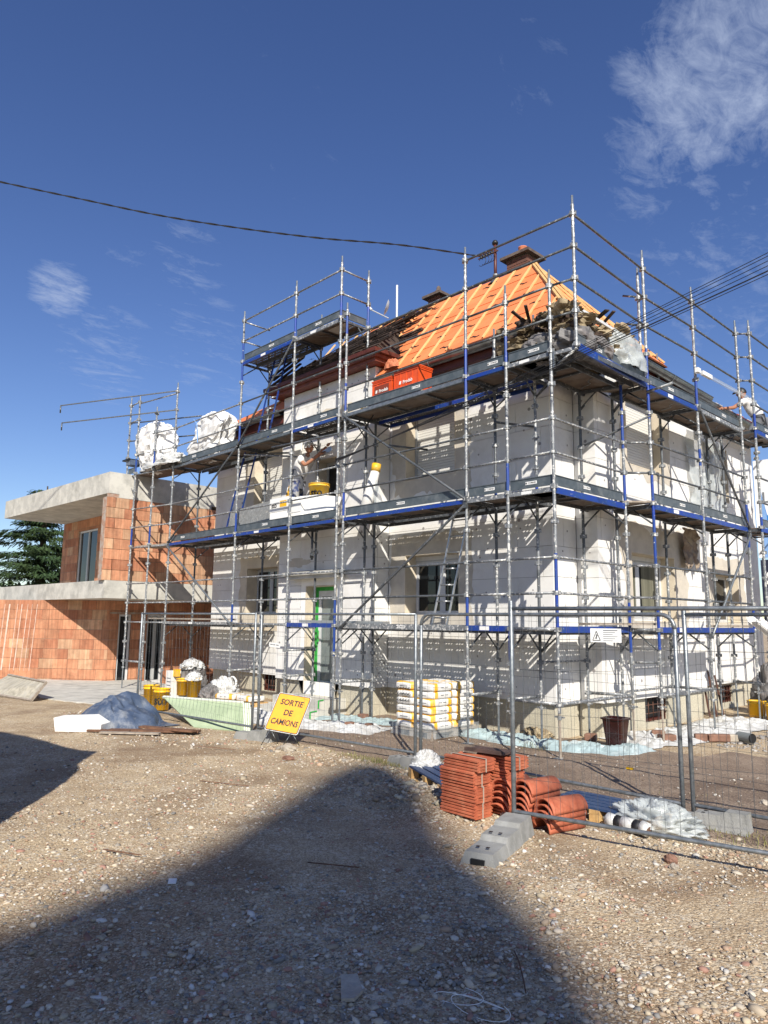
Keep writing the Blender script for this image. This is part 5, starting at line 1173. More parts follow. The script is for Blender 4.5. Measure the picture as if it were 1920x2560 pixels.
# ---------------------------------------------------------------- site fence
def fence_panel(label, p0, p1, top=1.90, bot=.14, tail0=0.0, tail1=0.0, rounded=False, seed=1, sign=None):
    p0 = Vector((*p0, 0)); p1 = Vector((*p1, 0)); d = (p1 - p0); L = d.length; d.normalize(); n = Vector((d.y, -d.x, 0)); T = thing('site_fence', label, 'fence', p0, 'mesh site fence panels')
    up = Vector((0, 0, 1)); r = .021; rc = .14 if rounded else .02
    tubeobj('post', p0 + up * .03, p0 + up * (top + tail0 - rc if rounded else top + tail0), r, 'galv_clean', T, 12); tubeobj('post', p1 + up * .03, p1 + up * (top + tail1 - rc if rounded else top + tail1), r, 'galv_clean', T, 12)
    mb = MB()
    if rounded:
        pts = [p0 + up * (top - rc) + (d * (1 - math.cos(a)) + up * math.sin(a)) * rc for a in np.linspace(0, math.pi / 2, 7)] + [p1 + up * (top - rc) + (-d * (1 - math.cos(a)) + up * math.sin(a)) * rc for a in np.linspace(math.pi / 2, 0, 7)]
        mb.path(pts, r, 'galv_clean', 12)
    else: mb.tube(p0 + up * top, p1 + up * top, r * .85, 'galv_clean', 10)
    obj('top_rail', mb, T, smooth=True); tubeobj('bottom_rail', p0 + up * bot, p1 + up * bot, r * .85, 'galv_clean', T, 10)
    mb = MB(); rr = random.Random(seed); nv = int(L / .105); q = .0017
    for i in range(1, nv):
        u = L * i / nv; a = rr.gauss(0, .012); b = rr.gauss(0, .012); mid = p0 + d * (u + a) + n * rr.gauss(0, .006) + up * rr.uniform(.7, 1.3)
        mb.path([p0 + d * u + up * (bot - .03), mid, p0 + d * (u + b) + up * (top + .035)], q, 'galv_dark', 3)
    for z in (.28, .55, .85, 1.15, 1.42, 1.68): 
        mb.path([p0 + d * (L * t) + up * (bot + z + .012 * math.sin(t * 7 + z * 9 + seed)) + n * .005 for t in np.linspace(0, 1, 9)], q, 'galv_dark', 3)
    stuff(obj('wire_mesh', mb, T)); return T, d, n
fence_panel('leftmost mesh fence panel, in front of the pale green board', (-7.67, -2.36), (-4.32, -2.02), seed=1, tail0=.02, tail1=.02)
fence_panel('mesh fence panel directly behind the yellow road sign', (-4.20, -1.99), (-1.06, -1.70), seed=2, tail0=.03)
F3, d3, n3 = fence_panel('mesh fence panel with rounded top corners behind the roof tile stacks', (-1.0, -1.66), (2.42, -1.70), rounded=True, seed=3)
F4, d4, n4 = fence_panel('nearest mesh fence panel, standing in the big stepped concrete foot', (1.60, -3.22), (5.02, -2.46), top=1.93, bot=.17, tail0=.07, seed=4)
fence_panel('mesh fence panel running off the right edge behind the nearest one', (2.50, -1.66), (5.9, -1.5), seed=5, tail0=.06)
for x, y in ((-4.26, -2.005), (-1.03, -1.68), (2.46, -1.68)):
    mb = MB(); mb.box((x - .05, y - .03, 1.14), (x + .05, y + .03, 1.18), 'galv'); tag(obj('clamp', mb, origin=(x, y, 1.1)), {-4.26: 'small clamp joining the fence posts left of the yellow sign', -1.03: 'small clamp joining the fence posts before the bag pallet', 2.46: 'small clamp joining the fence posts at right'}[x], 'clamp')
# notices wired to the mesh
mb = MB(); c = Vector((2.70, -2.99, 1.63)); d = d4; n_ = n4; up = Vector((0, 0, 1)); c = Vector((1.60, -3.22, 0)) + d4 * .86 + n4 * .012 + up * 1.705
def board(mb, c, d, up, n, w_, h, t, m): mb.obox(c, (d * w_ / 2, up * h / 2, n * t / 2), m)
board(mb, c, d4, up, n4, .26, .115, .003, 'print_white'); q = c + n4 * .003
tri = [q - d4 * .11 - up * .042, q - d4 * .045 - up * .042, q - d4 * .078 + up * .035]
def outline(mb, pts, w_, m):
    for a, b in zip(pts, pts[1:] + pts[:1]): mb.bar(a, b, w_, .001, m, n4)
outline(mb, tri, .005, 'print_black'); mb.bar(q - d4 * .078 - up * .03, q - d4 * .078 + up * .01, .006, .001, 'print_black', n4)
mb.bar(q - d4 * .092 - up * .03, q - d4 * .066 + up * .002, .004, .001, 'print_black', n4)
for i in range(6): mb.bar(q - d4 * .02 + up * (.042 - i * .017), q + d4 * (.10 - .02 * (i % 3)) + up * (.042 - i * .017), .004 if i else .007, .001, 'trouser_grey', n4)
tag(obj('notice', mb, origin=c), 'white warning notice with triangle symbol on the nearest fence panel', 'notice')
mb = MB(); c = Vector((-3.83, -1.985, 1.42)); d2 = Vector((.995, .09, 0)); n2 = Vector((.09, -.995, 0)); tilt = (d2 + Vector((0, 0, -.06))).normalized(); board(mb, c, tilt, up, n2, .26, .07, .003, 'print_white'); q = c + n2 * .003
for a, b in ((-.10, -.04), (-.03, .02), (.04, .10)): mb.bar(q + tilt * a + up * .005, q + tilt * b + up * .005, .012, .001, 'trouser_grey', n2)
tag(obj('notice', mb, origin=c), 'narrow tilted white tag wired to the fence above the yellow road sign', 'notice')
# concrete feet
def foot(label, c, d, L=.78, w_=.25, steps=((0, .30, .115), (.30, .56, .155), (.56, .78, .195)), holes=True):
    c = Vector((*c, 0)); d = Vector((*d, 0)).normalized(); n = Vector((-d.y, d.x, 0)); up = Vector((0, 0, 1)); mb = MB(); z0 = gh(c.x, c.y) - .015
    def ring(u, h, k): return [c + d * u + n * s * (w_ / 2 - k) + up * (z0 + h) for s in (-1, 1)]
    prof = [(0, 0, 0)]
    for i, (a, b, h) in enumerate(steps):
        e = .03; prof += [(a + e, h, .035), (b - .012, h + .004, .035)]
    prof += [(L - .03, steps[-1][2] * .98, .035), (L, 0, 0)]
    top = [ring(u, h, k) for u, h, k in prof]; bot = [ring(u, 0, 0) for u, h, k in prof]
    vs = []; 
    for t, b in zip(top, bot): vs += [b[0], t[0], t[1], b[1]]
    m = len(prof); fs = []
    for i in range(m - 1): o = 4 * i; fs += [(o, o + 4, o + 5, o + 1), (o + 1, o + 5, o + 6, o + 2), (o + 2, o + 6, o + 7, o + 3)]
    mb.add(vs, fs, 'concrete_block')
    if holes:
        for u in (.12, .40):
            for s in (-.04, .04): p = c + d * u + n * s + up * (z0 + (.119 if u < .3 else .159)); mb.obox(p, (d * .014, n * .014, up * .001), 'black')
        p = c + d * .006 + up * (z0 + .03); mb.obox(p, (d * .01, n * .055, up * .028), 'black')
    T = tag(obj('concrete_block', mb, origin=c), label, 'fence foot', 'concrete fence feet')
    bv = T.modifiers.new('b', 'BEVEL'); bv.width = .006; bv.segments = 1; bv.limit_method = 'ANGLE'; return T
foot('big stepped grey concrete fence foot in the foreground, before the ridge tiles', (1.95, -4.16), (-.30, .954), L=.98, w_=.29, steps=((0, .34, .10), (.34, .66, .14), (.66, .98, .175)))
foot('grey concrete fence foot at right beside the plastic wrapped roll', (2.27, -1.86), (.95, .12), L=.78, w_=.22)
foot('grey concrete fence foot left of the blue pallet', (-1.32, -1.83), (.97, -.22), L=.66, w_=.24)
foot('dusty grey concrete fence foot behind the yellow road sign', (-4.35, -2.25), (.97, .20), L=.78, w_=.22, holes=False)

# ---------------------------------------------------------------- road sign
sg = thing('road_sign', 'tilted yellow road sign reading SORTIE DE CAMIONS on wire legs', 'road sign', (-3.25, -2.2, 0))
c4 = [Vector(v) for v in ((-3.525, -2.076, .727), (-3.126, -1.789, .663), (-3.081, -2.071, .159), (-3.479, -2.36, .236))]   # TL TR BR BL
xa = (c4[1] - c4[0]).normalized(); nn = xa.cross(c4[3] - c4[0]).normalized(); 
if nn.y > 0: nn = -nn
ya = xa.cross(nn); ya = ya if ya.z > 0 else -ya; ctr = sum(c4, Vector()) / 4; Wd = .50; Hg = .60
skew = ((c4[0] - c4[3]) + (c4[1] - c4[2])) / 2; ya = skew.normalized(); Hg = skew.length; Wd = (c4[1] - c4[0]).length
def rr_poly(w_, h, r, k=5):
    pts = []
    for cx, cy, a0 in ((w_ / 2 - r, h / 2 - r, 0), (-w_ / 2 + r, h / 2 - r, 90), (-w_ / 2 + r, -h / 2 + r, 180), (w_ / 2 - r, -h / 2 + r, 270)):
        for i in range(k + 1): a = math.radians(a0 + 90 * i / k); pts.append((cx + r * math.cos(a), cy + r * math.sin(a)))
    return pts
def plate(mb, w_, h, r, off, t, m): mb.extr([ctr + xa * x + ya * y + nn * off for x, y in rr_poly(w_, h, r)], nn * t, m)
mb = MB(); plate(mb, Wd + .012, Hg + .012, .03, -.02, .018, 'print_white'); obj('panel_back', mb, sg)
mb = MB(); plate(mb, Wd, Hg, .028, -.001, .002, 'print_black'); obj('border', mb, sg)
mb = MB(); plate(mb, Wd - .024, Hg - .024, .02, .0015, .002, 'sign_yellow'); obj('panel', mb, sg)
mb = MB()
for s, yy, sx in (('SORTIE', .155, .90), ('DE', 0, .90), ('CAMIONS', -.150, .78)): text(mb, s, .120, ctr + ya * yy + nn * .0045, xa, ya, 'print_black', True, sx)
obj('lettering', mb, sg)
for s in (-1, 1):
    t = ctr + xa * s * Wd * .33 - ya * Hg * .47
    for gx, gy in ((.0, -.12), (.0, .12)): tubeobj('leg', t, (t.x + s * .0 + (.03 if gy > 0 else -.05), t.y + gy, gh(t.x, t.y) + .005), .006, 'galv_clean', sg, 6)

# ---------------------------------------------------------------- roof tiles
def tile_bundle(label, x, y, z, n, yaw, strap=True):
    T = thing('tile_bundle', label, 'roof tiles', (x, y, z), 'strapped bundles of flat roof tiles')
    for i in range(n):
        def bld():
            mb = MB(); L, w_, t = .42, .26, .014
            prof = [(-w_ / 2, .010), (-w_ / 2 + .03, .022), (-w_ / 2 + .05, .008), (-.02, .004), (0, .016), (.02, .004), (w_ / 2 - .06, .008), (w_ / 2 - .03, .020), (w_ / 2, .004)]
            vs = []
            for yy in (-L / 2, L / 2):
                for px, pz in prof: vs.append((px, yy, pz))
                for px, pz in prof: vs.append((px, yy, pz - t))
            m = len(prof); fs = []
            for i in range(m - 1):
                fs += [(i, i + 1, 2 * m + i + 1, 2 * m + i), (m + i, 3 * m + i, 3 * m + i + 1, m + i + 1), (i, m + i, m + i + 1, i + 1), (2 * m + i, 2 * m + i + 1, 3 * m + i + 1, 3 * m + i)]
            fs += [(0, 2 * m, 3 * m, m), (m - 1, 2 * m - 1, 4 * m - 1, 3 * m - 1)]
            mb.add(vs, fs, 'tile'); mb.box((-w_ / 2 + .02, -L / 2 - .0, -t - .002), (w_ / 2 - .02, -L / 2 + .02, .006), 'tile'); return mb
        mt = Matrix.Translation((x + random.uniform(-.006, .006), y + random.uniform(-.006, .006), z + .018 + i * .0265)) @ Matrix.Rotation(yaw, 4, 'Z') @ Matrix.Rotation(random.uniform(-.01, .01), 4, 'Y')
        shared('tile', ('flat_tile',), bld, T, mt)
    if strap:
        h = n * .0265 + .012; mb = MB(); c, s = math.cos(yaw), math.sin(yaw)
        pts = [Vector((x, y, z)) + Vector((c * u - s * v, s * u + c * v, w2)) for u, v, w2 in ((-.02, -.218, .0), (-.02, -.218, h), (-.02, .218, h), (-.02, .218, 0))]
        for a, b in zip(pts, pts[1:]): mb.bar(a, b, .012, .003, 'twine', (0, -1, 0) if abs(a.z - b.z) > .01 else (0, 0, 1))
        obj('strap', mb, T)
yw = math.radians(88)
zb = gh(1.03, -3.1)
names = ['bottom', 'second', 'third', 'top']
for st, (x, y) in (('front', (1.02, -3.17)), ('rear', (1.17, -2.86))):
    z = gh(x, y) + .0
    for i, n in enumerate((5, 5, 5, 4)):
        off = (0, .01, -.01, .05)[i]
        tile_bundle('%s tile bundle of the %s terracotta stack left of the ridge tiles' % ({'bottom': 'lowest', 'second': 'second lowest', 'third': 'second highest', 'top': 'uppermost'}[names[i]], st), x + off * .6, y + off * .3, z, n, yw, True); z += n * .0265 + .004
z = gh(1.1, -2.9) + 19 * .0265 + .05
mb = MB(); mb.obox((1.13, -2.95, z), ((.21, .03, 0), (-.015, .12, 0), (0, 0, .008)), 'tile_dark'); mb.obox((1.13, -3.05, z + .012), ((.2, .03, 0), (-.002, .012, 0), (0, 0, .012)), 'tile_dark')
tag(obj('roof_tile', mb, origin=(1.13, -2.95, z)), 'single dark brown tile lying on top of the terracotta tile stack', 'roof tile')
def ridge_mb():
    mb = MB(); r0, r1, L, n = .118, .104, .44, 14; t = .014; vs = []
    for yy, k in ((-L / 2, 1.06), (-L / 2 + .05, 1.0), (L / 2, .90)):
        for rr in (r0 * k, r0 * k - t):
            for i in range(n + 1):
                a = math.pi * i / n; vs.append((-math.cos(a) * rr, yy, math.sin(a) * rr))
    m = n + 1; fs = []
    for s in range(2):
        o = s * 2 * m
        for i in range(n): fs += [(o + i, o + 2 * m + i, o + 2 * m + i + 1, o + i + 1), (o + m + i, o + m + i + 1, o + 3 * m + i + 1, o + 3 * m + i)]
    for o in (0, 4 * m):
        for i in range(n): fs.append((o + i, o + i + 1, o + m + i + 1, o + m + i) if o == 0 else (o + i, o + m + i, o + m + i + 1, o + i + 1))
    for s in range(2):
        o = s * 2 * m; fs += [(o, o + m, o + 3 * m, o + 2 * m), (o + n, o + 2 * m + n, o + 3 * m + n, o + m + n)]
    mb.add(vs, fs, 'tile'); return mb
pos_w = {'left': 'leftmost', 'middle': 'middle', 'right': 'rightmost'}
for st, x, y, n, yaw, dz in (('left', 1.27, -2.87, 5, 8, .055), ('middle', 1.54, -2.86, 6, -6, .05), ('right', 1.83, -2.88, 4, -12, .05)):
    for i in range(n):
        mt = Matrix.Translation((x + i * .004, y + i * .012, gh(x, y) + .008 + i * dz)) @ Matrix.Rotation(math.radians(yaw + random.uniform(-1.5, 1.5)), 4, 'Z') @ Matrix.Rotation(math.radians(random.uniform(-1, 1)), 4, 'X')
        o = shared('ridge_tile', ('ridge',), ridge_mb, None, mt)
        pl = ['lowest', 'second lowest', 'third', 'fourth', 'fifth', 'sixth'][i] if i < n - 1 else 'topmost'
        tag(o, '%s half round ridge tile of the %s nested stack, counted from the ground' % (pl, pos_w[st]), 'ridge tile', 'nested half round ridge tiles')

# ---------------------------------------------------------------- pallets and bags by the fence
def pallet(label, c, yaw, L, w_, m, h=.12, topm=None, grp=None):
    c = Vector(c); T = thing('pallet', label, 'pallet', c, grp); R = Matrix.Rotation(yaw, 4, 'Z')
    def q(name, x0, x1, y0, y1, z0, z1, mm):
        mb = MB(); cc = c + R @ Vector(((x0 + x1) / 2, (y0 + y1) / 2, (z0 + z1) / 2)); mb.obox(cc, (R @ Vector(((x1 - x0) / 2, 0, 0)), R @ Vector((0, (y1 - y0) / 2, 0)), Vector((0, 0, (z1 - z0) / 2))), mm); obj(name, mb, T)
    n = 5
    for i in range(n): a = -w_ / 2 + i * (w_ / n) + .01; q('top_board', -L / 2, L / 2, a, a + w_ / n - .03, h - .02, h, m)
    for yy in (-w_ / 2, -.05, w_ / 2 - .09):
        for xx in (-L / 2, -.05, L / 2 - .1): q('block', xx, xx + .1, yy, yy + .09, .018, h - .02, topm or m)
        q('runner', -L / 2, L / 2, yy, yy + .09, 0, .018, topm or m)
    return T
pallet('pale wooden pallet under the tall stack of white and yellow bags', (-2.50, .28, gh(-2.5, .3) + .01), 0, .86, 1.12, 'grey_wood', .13)
def bag_mb(L=.53, w_=.405, h=.122):
    mb = MB(); nu, nv = 34, 16; sg = lambda x, e: math.copysign(abs(x) ** e, x); V_ = []; F_y = []; F_w = []
    for j in range(nv + 1):
        ph = (j / nv - .5) * math.pi
        for i in range(nu):
            th = i / nu * 2 * math.pi; x, y, z = sg(math.cos(th), .3) * sg(math.cos(ph), .3), sg(math.sin(th), .3) * sg(math.cos(ph), .3), sg(math.sin(ph), .45)
            V_.append((x * L / 2, y * w_ / 2 * (1 + .02 * math.sin(x * 9)), h / 2 + z * h / 2 + .005 * math.sin(x * 11 + y * 5)))
    for j in range(nv):
        for i in range(nu):
            f = (j * nu + i, j * nu + (i + 1) % nu, (j + 1) * nu + (i + 1) % nu, (j + 1) * nu + i); cx = sum(V_[k][0] for k in f) / 4
            (F_y if (-.25 < cx < -.16 or .10 < cx < .20) else F_w).append(f)
    mb.add(V_, F_w, 'bag_white'); mb.add(V_, F_y, 'bag_yellow')
    for s in (-1, 1):
        for k in (-.10, .0): mb.box((k, s * (w_ / 2 + .003) - .002, h * .5), (k + .07, s * (w_ / 2 + .003) + .002, h * .56), 'trouser_grey')
        mb.box((s * (L / 2 + .002) - .002, -.09, h * .45), (s * (L / 2 + .002) + .002, .07, h * .52), 'trouser_grey')
    return mb
lay = [(-2.80, -.08, 90), (-2.80 + .0, .52, 90), (-2.26, .12, 90), (-2.26, .72, 90)]
lv_n = ['bottom', 'second', 'third', 'fourth', 'fifth', 'top']
cor = {0: 'near left', 1: 'far left', 2: 'near right', 3: 'far right'}
z = gh(-2.5, .3) + .145
for lv in range(6):
    pos = [(-2.81, -.06, 90), (-2.78, .62, 0 if lv % 2 else 90), (-2.26, -.06 if lv % 2 == 0 else -.14, 90 if lv % 2 == 0 else 0), (-2.24, .62, 90)]
    pos = [(-2.71, .01, 90), (-2.71, .55, 90), (-2.30, .01, 90), (-2.30, .55, 90)]
    for k, (x, y, a) in enumerate(pos):
        mt = Matrix.Translation((x + random.uniform(-.012, .012), y + random.uniform(-.012, .012), z + random.uniform(-.002, .004))) @ Matrix.Rotation(math.radians(a + random.choice((0, 180)) + random.uniform(-2, 2)), 4, 'Z')
        o = shared('mortar_bag', ('bag',), bag_mb, None, mt); o['label'] = '%s layer mortar bag at the %s corner of the tall shrink wrapped pallet' % (lv_n[lv], cor[k]); o['category'] = 'bag'; o['group'] = 'white and yellow mortar bags on the tall pallet'
    z += .117
mb = MB(); r = random.Random(2)
for i in range(3):
    for j in range(5): c = Vector((-2.85 + j * .06, -.262, .74 - i * .09)); mb.path([c, c + Vector((.03, 0, .04)), c + Vector((.02, 0, -.01)), c + Vector((.06, 0, .02))], .004, 'print_black', 4)
tag(obj('marker_scrawl', mb, origin=(-2.7, -.34, .9)), 'black handwritten scrawl on the front of the bag pallet', 'handwriting')
mb = MB(); mb.grid(lambda u, v: (-2.93 + u * .86, -.29 - .008 * math.sin(u * 31) - .03 * (1 - v) ** 3, .05 + v * .17), 26, 5, 'film_thin'); mb.grid(lambda u, v: (-2.06 + .008 * math.sin(u * 29) + .03 * (1 - v) ** 3, -.28 + u * 1.12, .05 + v * .17), 26, 5, 'film_thin')
tag(obj('shrink_film', mb, smooth=True, origin=(-2.5, -.3, .1)), 'loose clear shrink film around the foot of the bag pallet', 'plastic film')
pallet('blue topped pallet lying left of the terracotta tile stack', (.05, -2.30, gh(0, -2.3) - .01), math.radians(-26), 1.0, .62, 'pallet_blue', .14, 'pale_wood', 'blue topped pallets by the fence')
pallet('blue topped pallet lying right of the ridge tiles behind the nearest fence panel', (1.92, -2.18, gh(1.9, -2.2) - .01), math.radians(2), 1.0, .55, 'pallet_blue', .14, 'pale_wood', 'blue topped pallets by the fence')
def blobmesh(c, sx, sy, sz, m, seed, nu=26, nv=14, amp=.35, fs=2.0, flat=False, ridge=False):
    mb = MB(); c = Vector(c)
    def f(u, v):
        th = u * 2 * math.pi; ph = v * math.pi * (1 if not flat else .5)
        d = Vector((math.cos(th) * math.sin(ph), math.sin(th) * math.sin(ph), math.cos(ph)))
        k = fbm(d.x + seed * 2.3, d.y, d.z + seed, fs, 4); k = (1 - 2 * abs(k)) if ridge else k
        r = 1 + amp * k
        return (c.x + d.x * sx * r, c.y + d.y * sy * r, c.z + d.z * sz * r)
    mb.grid(f, nu, nv, m); return mb
def boxblob(c, sx, sy, sz, m, seed, nu=64, nv=40, amp=.05, fs=2.0, p=.35, lean=0.0):
    mb = MB(); c = Vector(c); sg = lambda x, e: math.copysign(abs(x) ** e, x)
    def f(u, v):
        th = u * 2 * math.pi; ph = (v - .5) * math.pi
        x, y, z = sg(math.cos(th), p) * sg(math.cos(ph), p), sg(math.sin(th), p) * sg(math.cos(ph), p), sg(math.sin(ph), p)
        k = 1 - 2 * abs(fbm(x + seed * 3.1, y, z, fs, 4)); k2 = fbm(x, y + seed, z, fs * .5, 2); r = 1 + amp * (k - .5) + amp * 1.6 * k2
        return (c.x + x * sx * r + lean * z * sx, c.y + y * sy * r, c.z + sz + z * sz * (1 + amp * k * .6))
    mb.grid(f, nu, nv, m); return mb
def crumple(name, label, cat, c, sx, sy, sz, m, seed, amp=.35, fs=2.0, flat=True, nu=60, nv=34, smooth=True, group=None):
    return tag(obj(name, blobmesh(c, sx, sy, sz, m, seed, nu, nv, amp, fs, flat, True), smooth=smooth, origin=c), label, cat, group)
crumple('plastic_film', 'crumpled white film on the blue pallet left of the tile stack', 'plastic film', (.22, -2.22, .13), .22, .13, .10, 'film_white', 1, .3, 2.2)
crumple('plastic_film', 'crinkled clear wrap bunched beside the right fence foot', 'plastic film', (2.42, -2.28, .03), .34, .20, .17, 'film_clear', 2, .45, 2.8)
crumple('plastic_film', 'torn striped wrap hanging off the end of the left blue pallet', 'plastic film', (-.48, -2.12, .08), .12, .16, .16, 'film_white', 3, .45, 2.4)
mb = MB(); 
for i, (a, b, m) in enumerate(((.12, .20, 'film_white'), (.20, .27, 'print_black'), (.27, .38, 'film_white'), (.38, .45, 'print_black'), (.45, .52, 'film_white'))): mb.tube((1.98 + a, -2.50 - a * .08, .085), (1.98 + b, -2.50 - b * .08, .07), .060 - .006 * (i % 2), m, 14, r1=.058)
mb.tube((2.5, -2.55, .07), (2.506, -2.551, .07), .035, 'brown_wood', 12)
tag(obj('wrapped_roll', mb, smooth=True, origin=(2.2, -2.5, 0)), 'black and white wrapped roll lying right of the ridge tiles', 'roll')

# ---------------------------------------------------------------- ground clutter near the house
T = thing('flower_pot', 'tall glazed dark brown square flower pot on the plastic sheet', 'flower pot', (.05, 1.45 - .75, 0))
px0, py0 = .08, .72
px0, py0 = .10, 1.30
T.location = (px0, py0, 0); WORLD[T.name] = Vector((px0, py0, 0))
def pot_ring(h, s, z, r=.25):
    return [(px0 + h * math.copysign(abs(math.cos(a)) ** r, math.cos(a)) * s, py0 + h * math.copysign(abs(math.sin(a)) ** r, math.sin(a)) * s, z) for a in np.linspace(0, 2 * math.pi, 24, endpoint=False)]
mb = MB(); rings = [pot_ring(.100, 1, .0), pot_ring(.105, 1, .02), pot_ring(.150, 1, .43), pot_ring(.170, 1, .435), pot_ring(.170, 1, .46), pot_ring(.148, 1, .46), pot_ring(.144, 1, .42), pot_ring(.09, 1, .05)]
vs = [p for rg in rings for p in rg]; fs = [(i * 24 + k, i * 24 + (k + 1) % 24, (i + 1) * 24 + (k + 1) % 24, (i + 1) * 24 + k) for i in range(len(rings) - 1) for k in range(24)] + [tuple(range(24))[::-1], tuple(range(7 * 24, 8 * 24))]
mb.add(vs, fs, 'pot'); obj('pot_body', mb, T)
mb = MB(); mb.prism([(px0 - .12, py0 - .12), (px0 + .12, py0 - .12), (px0 + .12, py0 + .12), (px0 - .12, py0 + .12)], .33, .35, 'soil'); obj('potting_soil', mb, T)
def sheet(name, label, pts, width, m, seed, h=.05, n=70, nv=16, cat='plastic sheet'):
    """crumpled plastic laid along a polyline"""
    P_ = [Vector((*p, 0)) for p in pts]; cum = [0]
    for a, b in zip(P_, P_[1:]): cum.append(cum[-1] + (b - a).length)
    def at(t):
        s = t * cum[-1]
        for i in range(len(P_) - 1):
            if s <= cum[i + 1] + 1e-6: f = (s - cum[i]) / (cum[i + 1] - cum[i]); d = (P_[i + 1] - P_[i]).normalized(); return P_[i].lerp(P_[i + 1], f), d
    mb = MB()
    def f(u, v):
        c, d = at(min(1, u)); nrm = Vector((-d.y, d.x, 0)); w_ = width * (1 + .28 * fbm(u * 9 + seed, 0, seed, 1, 3)); k = (v - .5)
        x, y, _ = c + nrm * (k * w_)
        q = 1 - 2 * abs(fbm(x, y, seed, 3.2, 4)); q2 = 1 - 2 * abs(fbm(x, y, seed + 9, 7, 3)); e = min(1, v * 6, (1 - v) * 6, u * 20, (1 - u) * 20)
        return (x, y, gh(x, y) + .012 + e * h * (.25 + .75 * max(0, q)) + e * .02 * q2)
    mb.grid(f, n, nv, m); return tag(obj(name, mb, origin=P_[0]), label, cat)
sheet('plastic_sheet', 'crumpled pale blue plastic sheet along the foot of the nearest house corner', [(-3.4, .55), (-2.4, .72), (-1.4, .66), (-.5, .72), (.25, 1.0), (.35, 1.6)], .62, 'film_blue', 1, .10, 110, 20)
sheet('plastic_sheet', 'dusty white plastic sheet spread under the right facade scaffold', [(-.1, 1.9), (.15, 2.8), (.2, 3.8), (.2, 5.0), (.1, 6.4)], 1.15, 'film_white', 2, .07, 100, 24)
sheet('plastic_sheet', 'dusty grey plastic sheet in front of the doorstep', [(-8.3, -.35), (-7.2, -.55), (-6.2, -.75), (-5.2, -.75), (-4.0, -.45), (-3.2, -.2)], 1.0, 'film_white', 3, .08, 110, 22)
sheet('plastic_sheet', 'pale green blue sheet between the doorstep and the bag pallet', [(-5.3, .25), (-4.4, .45), (-3.2, .8)], .7, 'film_blue', 4, .05, 50, 14)
def sett(label, x, y, s, yaw, m='stone_brown', h=.11, name='paving_stone'):
    mb = MB(); c = Vector((x, y, gh(x, y) + h / 2 + .012)); a = Vector((math.cos(yaw), math.sin(yaw), .04)); b = Vector((-math.sin(yaw), math.cos(yaw), 0)); mb.obox(c, (a * s * .6, b * s * .45, Vector((0, 0, h / 2))), m)
    o = obj(name, mb, origin=(x, y, 0)); bv = o.modifiers.new('b', 'BEVEL'); bv.width = .018; bv.segments = 2; return tag(o, label, 'stone block', 'brown stone blocks weighing down the plastic')
for lb, x, y, s, a, m in (('first brown stone block of the row left of the grey pipe', .62, 2.95, .15, .6, 'stone_brown'), ('second brown stone block of the row left of the grey pipe', .74, 3.10, .14, .9, 'stone_brown'), ('third brown stone block of the row, half on its neighbour', .86, 3.24, .15, .4, 'stone_brown'),
                          ('pale grey block of the stone row beside the grey pipe', .95, 3.34, .13, .7, 'rubble'), ('brown stone block lying below the right cellar window', .02, 2.78, .17, .5, 'stone_brown'), ('wide brown block under the scaffold foot at the right corner', .30, 2.48, .20, .9, 'stone_brown'),
                          ('small brown brick at the edge of the doorstep sheet', -3.9, -.35, .13, .5, 'stone_brown'), ('dull brown brick right of the small brick by the doorstep', -3.55, -.22, .11, .2, 'stone_brown'), ('brown block leaning at the inner house corner plinth', -4.55, .55, .15, .1, 'stone_brown'), ('round brown block by the plinth behind the flower pot', -.55, 1.7, .15, .3, 'stone_brown')):
    sett(lb, x, y, s, a, m)
mb = MB(); a = Vector((1.02, 3.42, .10)); b = Vector((1.26, 3.30, .10)); mb.tube(a, b, .075, 'pipe_grey', 20, caps=False); mb.tube(a + Vector((0, 0, 0)), b + Vector((.004, -.002, 0)), .064, 'black', 20)
tag(obj('drain_pipe', mb, origin=a), 'short grey plastic drain pipe lying beside the stone row', 'pipe')
crumple('dead_weeds', 'brown withered weeds poking through the blue plastic sheet', 'weeds', (-1.15, 1.12, .02), .22, .10, .12, 'wool', 21, .6, 3.5)
crumple('dead_weeds', 'small brown clump of weeds at the left end of the blue sheet', 'weeds', (-2.5, 1.1, .02), .13, .08, .09, 'wool', 22, .6, 3.5)
mb = MB(); mb.box((.30, 4.3, .02), (.52, 4.45, .05), 'eps_slab'); 
tag(obj('offcut', mb, origin=(.4, 4.4, 0)), 'small yellowish offcut on the white sheet near the grey pipe', 'offcut')
mb = MB(); mb.box((.97, -.06, gh(1, 0) + .03), (1.05, -.02, gh(1, 0) + .05), 'yellow'); tag(obj('offcut', mb, origin=(1, 0, 0)), 'tiny yellow scrap lying on the brown soil', 'offcut')
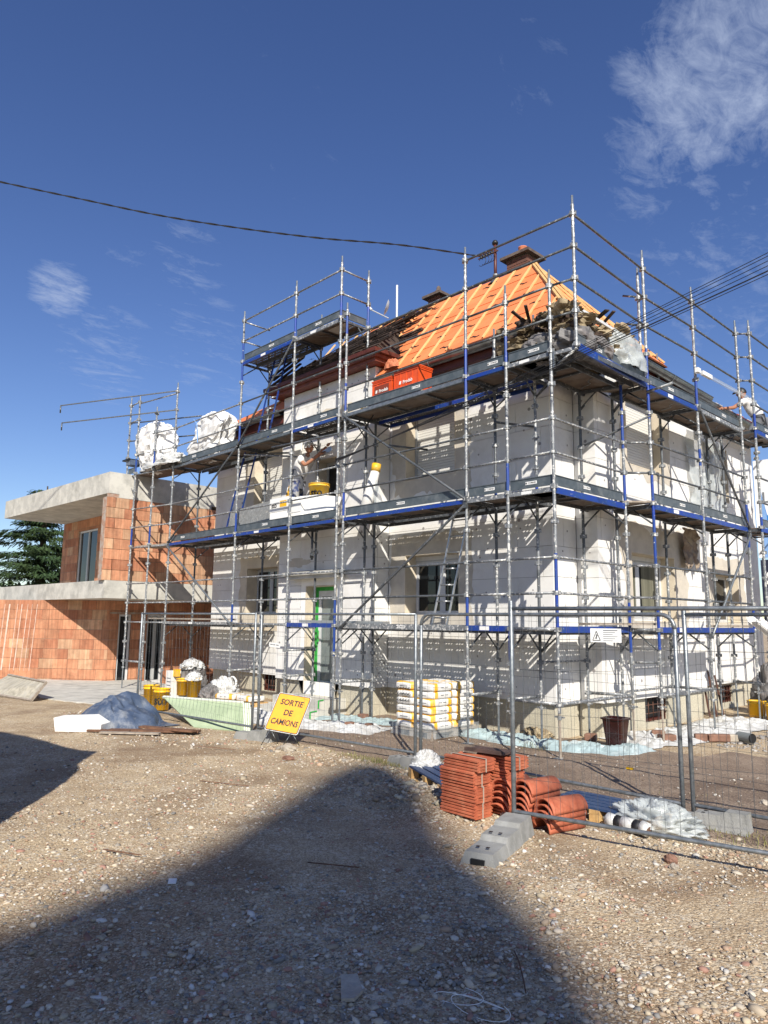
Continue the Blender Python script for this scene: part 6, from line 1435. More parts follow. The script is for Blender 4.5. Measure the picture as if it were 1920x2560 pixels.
# boards and tarp at left
TP = (-7.05, -2.95)
mb = MB()
def tf(u, v):
    x = TP[0] + (u - .5) * 2.05; y = TP[1] + (v - .5) * 1.25
    r = math.hypot((u - .5) * 2, (v - .5) * 2); base = max(0, 1 - r ** 2.2) ** .55
    q = 1 - 2 * abs(fbm(x * .8 + y * .5, y - x * .4, 3, 1.1, 1)); q2 = 1 - 2 * abs(fbm(x, y * 1.6, 8, 2.6, 2)); q3 = fbm(x, y, 3, 10, 2)
    z = base * (.27 + .12 * q + .05 * q2); wob = .10 * fbm(x, y, 13, 2.2, 3)
    for (ax_f, ay_f, fr_f, am, sd_f) in ((.9, .45, 4.0, .10, 4), (-.5, .9, 5.5, .07, 7), (.3, 1.0, 9.0, .03, 9)):
        ph_ = fr_f * (ax_f * x + ay_f * y) + 3.2 * fbm(x, y, sd_f, .9, 1); c_ = math.cos(ph_); z += base * am * (c_ * c_ * c_ if c_ > 0 else c_ * .35)
    return (x + wob, y + wob * .6 - .10 * z, gh(x, y) + .012 + max(z, 0))
mb.grid(tf, 120, 80, 'tarp'); tag(obj('tarpaulin', mb, origin=(*TP, 0)), 'dusty blue grey tarpaulin heaped over something beside a white block', 'tarpaulin')
mb = MB(); c = Vector((-6.52, -3.80, .115)); a = Vector((.36, .33, 0)).normalized(); b = Vector((-a.y, a.x, 0)); up = Vector((0, 0, 1))
mb.extr([c - a * .36 - b * .2 - up * .11, c + a * .36 - b * .16 - up * .11, c + a * .37 - b * .15 + up * .0, c + a * .14 - b * .1 + up * .115, c - a * .40 - b * .2 + up * .10], b * .34, 'eps_slab')
tag(obj('polystyrene_block', mb, origin=c), 'white polystyrene block leaning on the blue grey tarpaulin', 'polystyrene block')
def plank(name, label, p0, p1, w_, t, m, cat='plank', group=None, up=(0, 0, 1)):
    mb = MB(); mb.bar(p0, p1, w_, t, m, up); return tag(obj(name, mb, origin=p0), label, cat, group)
plank('plank', 'longest dark wet plank lying right of the tarpaulin', (-6.1, -3.55, .03), (-5.0, -2.55, .04), .16, .03, 'brown_wood'); plank('plank', 'short brown plank under the corner of the white block', (-6.3, -3.8, .03), (-5.75, -3.35, .03), .12, .03, 'brown_wood')
plank('plank', 'upper dark plank crossing the pile beside the tarpaulin', (-5.9, -3.1, .065), (-4.9, -2.7, .07), .13, .03, 'brown_wood')
plank('plank', 'grey brown plank nearest the camera beside the tarpaulin', (-5.95, -3.75, .03), (-5.25, -3.1, .03), .10, .025, 'grey_wood')
T = thing('formwork_sheet', 'weathered grey formwork panel leaning low at the left edge', 'panel', (-12.2, -3.1, 0))
q0, q1, q2, q3 = Vector((-13.9, -3.42, .03)), Vector((-11.22, -3.08, .03)), Vector((-11.22, -2.80, .40)), Vector((-13.9, -2.78, .40))
nn_ = (q1 - q0).cross(q3 - q0).normalized(); mb = MB(); mb.extr([q0, q1, q2, q3], nn_ * -.03, 'form_ply'); obj('sheet', mb, T)
for a, b in ((q0, q1), (q3, q2), (q1, q2)): mb = MB(); mb.bar(a, b, .045, .05, 'grey_wood', nn_); obj('edge_batten', mb, T)
T = thing('foam_sheet', 'pale green insulation panel leaning outwards in front of the left fence panel', 'panel', (-5.3, -2.2, 0))
q0, q1, q2, q3 = Vector((-5.66, -2.28, .01)), Vector((-4.72, -1.90, .01)), Vector((-5.25, -1.60, .40)), Vector((-7.20, -2.08, .37))
nn_ = (q1 - q0).cross(q3 - q0).normalized(); nn_ = nn_ if nn_.y > 0 else -nn_
mb = MB(); mb.extr([q0, q1, q2, q3], nn_ * .02, 'green_board'); obj('sheet', mb, T)
mb = MB(); e = (q2 - q1); o3 = Vector((.10, .08, .0)); mb.extr([q1, q1 + o3, q2 + o3, q2], nn_ * .02, 'green_stripe'); 
for k in range(3): f0 = .15 + .3 * k; mb.extr([q1 + o3 * f0 - nn_ * .003, q1 + o3 * (f0 + .12) - nn_ * .003, q2 + o3 * (f0 + .12) - nn_ * .003, q2 + o3 * f0 - nn_ * .003], nn_ * .002, 'green_board')
obj('striped_edge', mb, T)
mb = MB(); mb.bar(q3, q2, .05, .03, 'green_stripe', nn_); obj('top_edge', mb, T)
# buckets
def bucket(label, c, r=.15, h=.36, word=None, face=(1, -1), m='yellow', lid=False, tilt=0, group='yellow plaster buckets', fill='print_white'):
    c = Vector(c); T = thing('bucket', label, 'bucket', c, group)
    mb = MB(); mb.lathe(c, [(0, 0), (r * .86, 0), (r * .97, h * .86), (r * 1.06, h * .86), (r * 1.06, h * .90), (r, h * .90), (r * 1.02, h), (r * 1.07, h), (r * 1.07, h + .012), (r * .95, h + .012), (r * .86, .05), (0, .05)], m, 28); obj('shell', mb, T, smooth=True)
    mb = MB(); mb.path([c + Vector((math.cos(a) * r * 1.08, math.sin(a) * r * 1.08, h * (.9 - .25 * math.sin(a)))) if True else 0 for a in np.linspace(0, math.pi, 12)], .004, 'galv_clean', 5); obj('handle', mb, T)
    if lid: mb = MB(); mb.lathe(c, [(0, h + .014), (r * 1.1, h + .014), (r * 1.12, h + .03), (0, h + .035)], m, 28); obj('lid', mb, T)
    if word:
        d = Vector((*face, 0)).normalized(); t = Vector((-d.y, d.x, 0)); mb = MB(); vs, fs = textverts(word, h * .62, True); out = []
        for vx, vy, vz in vs:
            ang = -vx / r * -1; rr = r * (.95 + .0) + .004; zz = h * .45 + vy; rr = r * (.86 + .13 * zz / h) + .004
            dd_ = d * math.cos(ang) + t * math.sin(ang); out.append(c + dd_ * rr + Vector((0, 0, zz)))
        mb.add(out, fs, 'print_black'); obj('lettering', mb, T)
    return T
bucket('yellow bucket half hidden behind the tarpaulin, black letters on its side', (-8.15, -1.62, .02), .16, .40, 'sto', (1, -.8)); bucket('yellow bucket standing left of the lettered one behind the tarpaulin', (-8.75, -1.55, .02), .16, .42, None)
bucket('white labelled yellow bucket in the rubbish group by the annex doors', (-9.75, -.30, .1), .15, .36, None, fill='print_white'); bucket('yellow bucket with ragged film rim right of the rubbish group', (-9.25, -.30, .1), .16, .40, None)
crumple('plastic_film', 'crumpled film stuffed in the yellow bucket by the annex', 'plastic film', (-9.25, -.30, .46), .17, .15, .14, 'film_white', 5, .4, 2.5); crumple('rubbish_bag', 'black rubbish bag with white rim behind the yellow buckets', 'rubbish bag', (-9.95, .05, .1), .32, .26, .62, 'grey_sack', 6, .35, 1.8)
crumple('paper_sack', 'crumpled white paper on top of the black rubbish bag', 'paper sack', (-9.95, .02, .66), .25, .2, .16, 'film_white', 7, .5, 2.5)
mb = MB(); mb.box((-10.35, -.42, .02), (-10.05, -.2, .62), 'bag_white'); 
for k in range(5): mb.box((-10.30, -.424, .12 + k * .08), (-10.12, -.42, .14 + k * .08), 'trouser_grey')
tag(obj('mortar_bag', mb, origin=(-10.2, -.3, 0)), 'upright white printed sack left of the yellow bucket group', 'bag'); mb = MB(); mb.box((-10.05, -.40, .50), (-9.9, -.3, .66), 'yellow'); tag(obj('plastic_canister', mb, origin=(-10, -.3, .5)), 'small yellow canister on top of the white printed sack', 'canister')
pallet('small wooden pallet of bags left of the yellow road sign', (-7.35, -.25, .03), .1, .95, .6, 'pale_wood', .13)
for i, (x, y, a, l) in enumerate(((-7.75, -.3, 20, 'left white and yellow bag on the small wooden pallet'), (-7.15, -.2, 3, 'right white and yellow bag on the small wooden pallet'))):
    mt = Matrix.Translation((x, y, .175)) @ Matrix.Rotation(math.radians(a), 4, 'Z'); o = shared('mortar_bag', ('bag',), bag_mb, None, mt); tag(o, l, 'bag')
crumple('rope_bundle', 'pale tangled cords and sacks heaped left of the small bag pallet', 'bundle', (-8.35, -.1, .1), .34, .26, .34, 'film_white', 9, .5, 2.8); crumple('rubbish_bag', 'grey ball of wire mesh in front of the tangled cords', 'wire mesh', (-8.35, -.42, .08), .22, .18, .26, 'grey_sack', 10, .45, 3)
mb = MB()
for k in range(3): mb.path([Vector((-8.15 + math.cos(a) * (.14 - .02 * k), .0 + k * .02, .47 + math.sin(a) * (.12 - .02 * k))) for a in np.linspace(0, 6.28, 18)], .018, 'eps_slab', 6)
tag(obj('hose_coil', mb, smooth=True, origin=(-8.1, 0, .4)), 'coiled pale hose on top of the cord heap', 'hose')
for i, (x, y, sx, lb) in enumerate(((-9.0, -.9, .3, 'rubble pieces of plaster in front of the yellow buckets'), (-7.9, -.9, .35, 'low heap of debris before the small bag pallet'), (-8.6, -1.3, .25, 'scattered plaster waste behind the pale green panel'))):
    crumple('debris_heap', lb, 'debris', (x, y, 0), sx, .22, .10, 'rubble', 30 + i, .6, 4)
mb = MB(); mb.path([(-8.9, -1.7, .03), (-8.4, -1.4, .22), (-7.9, -1.2, .05)], .02, 'galv_dark', 6); tag(obj('bent_bar', mb, origin=(-8.4, -1.4, 0)), 'bent dark bar on the ground behind the tarpaulin', 'bar')
# things at the right end
bucket('yellow tub standing by the cellar window at the right picture edge', (.05, 6.95, .02), .17, .30, None); bucket('second yellow tub cut by the right picture edge', (.45, 6.75, .02), .17, .30, None)
crumple('tool_heap', 'dark machine parts heaped behind the yellow tubs', 'machine', (.2, 7.6, 0), .4, .3, .8, 'grey_sack', 12, .4, 2)
T = thing('rubbish_chute', 'long white sloping plank trough at the right edge', 'chute', (.9, 5, 1)); d = (Vector((1.5, 6.55, .85)) - Vector((.75, 5.0, 1.98))).normalized()
for o3, w_ in ((Vector((0, 0, 0)), .02), (Vector((.16, .05, -.05)), .02)): mb = MB(); mb.bar(Vector((.72, 4.95, 1.95)) + o3, Vector((1.75, 7.0, .5)) + o3, w_, .14, 'eps_slab'); obj('side', mb, T)
mb = MB(); mb.bar(Vector((.80, 4.97, 1.88)), Vector((1.83, 7.02, .43)), .16, .012, 'pvc_white'); obj('floor', mb, T)
for i, (x, y) in enumerate(((-.75, 6.3), (-.66, 6.42), (-.6, 6.6))): plank('steel_bar', '%s dark iron bar leaning on the wall in the recess' % ('first', 'second', 'third')[i], (x + .2, y - .15, .02), (x, y, 1.0 - i * .1), .03, .03, 'rust', 'bar', None, (0, 1, 0))
# planks lying on the first level
plank('plank', 'grey weathered board resting on the first level at the right corner', (-.15, .95, Z(.08)), (.12, 2.5, Z(.09)), .22, .035, 'grey_wood'); plank('plank', 'weathered board on the far right first level ledger', (.28, 4.4, Z(.07)), (.30, 5.9, Z(.075)), .18, .035, 'grey_wood')
plank('plank', 'long grey board lying on the ledger left of the door', (-12.3, .1, Z(.10)), (-8.6, .22, Z(.09)), .20, .035, 'grey_wood'); plank('aluminium_trestle', 'low aluminium trestle board on the first level beside the door', (-5.9, .12, Z(.07)), (-3.6, .20, Z(.06)), .18, .05, 'alu', 'trestle')

# ---------------------------------------------------------------- things on the platforms
tag(obj('big_bag', boxblob((-12.62, .08, Z(4) + .03), .66, .34, .66, 'bigbag', 41, amp=.20, fs=1.9, p=.68, lean=-.10), origin=(-12.5, .1, Z(4))), 'leftmost bulging white woven bag on the end platform by the annex', 'big bag')
tag(obj('big_bag', boxblob((-10.10, .34, Z(4) + .03), .72, .30, .56, 'bigbag', 42, amp=.18, fs=1.7, p=.66, lean=.16), origin=(-10.1, .3, Z(4))), 'white woven rubble bag on the roof level deck left of the tower', 'big bag')
crumple('plastic_film', 'loose white film spilling under the leftmost woven bag', 'plastic film', (-12.0, .1, Z(4) + .03), 1.0, .32, .30, 'film_white', 43, .35, 2.2)
mb = MB(); mb.path([(-10.45, .0, Z(4) + 1.05), (-10.25, -.02, Z(4) + .9), (-10.15, -.03, Z(4) + .4)], .012, 'banner_pale', 5); tag(obj('lifting_strap', mb, origin=(-10.3, 0, Z(5))), 'thin pale blue lifting strap on the bag beside the tower', 'strap')
mb = MB(); mb.box((-13.75, -.35, Z(4) + .42), (-13.35, .1, Z(4) + .46), 'black'); mb.box((-13.6, -.3, Z(4) + .28), (-13.3, 0, Z(4) + .42), 'tarp'); tag(obj('black_sheet', mb, origin=(-13.5, 0, Z(4.4))), 'flat black sheet hooked on the outermost left post', 'sheet')
def crate(label, x0, x1, y0, z0, h, dark=False):
    T = thing('crate', label, 'crate', ((x0 + x1) / 2, y0, z0), 'orange plastic crates'); m = 'orange_crate'
    mb = MB(); mb.box((x0, y0, z0), (x1, y0 + .36, z0 + h), m); obj('body', mb, T)
    mb = MB()
    for zz in (z0 + h - .05, z0 + h - .015, z0 + .03): mb.box((x0 - .012, y0 - .012, zz), (x1 + .012, y0 + .372, zz + .02), m)
    for xx in np.linspace(x0, x1, 5): mb.box((xx - .01, y0 - .010, z0), (xx + .01, y0, z0 + h - .06), m)
    mb.box((x0 - .02, y0 - .02, z0 + h + .005), (x1 + .02, y0 + .38, z0 + h + .025), m); obj('rim', mb, T)
    if dark: mb = MB(); mb.box((x0 + .06, y0 - .013, z0 + .06), (x1 - .06, y0 - .011, z0 + h - .09), 'dark_crate'); obj('inset_panel', mb, T)
    mb = MB(); text(mb, 'Prodab', .085, ((x0 + x1) / 2 + .05, y0 - .016, z0 + h * .5), (1, 0, .02), (0, 0, 1), 'print_white', True)
    mb.quad(*[Vector(((x0 + x1) / 2 - .14 + a, y0 - .016, z0 + h * .5 + b)) for a, b in ((-.03, -.03), (.02, -.03), (.03, .03), (-.02, .03))], 'print_white'); obj('lettering', mb, T)
crate('orange plastic crate with dark inset on the deck left of the second crate', -4.17, -3.66, .33, Z(4) + .18, .40, True); crate('longer orange plastic crate on the roof deck under the gutter', -3.58, -2.98, .33, Z(4) + .18, .46)
mb = MB(); mb.box((-4.25, .3, Z(4) + .012), (-2.9, .72, Z(4) + .175), 'grey_wood'); tag(obj('stacked_boards', mb, origin=(-3.6, .5, Z(4))), 'stack of grey boards carrying the two orange crates', 'boards')
crumple('tile_shard', 'broken terracotta shard at the gutter end above the crates', 'roof tile', (-4.15, .8, 6.72), .16, .06, .17, 'terracotta', 50, .3, 1.5)
mb = MB(); mb.lathe((-4.75 + .3, .42, Z(4) + .03), [(.19, 0), (.20, .03), (.15, .06), (.12, .12), (0, .13)], 'yellow', 18); tag(obj('tub_lid', mb, smooth=True, origin=(-4.45, .42, Z(4))), 'yellow lid lying on the roof deck left of the crates', 'lid')
bucket('yellow bucket lettered sto at the feet of the plasterer', (-5.92, .47, Z(2) + .50), .21, .36, 'sto', (.55, -.85))
mb = MB(); c = Vector((-6.1, .47, Z(2) + .03)); mb.box((-6.25, .30, Z(2) + .02), (-5.6, .64, Z(2) + .49), 'eps_slab'); tag(obj('polystyrene_stack', mb, origin=c), 'white polystyrene block carrying the lettered yellow bucket', 'polystyrene block')
def packet(label, x0, x1, y0, z0, h, word):
    T = thing('board_packet', label, 'packet', ((x0 + x1) / 2, y0, z0)); n = 9
    for i in range(n): mb = MB(); a = x0 + (x1 - x0) * i / n; mb.box((a, y0, z0), (a + (x1 - x0) / n - .006, y0 + .24, z0 + h - .005 * (i % 3)), 'eps_slab'); obj('board', mb, T)
    mb = MB(); mb.box((x0, y0 - .008, z0 + h * .52), (x1, y0 - .004, z0 + h), 'print_white')
    if word: text(mb, word, .15, (x0 + .16, y0 - .010, z0 + h * .74), (1, 0, .03), (0, 0, 1), 'print_black', True); mb.box((x0 + (x1 - x0) * .55, y0 - .012, z0 + h * .66), (x0 + (x1 - x0) * .9, y0 - .009, z0 + h * .88), 'yellow')
    obj('wrapper', mb, T)
packet('white packet of boards lettered sto on the deck below the plasterer', -7.12, -6.45, .10, Z(2) + .04, .60, 'sto'); packet('plain white packet right of the lettered one on the plasterer deck', -6.42, -6.0, .08, Z(2) + .04, .44, '')
mb = MB(); mb.add([(-6.2, .10, Z(2) + .04), (-5.02, .12, Z(2) + .04), (-5.02, .30, Z(2) + .48), (-5.7, .26, Z(2) + .60), (-6.35, .2, Z(2) + .62)], [(0, 1, 2, 3, 4)], 'eps_slab'); 
b_ = MB(); b_.extr([Vector(v) for v in mb.v], (0, .03, 0), 'eps_slab'); tag(obj('polystyrene_sheet', b_, origin=(-5.7, .1, Z(2))), 'angled white polystyrene panels lying right of the packets', 'panel')
mb = MB(); q = [Vector((-9.05, .26, Z(2) + .03)), Vector((-7.20, .20, Z(2) + .03)), Vector((-7.20, .26, Z(2) + .66)), Vector((-9.05, .32, Z(2) + .62))]; mb.extr(q, (0, .03, 0), 'cement_board'); tag(obj('cement_board', mb, origin=q[0]), 'large speckled grey board standing on the left deck', 'board')
mb = MB(); mb.bar((-7.52, .58, Z(2) + .05), (-6.88, .70, Z(2) + 1.0 + .62), .05, .10, 'bag_yellow', (0, 1, 0)); 
for k in (.2, .5, .8): p = Vector((-7.52, .58, Z(2) + .05)).lerp(Vector((-6.88, .70, Z(3.62))), k); mb.obox(p + Vector((0, -.052, 0)), ((.02, 0, .0), (0, .002, 0), (0, 0, .03)), 'print_black')
tag(obj('spirit_level', mb, origin=(-7.5, .6, Z(2))), 'long pale yellow straightedge leaning left of the plasterer', 'straightedge')
mb = MB(); mb.extr([(-7.52, .72, Z(2) + .04), (-7.16, .74, Z(2) + .04), (-6.98, .82, Z(4.55)), (-7.30, .82, Z(4.6))], (0, .035, 0), 'eps_slab'); tag(obj('polystyrene_sheet', mb, origin=(-7.3, .8, Z(2))), 'tall narrow white panel leaning behind the straightedge', 'panel')
# standing roll
T = thing('mesh_roll', 'standing white roll with orange yellow top band near the double posts', 'roll', (-4.5, .55, Z(2)))
mb = MB(); mb.tube((-4.58, .50, Z(2) + .03), (-4.42, .66, Z(2) + .98), .13, 'bag_white', 20, r1=.085); obj('roll', mb, T, smooth=True)
mb = MB(); mb.tube((-4.42, .655, Z(2) + .95), (-4.41, .675, Z(2) + 1.10), .094, 'yellow', 20, r1=.090); obj('band', mb, T, smooth=True)
mb = MB(); mb.add([(-4.42, .60, Z(2) + 1.0), (-4.05, .62, Z(2) + .04), (-4.38, .60, Z(2) + .04)], [(0, 1, 2)], 'film_clear'); obj('loose_film', mb, T)

# hanging films on the right facade
def hang(label, p0, p1, h, m, seed, cat='plastic film'):
    p0, p1 = Vector(p0), Vector(p1); mb = MB()
    def f(u, v):
        p = p0.lerp(p1, u); w_ = .08 * fbm(u * 3, v * 4, seed, 1.5, 3); low = h * (1 + .25 * fbm(u * 4, 0, seed, 1, 2)); taper = 1 - .25 * v
        c = p0.lerp(p1, .5); q = c + (p - c) * taper; return (q.x + w_ + .02, q.y, q.z - v * low)
    mb.grid(f, 18, 22, m); return tag(obj('plastic_film', mb, origin=p0, smooth=True), label, cat)
hang('clear plastic sheeting hanging over the upper right facade', (-.40, 5.35, Z(3.95)), (-.40, 7.2, Z(3.95)), 1.75, 'film_clear', 1)
hang('brown stained torn film dangling above the lower right window', (-.38, 4.9, Z(1.93)), (-.38, 5.6, Z(1.93)), .75, 'stained_film', 2)

# debris heap on the corner of the roof deck
DH = thing('debris_pile', 'heap of old brown insulation, rags and planks on the corner deck by the eaves', 'debris pile', (0, .5, Z(4)))
r = random.Random(9)
for i in range(150):
    t = r.random(); 
    if r.random() < .42: c = Vector((r.uniform(-1.0, .1), r.uniform(.15, .7), Z(4) + .15 + r.random() * .55))
    else: c = Vector((r.uniform(-.30, .28), r.uniform(.1, 2.0), Z(4) + .15 + r.random() * (.72 - .15 * t)))
    s = r.uniform(.05, .13); m = blobmesh(c, s * r.uniform(.8, 1.9), s * r.uniform(.8, 1.5), s * r.uniform(.5, .9), r.choice(['wool', 'wool', 'wool', 'wool', 'wool', 'old_wood']), i * 1.7, 12, 8, .75, 2.4, False, False); obj('wool_chunk', m, DH)
for i, (c, s) in enumerate((((.10, .45, Z(4) + .22), (.28, .30, .22)), ((.1, 1.0, Z(4) + .22), (.24, .34, .20)), ((-.35, .3, Z(4) + .2), (.28, .22, .20)))):
    obj('grey_sack', blobmesh(c, *s, 'grey_sack', i + 60, 32, 18, .3, 1.6, False, True), DH)
for i in range(16):
    c = Vector((r.uniform(-.9, .3), r.uniform(.1, 1.7), Z(4) + r.uniform(.2, .95))); d = Vector((r.uniform(-1, 1), r.uniform(-1, 1), r.uniform(-.35, .35))).normalized() * r.uniform(.15, .42)
    mb = MB(); mb.bar(c - d, c + d, r.uniform(.03, .08), .018, r.choice(['old_wood', 'grey_wood', 'old_wood'])); obj('broken_batten', mb, DH)
mb = MB(); mb.bar((.25, .20, 6.43), (.25, 2.3, 6.36), .025, .04, 'pvc_white'); tag(obj('white_batten', mb, origin=(.2, 1, Z(5))), 'long white plastic batten lying across the debris pile', 'batten')
mb = MB(); mb.extr([(.05, .75, 6.55), (.10, 1.5, 6.56), (.0, 1.5, 6.56), (-.25, .7, 6.58)], (0, 0, .02), 'print_white'); tag(obj('white_board', mb, origin=(0, 1, Z(5))), 'thin white board on top of the debris pile', 'board')
crumple('plastic_film', 'grey translucent film drooping at the right end of the debris pile', 'plastic film', (.18, 1.75, Z(4) + .1), .22, .55, .52, 'film_clear', 71, .35, 1.8)

# antenna, dish, mast and wires
T = thing('satellite_dish', 'small white satellite dish on an arm beside the left chimney', 'satellite dish', (-6.0, 2.45, 8.8))
mb = MB(); c = Vector((-5.90, 2.38, 9.04)); ax_ = Vector((-.62, -.70, .30)).normalized(); a1 = ax_.orthogonal().normalized(); a2 = ax_.cross(a1)
vs = []; fs = []; n = 20
for k, (rr, dz) in enumerate(((0, 0), (.08, .01), (.14, .03), (.19, .06))): vs += [c + (a1 * math.cos(2 * math.pi * i / n) + a2 * math.sin(2 * math.pi * i / n)) * rr + ax_ * dz for i in range(n)]
for k in range(3): fs += [(k * n + i, k * n + (i + 1) % n, (k + 1) * n + (i + 1) % n, (k + 1) * n + i) for i in range(n)]
mb.add(vs, fs, 'pvc_white'); obj('reflector', mb, T, smooth=True)
mb = MB(); mb.path([c - Vector((0, 0, .25)), c + ax_ * .45 - Vector((0, 0, .18))], .014, 'pvc_grey', 6); mb.tube(c + ax_ * .42 - Vector((0, 0, .18)), c + ax_ * .5 - Vector((0, 0, .12)), .03, 'pvc_white', 8); obj('arm', mb, T)
tag(obj('antenna_pole', MB().tube((-5.8, 2.55, 8.6), (-5.8, 2.55, 9.63), .025, 'pvc_white', 10), origin=(-5.8, 2.5, 8.6)), 'thin white vertical pole beside the satellite dish', 'pole')
T = thing('power_mast', 'dark iron service mast with insulators rising through the ridge', 'mast', (-2.90, 2.5, 8.7)); MX, MY = -2.9, 2.52
tubeobj('pole', (MX, MY, 8.6), (MX, MY, 9.50), .032, 'darkred', T, 12); mb = MB(); mb.lathe((MX, MY, 9.50), [(.03, 0), (.06, .01), (.065, .05), (.04, .09), (0, .10)], 'black', 16); obj('cap', mb, T, smooth=True)
mb = MB(); mb.lathe((MX, MY, 8.80), [(.033, 0), (.055, .01), (.055, .05), (.033, .06)], 'galv', 14); obj('collar', mb, T); mb = MB(); mb.lathe((MX, MY, 8.70), [(.16, -.08), (.06, .04), (.035, .08)], 'zinc_dull', 14); obj('flashing', mb, T)
for i in range(5):
    x = MX - .06 - i * .07; mb = MB(); mb.lathe((x, MY - .03, 9.36), [(.012, -.05), (.03, -.04), (.03, -.01), (.02, 0), (.028, .02), (0, .05)], 'black', 10); obj('insulator', mb, T)
mb = MB(); mb.bar((MX - .42, MY - .03, 9.33), (MX + .1, MY - .03, 9.33), .02, .02, 'rust'); obj('crossarm', mb, T)
for k in range(4): mb = MB(); mb.path([Vector((MX - .30 + .08 * k + .10 * math.cos(a), MY - .05, 9.22 + .09 * math.sin(a))) for a in np.linspace(-2.5, 2.6, 14)], .006, 'cable', 5); obj('loop_wire', mb, T)
def cable(label, p0, p1, sag, r, n=40, tw=False, grp=None):
    p0, p1 = Vector(p0), Vector(p1); f = lambda t: p0.lerp(p1, t) - Vector((0, 0, 4 * sag * t * (1 - t)))
    mb = MB()
    if tw:
        L = (p1 - p0).length; m = int(L * 9); d = (p1 - p0).normalized(); a = d.orthogonal().normalized(); b = d.cross(a)
        for ph in (0, math.pi): mb.path([f(i / m) + (a * math.cos(i * .75 + ph) + b * math.sin(i * .75 + ph)) * r * .75 for i in range(m + 1)], r * .75, 'cable', 5)
    else: mb.path([f(i / n) for i in range(n + 1)], r, 'cable', 6)
    return tag(obj('overhead_cable', mb, origin=p0), label, 'cable', grp)
mb = MB(); cp = [Vector(v) for v in ((MX - .40, MY, 9.40), (-4.41, 1.26, 9.60), (-5.52, .01, 9.70), (-6.64, -1.23, 9.878), (-7.75, -2.475, 10.11), (-8.86, -3.72, 10.43), (-9.97, -4.96, 10.76), (-10.9, -6.0, 11.06), (-13.2, -8.6, 11.9))]
def catmull(P_, n):
    out_ = []
    for i in range(len(P_) - 1):
        a_, b_, c_, d_ = P_[max(0, i - 1)], P_[i], P_[i + 1], P_[min(len(P_) - 1, i + 2)]
        for k in range(n): t = k / n; out_.append(.5 * ((2 * b_) + (c_ - a_) * t + (2 * a_ - 5 * b_ + 4 * c_ - d_) * t * t + (3 * b_ - a_ - 3 * c_ + d_) * t ** 3))
    return out_ + [P_[-1]]
cc = catmull(cp, 16)
for ph in (0, math.pi): mb.path([q_ + Vector((math.cos(i * .9 + ph) * .6, -math.cos(i * .9 + ph) * .6, math.sin(i * .9 + ph))) * .011 for i, q_ in enumerate(cc)], .0105, 'cable', 5)
tag(obj('overhead_cable', mb, origin=cp[0]), 'thick twisted black cable running from the roof mast to the upper left', 'cable')
ends = [(3.111, 5.884), (3.108, 5.845), (3.105, 5.791), (3.101, 5.735), (3.098, 5.676), (3.095, 5.635)]
# wires fan out from the wall bracket near the door tower to a pole beyond the right edge
for i, (x, z) in enumerate(ends):
    p = Vector((x, -.45, z)); s = Vector((-1.25 + .03 * i, -.45, 5.10 + .02 * (i % 3) - .035 * i)); d = (p - s)
    far = p + d * 1.1 + Vector((0, 0, .35)); q = Vector((-5.2, .62 + .01 * i, 4.62 + .015 * i)) if False else Vector((-5.0, .60, 4.73 - .02 * i + .0))
    mb = MB(); pts = [Vector((-4.66, .74, 6.15 - .012 * i)).lerp(Vector((-4.66, .74, 6.15)), 0)]
    pts = []
    A_ = Vector((-4.72, -.10, 4.78 + .012 * i)); 
    for t in np.linspace(0, 1, 50):
        pts.append(A_.lerp(far, t) - Vector((0, 0, 4 * .10 * t * (1 - t))) + Vector((0, 0, 0)))
    # bend so that the wire passes through the surveyed points
    k = min(range(50), key=lambda j: abs(pts[j].x - x)); corr = p - pts[k]
    pts = [q_ + corr * min(1, (q_.x - A_.x) / (x - A_.x)) ** .8 if q_.x > A_.x else q_ for q_ in pts]
    mb.path(pts, .0045 if i != 4 else .008, 'cable', 6)
    tag(obj('overhead_wire', mb, origin=p), ('topmost', 'second', 'third', 'fourth', 'thick fifth', 'lowest')[i] + ' black wire of the bundle leaving over the right edge', 'wire', 'black wires from the house to the right')
mb = MB(); mb.path([(-4.72, -.10, 4.80), (-4.4, .3, 5.4), (-4.1, .6, 6.1)], .012, 'cable', 6); tag(obj('overhead_wire', mb, origin=(-4.5, .2, 5)), 'short black lead rising from the wire bundle to the gutter end', 'wire')

# banner and van side seen past the right scaffold
T = thing('advertising_banner', 'white and blue banner with large letters LO at the right edge', 'banner', (0, 9, 4)); y = 9.0
mb = MB(); mb.box((-.42, y, 3.35), (2.2, y + .04, 5.62), 'banner_white'); obj('sheet', mb, T)
mb = MB(); mb.add([(-.302, y - .004, 3.35), (2.2, y - .004, 3.35), (2.2, y - .004, 3.9), (-.18, y - .004, 4.32), (-.302, y - .004, 4.95)], [(0, 1, 2, 3, 4)], 'banner_blue'); obj('blue_field', mb, T)
mb = MB(); mb.add([(-.303, y - .006, 3.35), (-.20, y - .006, 3.35), (-.19, y - .006, 4.3), (-.303, y - .006, 5.0)], [(0, 1, 2, 3)], 'banner_pale'); obj('pale_field', mb, T)
mb = MB(); text(mb, 'LO', .36, (-.04, y - .008, 4.72), (1, 0, 0), (0, 0, 1), 'trouser_grey', False); text(mb, '5 Ave', .14, (.0, y - .012, 3.98), (1, 0, 0), (0, 0, 1), 'print_white', True); text(mb, '68', .12, (-.05, y - .012, 3.72), (1, 0, 0), (0, 0, 1), 'print_white', True); obj('lettering', mb, T)
T = thing('navy_hoarding', 'dark navy panel with a white letter S below the banner', 'panel', (0, 9, 2)); mb = MB(); mb.box((-.40, y + .02, 1.9), (2.2, y + .06, 3.30), 'navy'); obj('sheet', mb, T)
mb = MB(); text(mb, 'S', .42, (-.20, y + .012, 2.86), (1, 0, 0), (0, 0, 1), 'print_white', True); obj('lettering', mb, T)
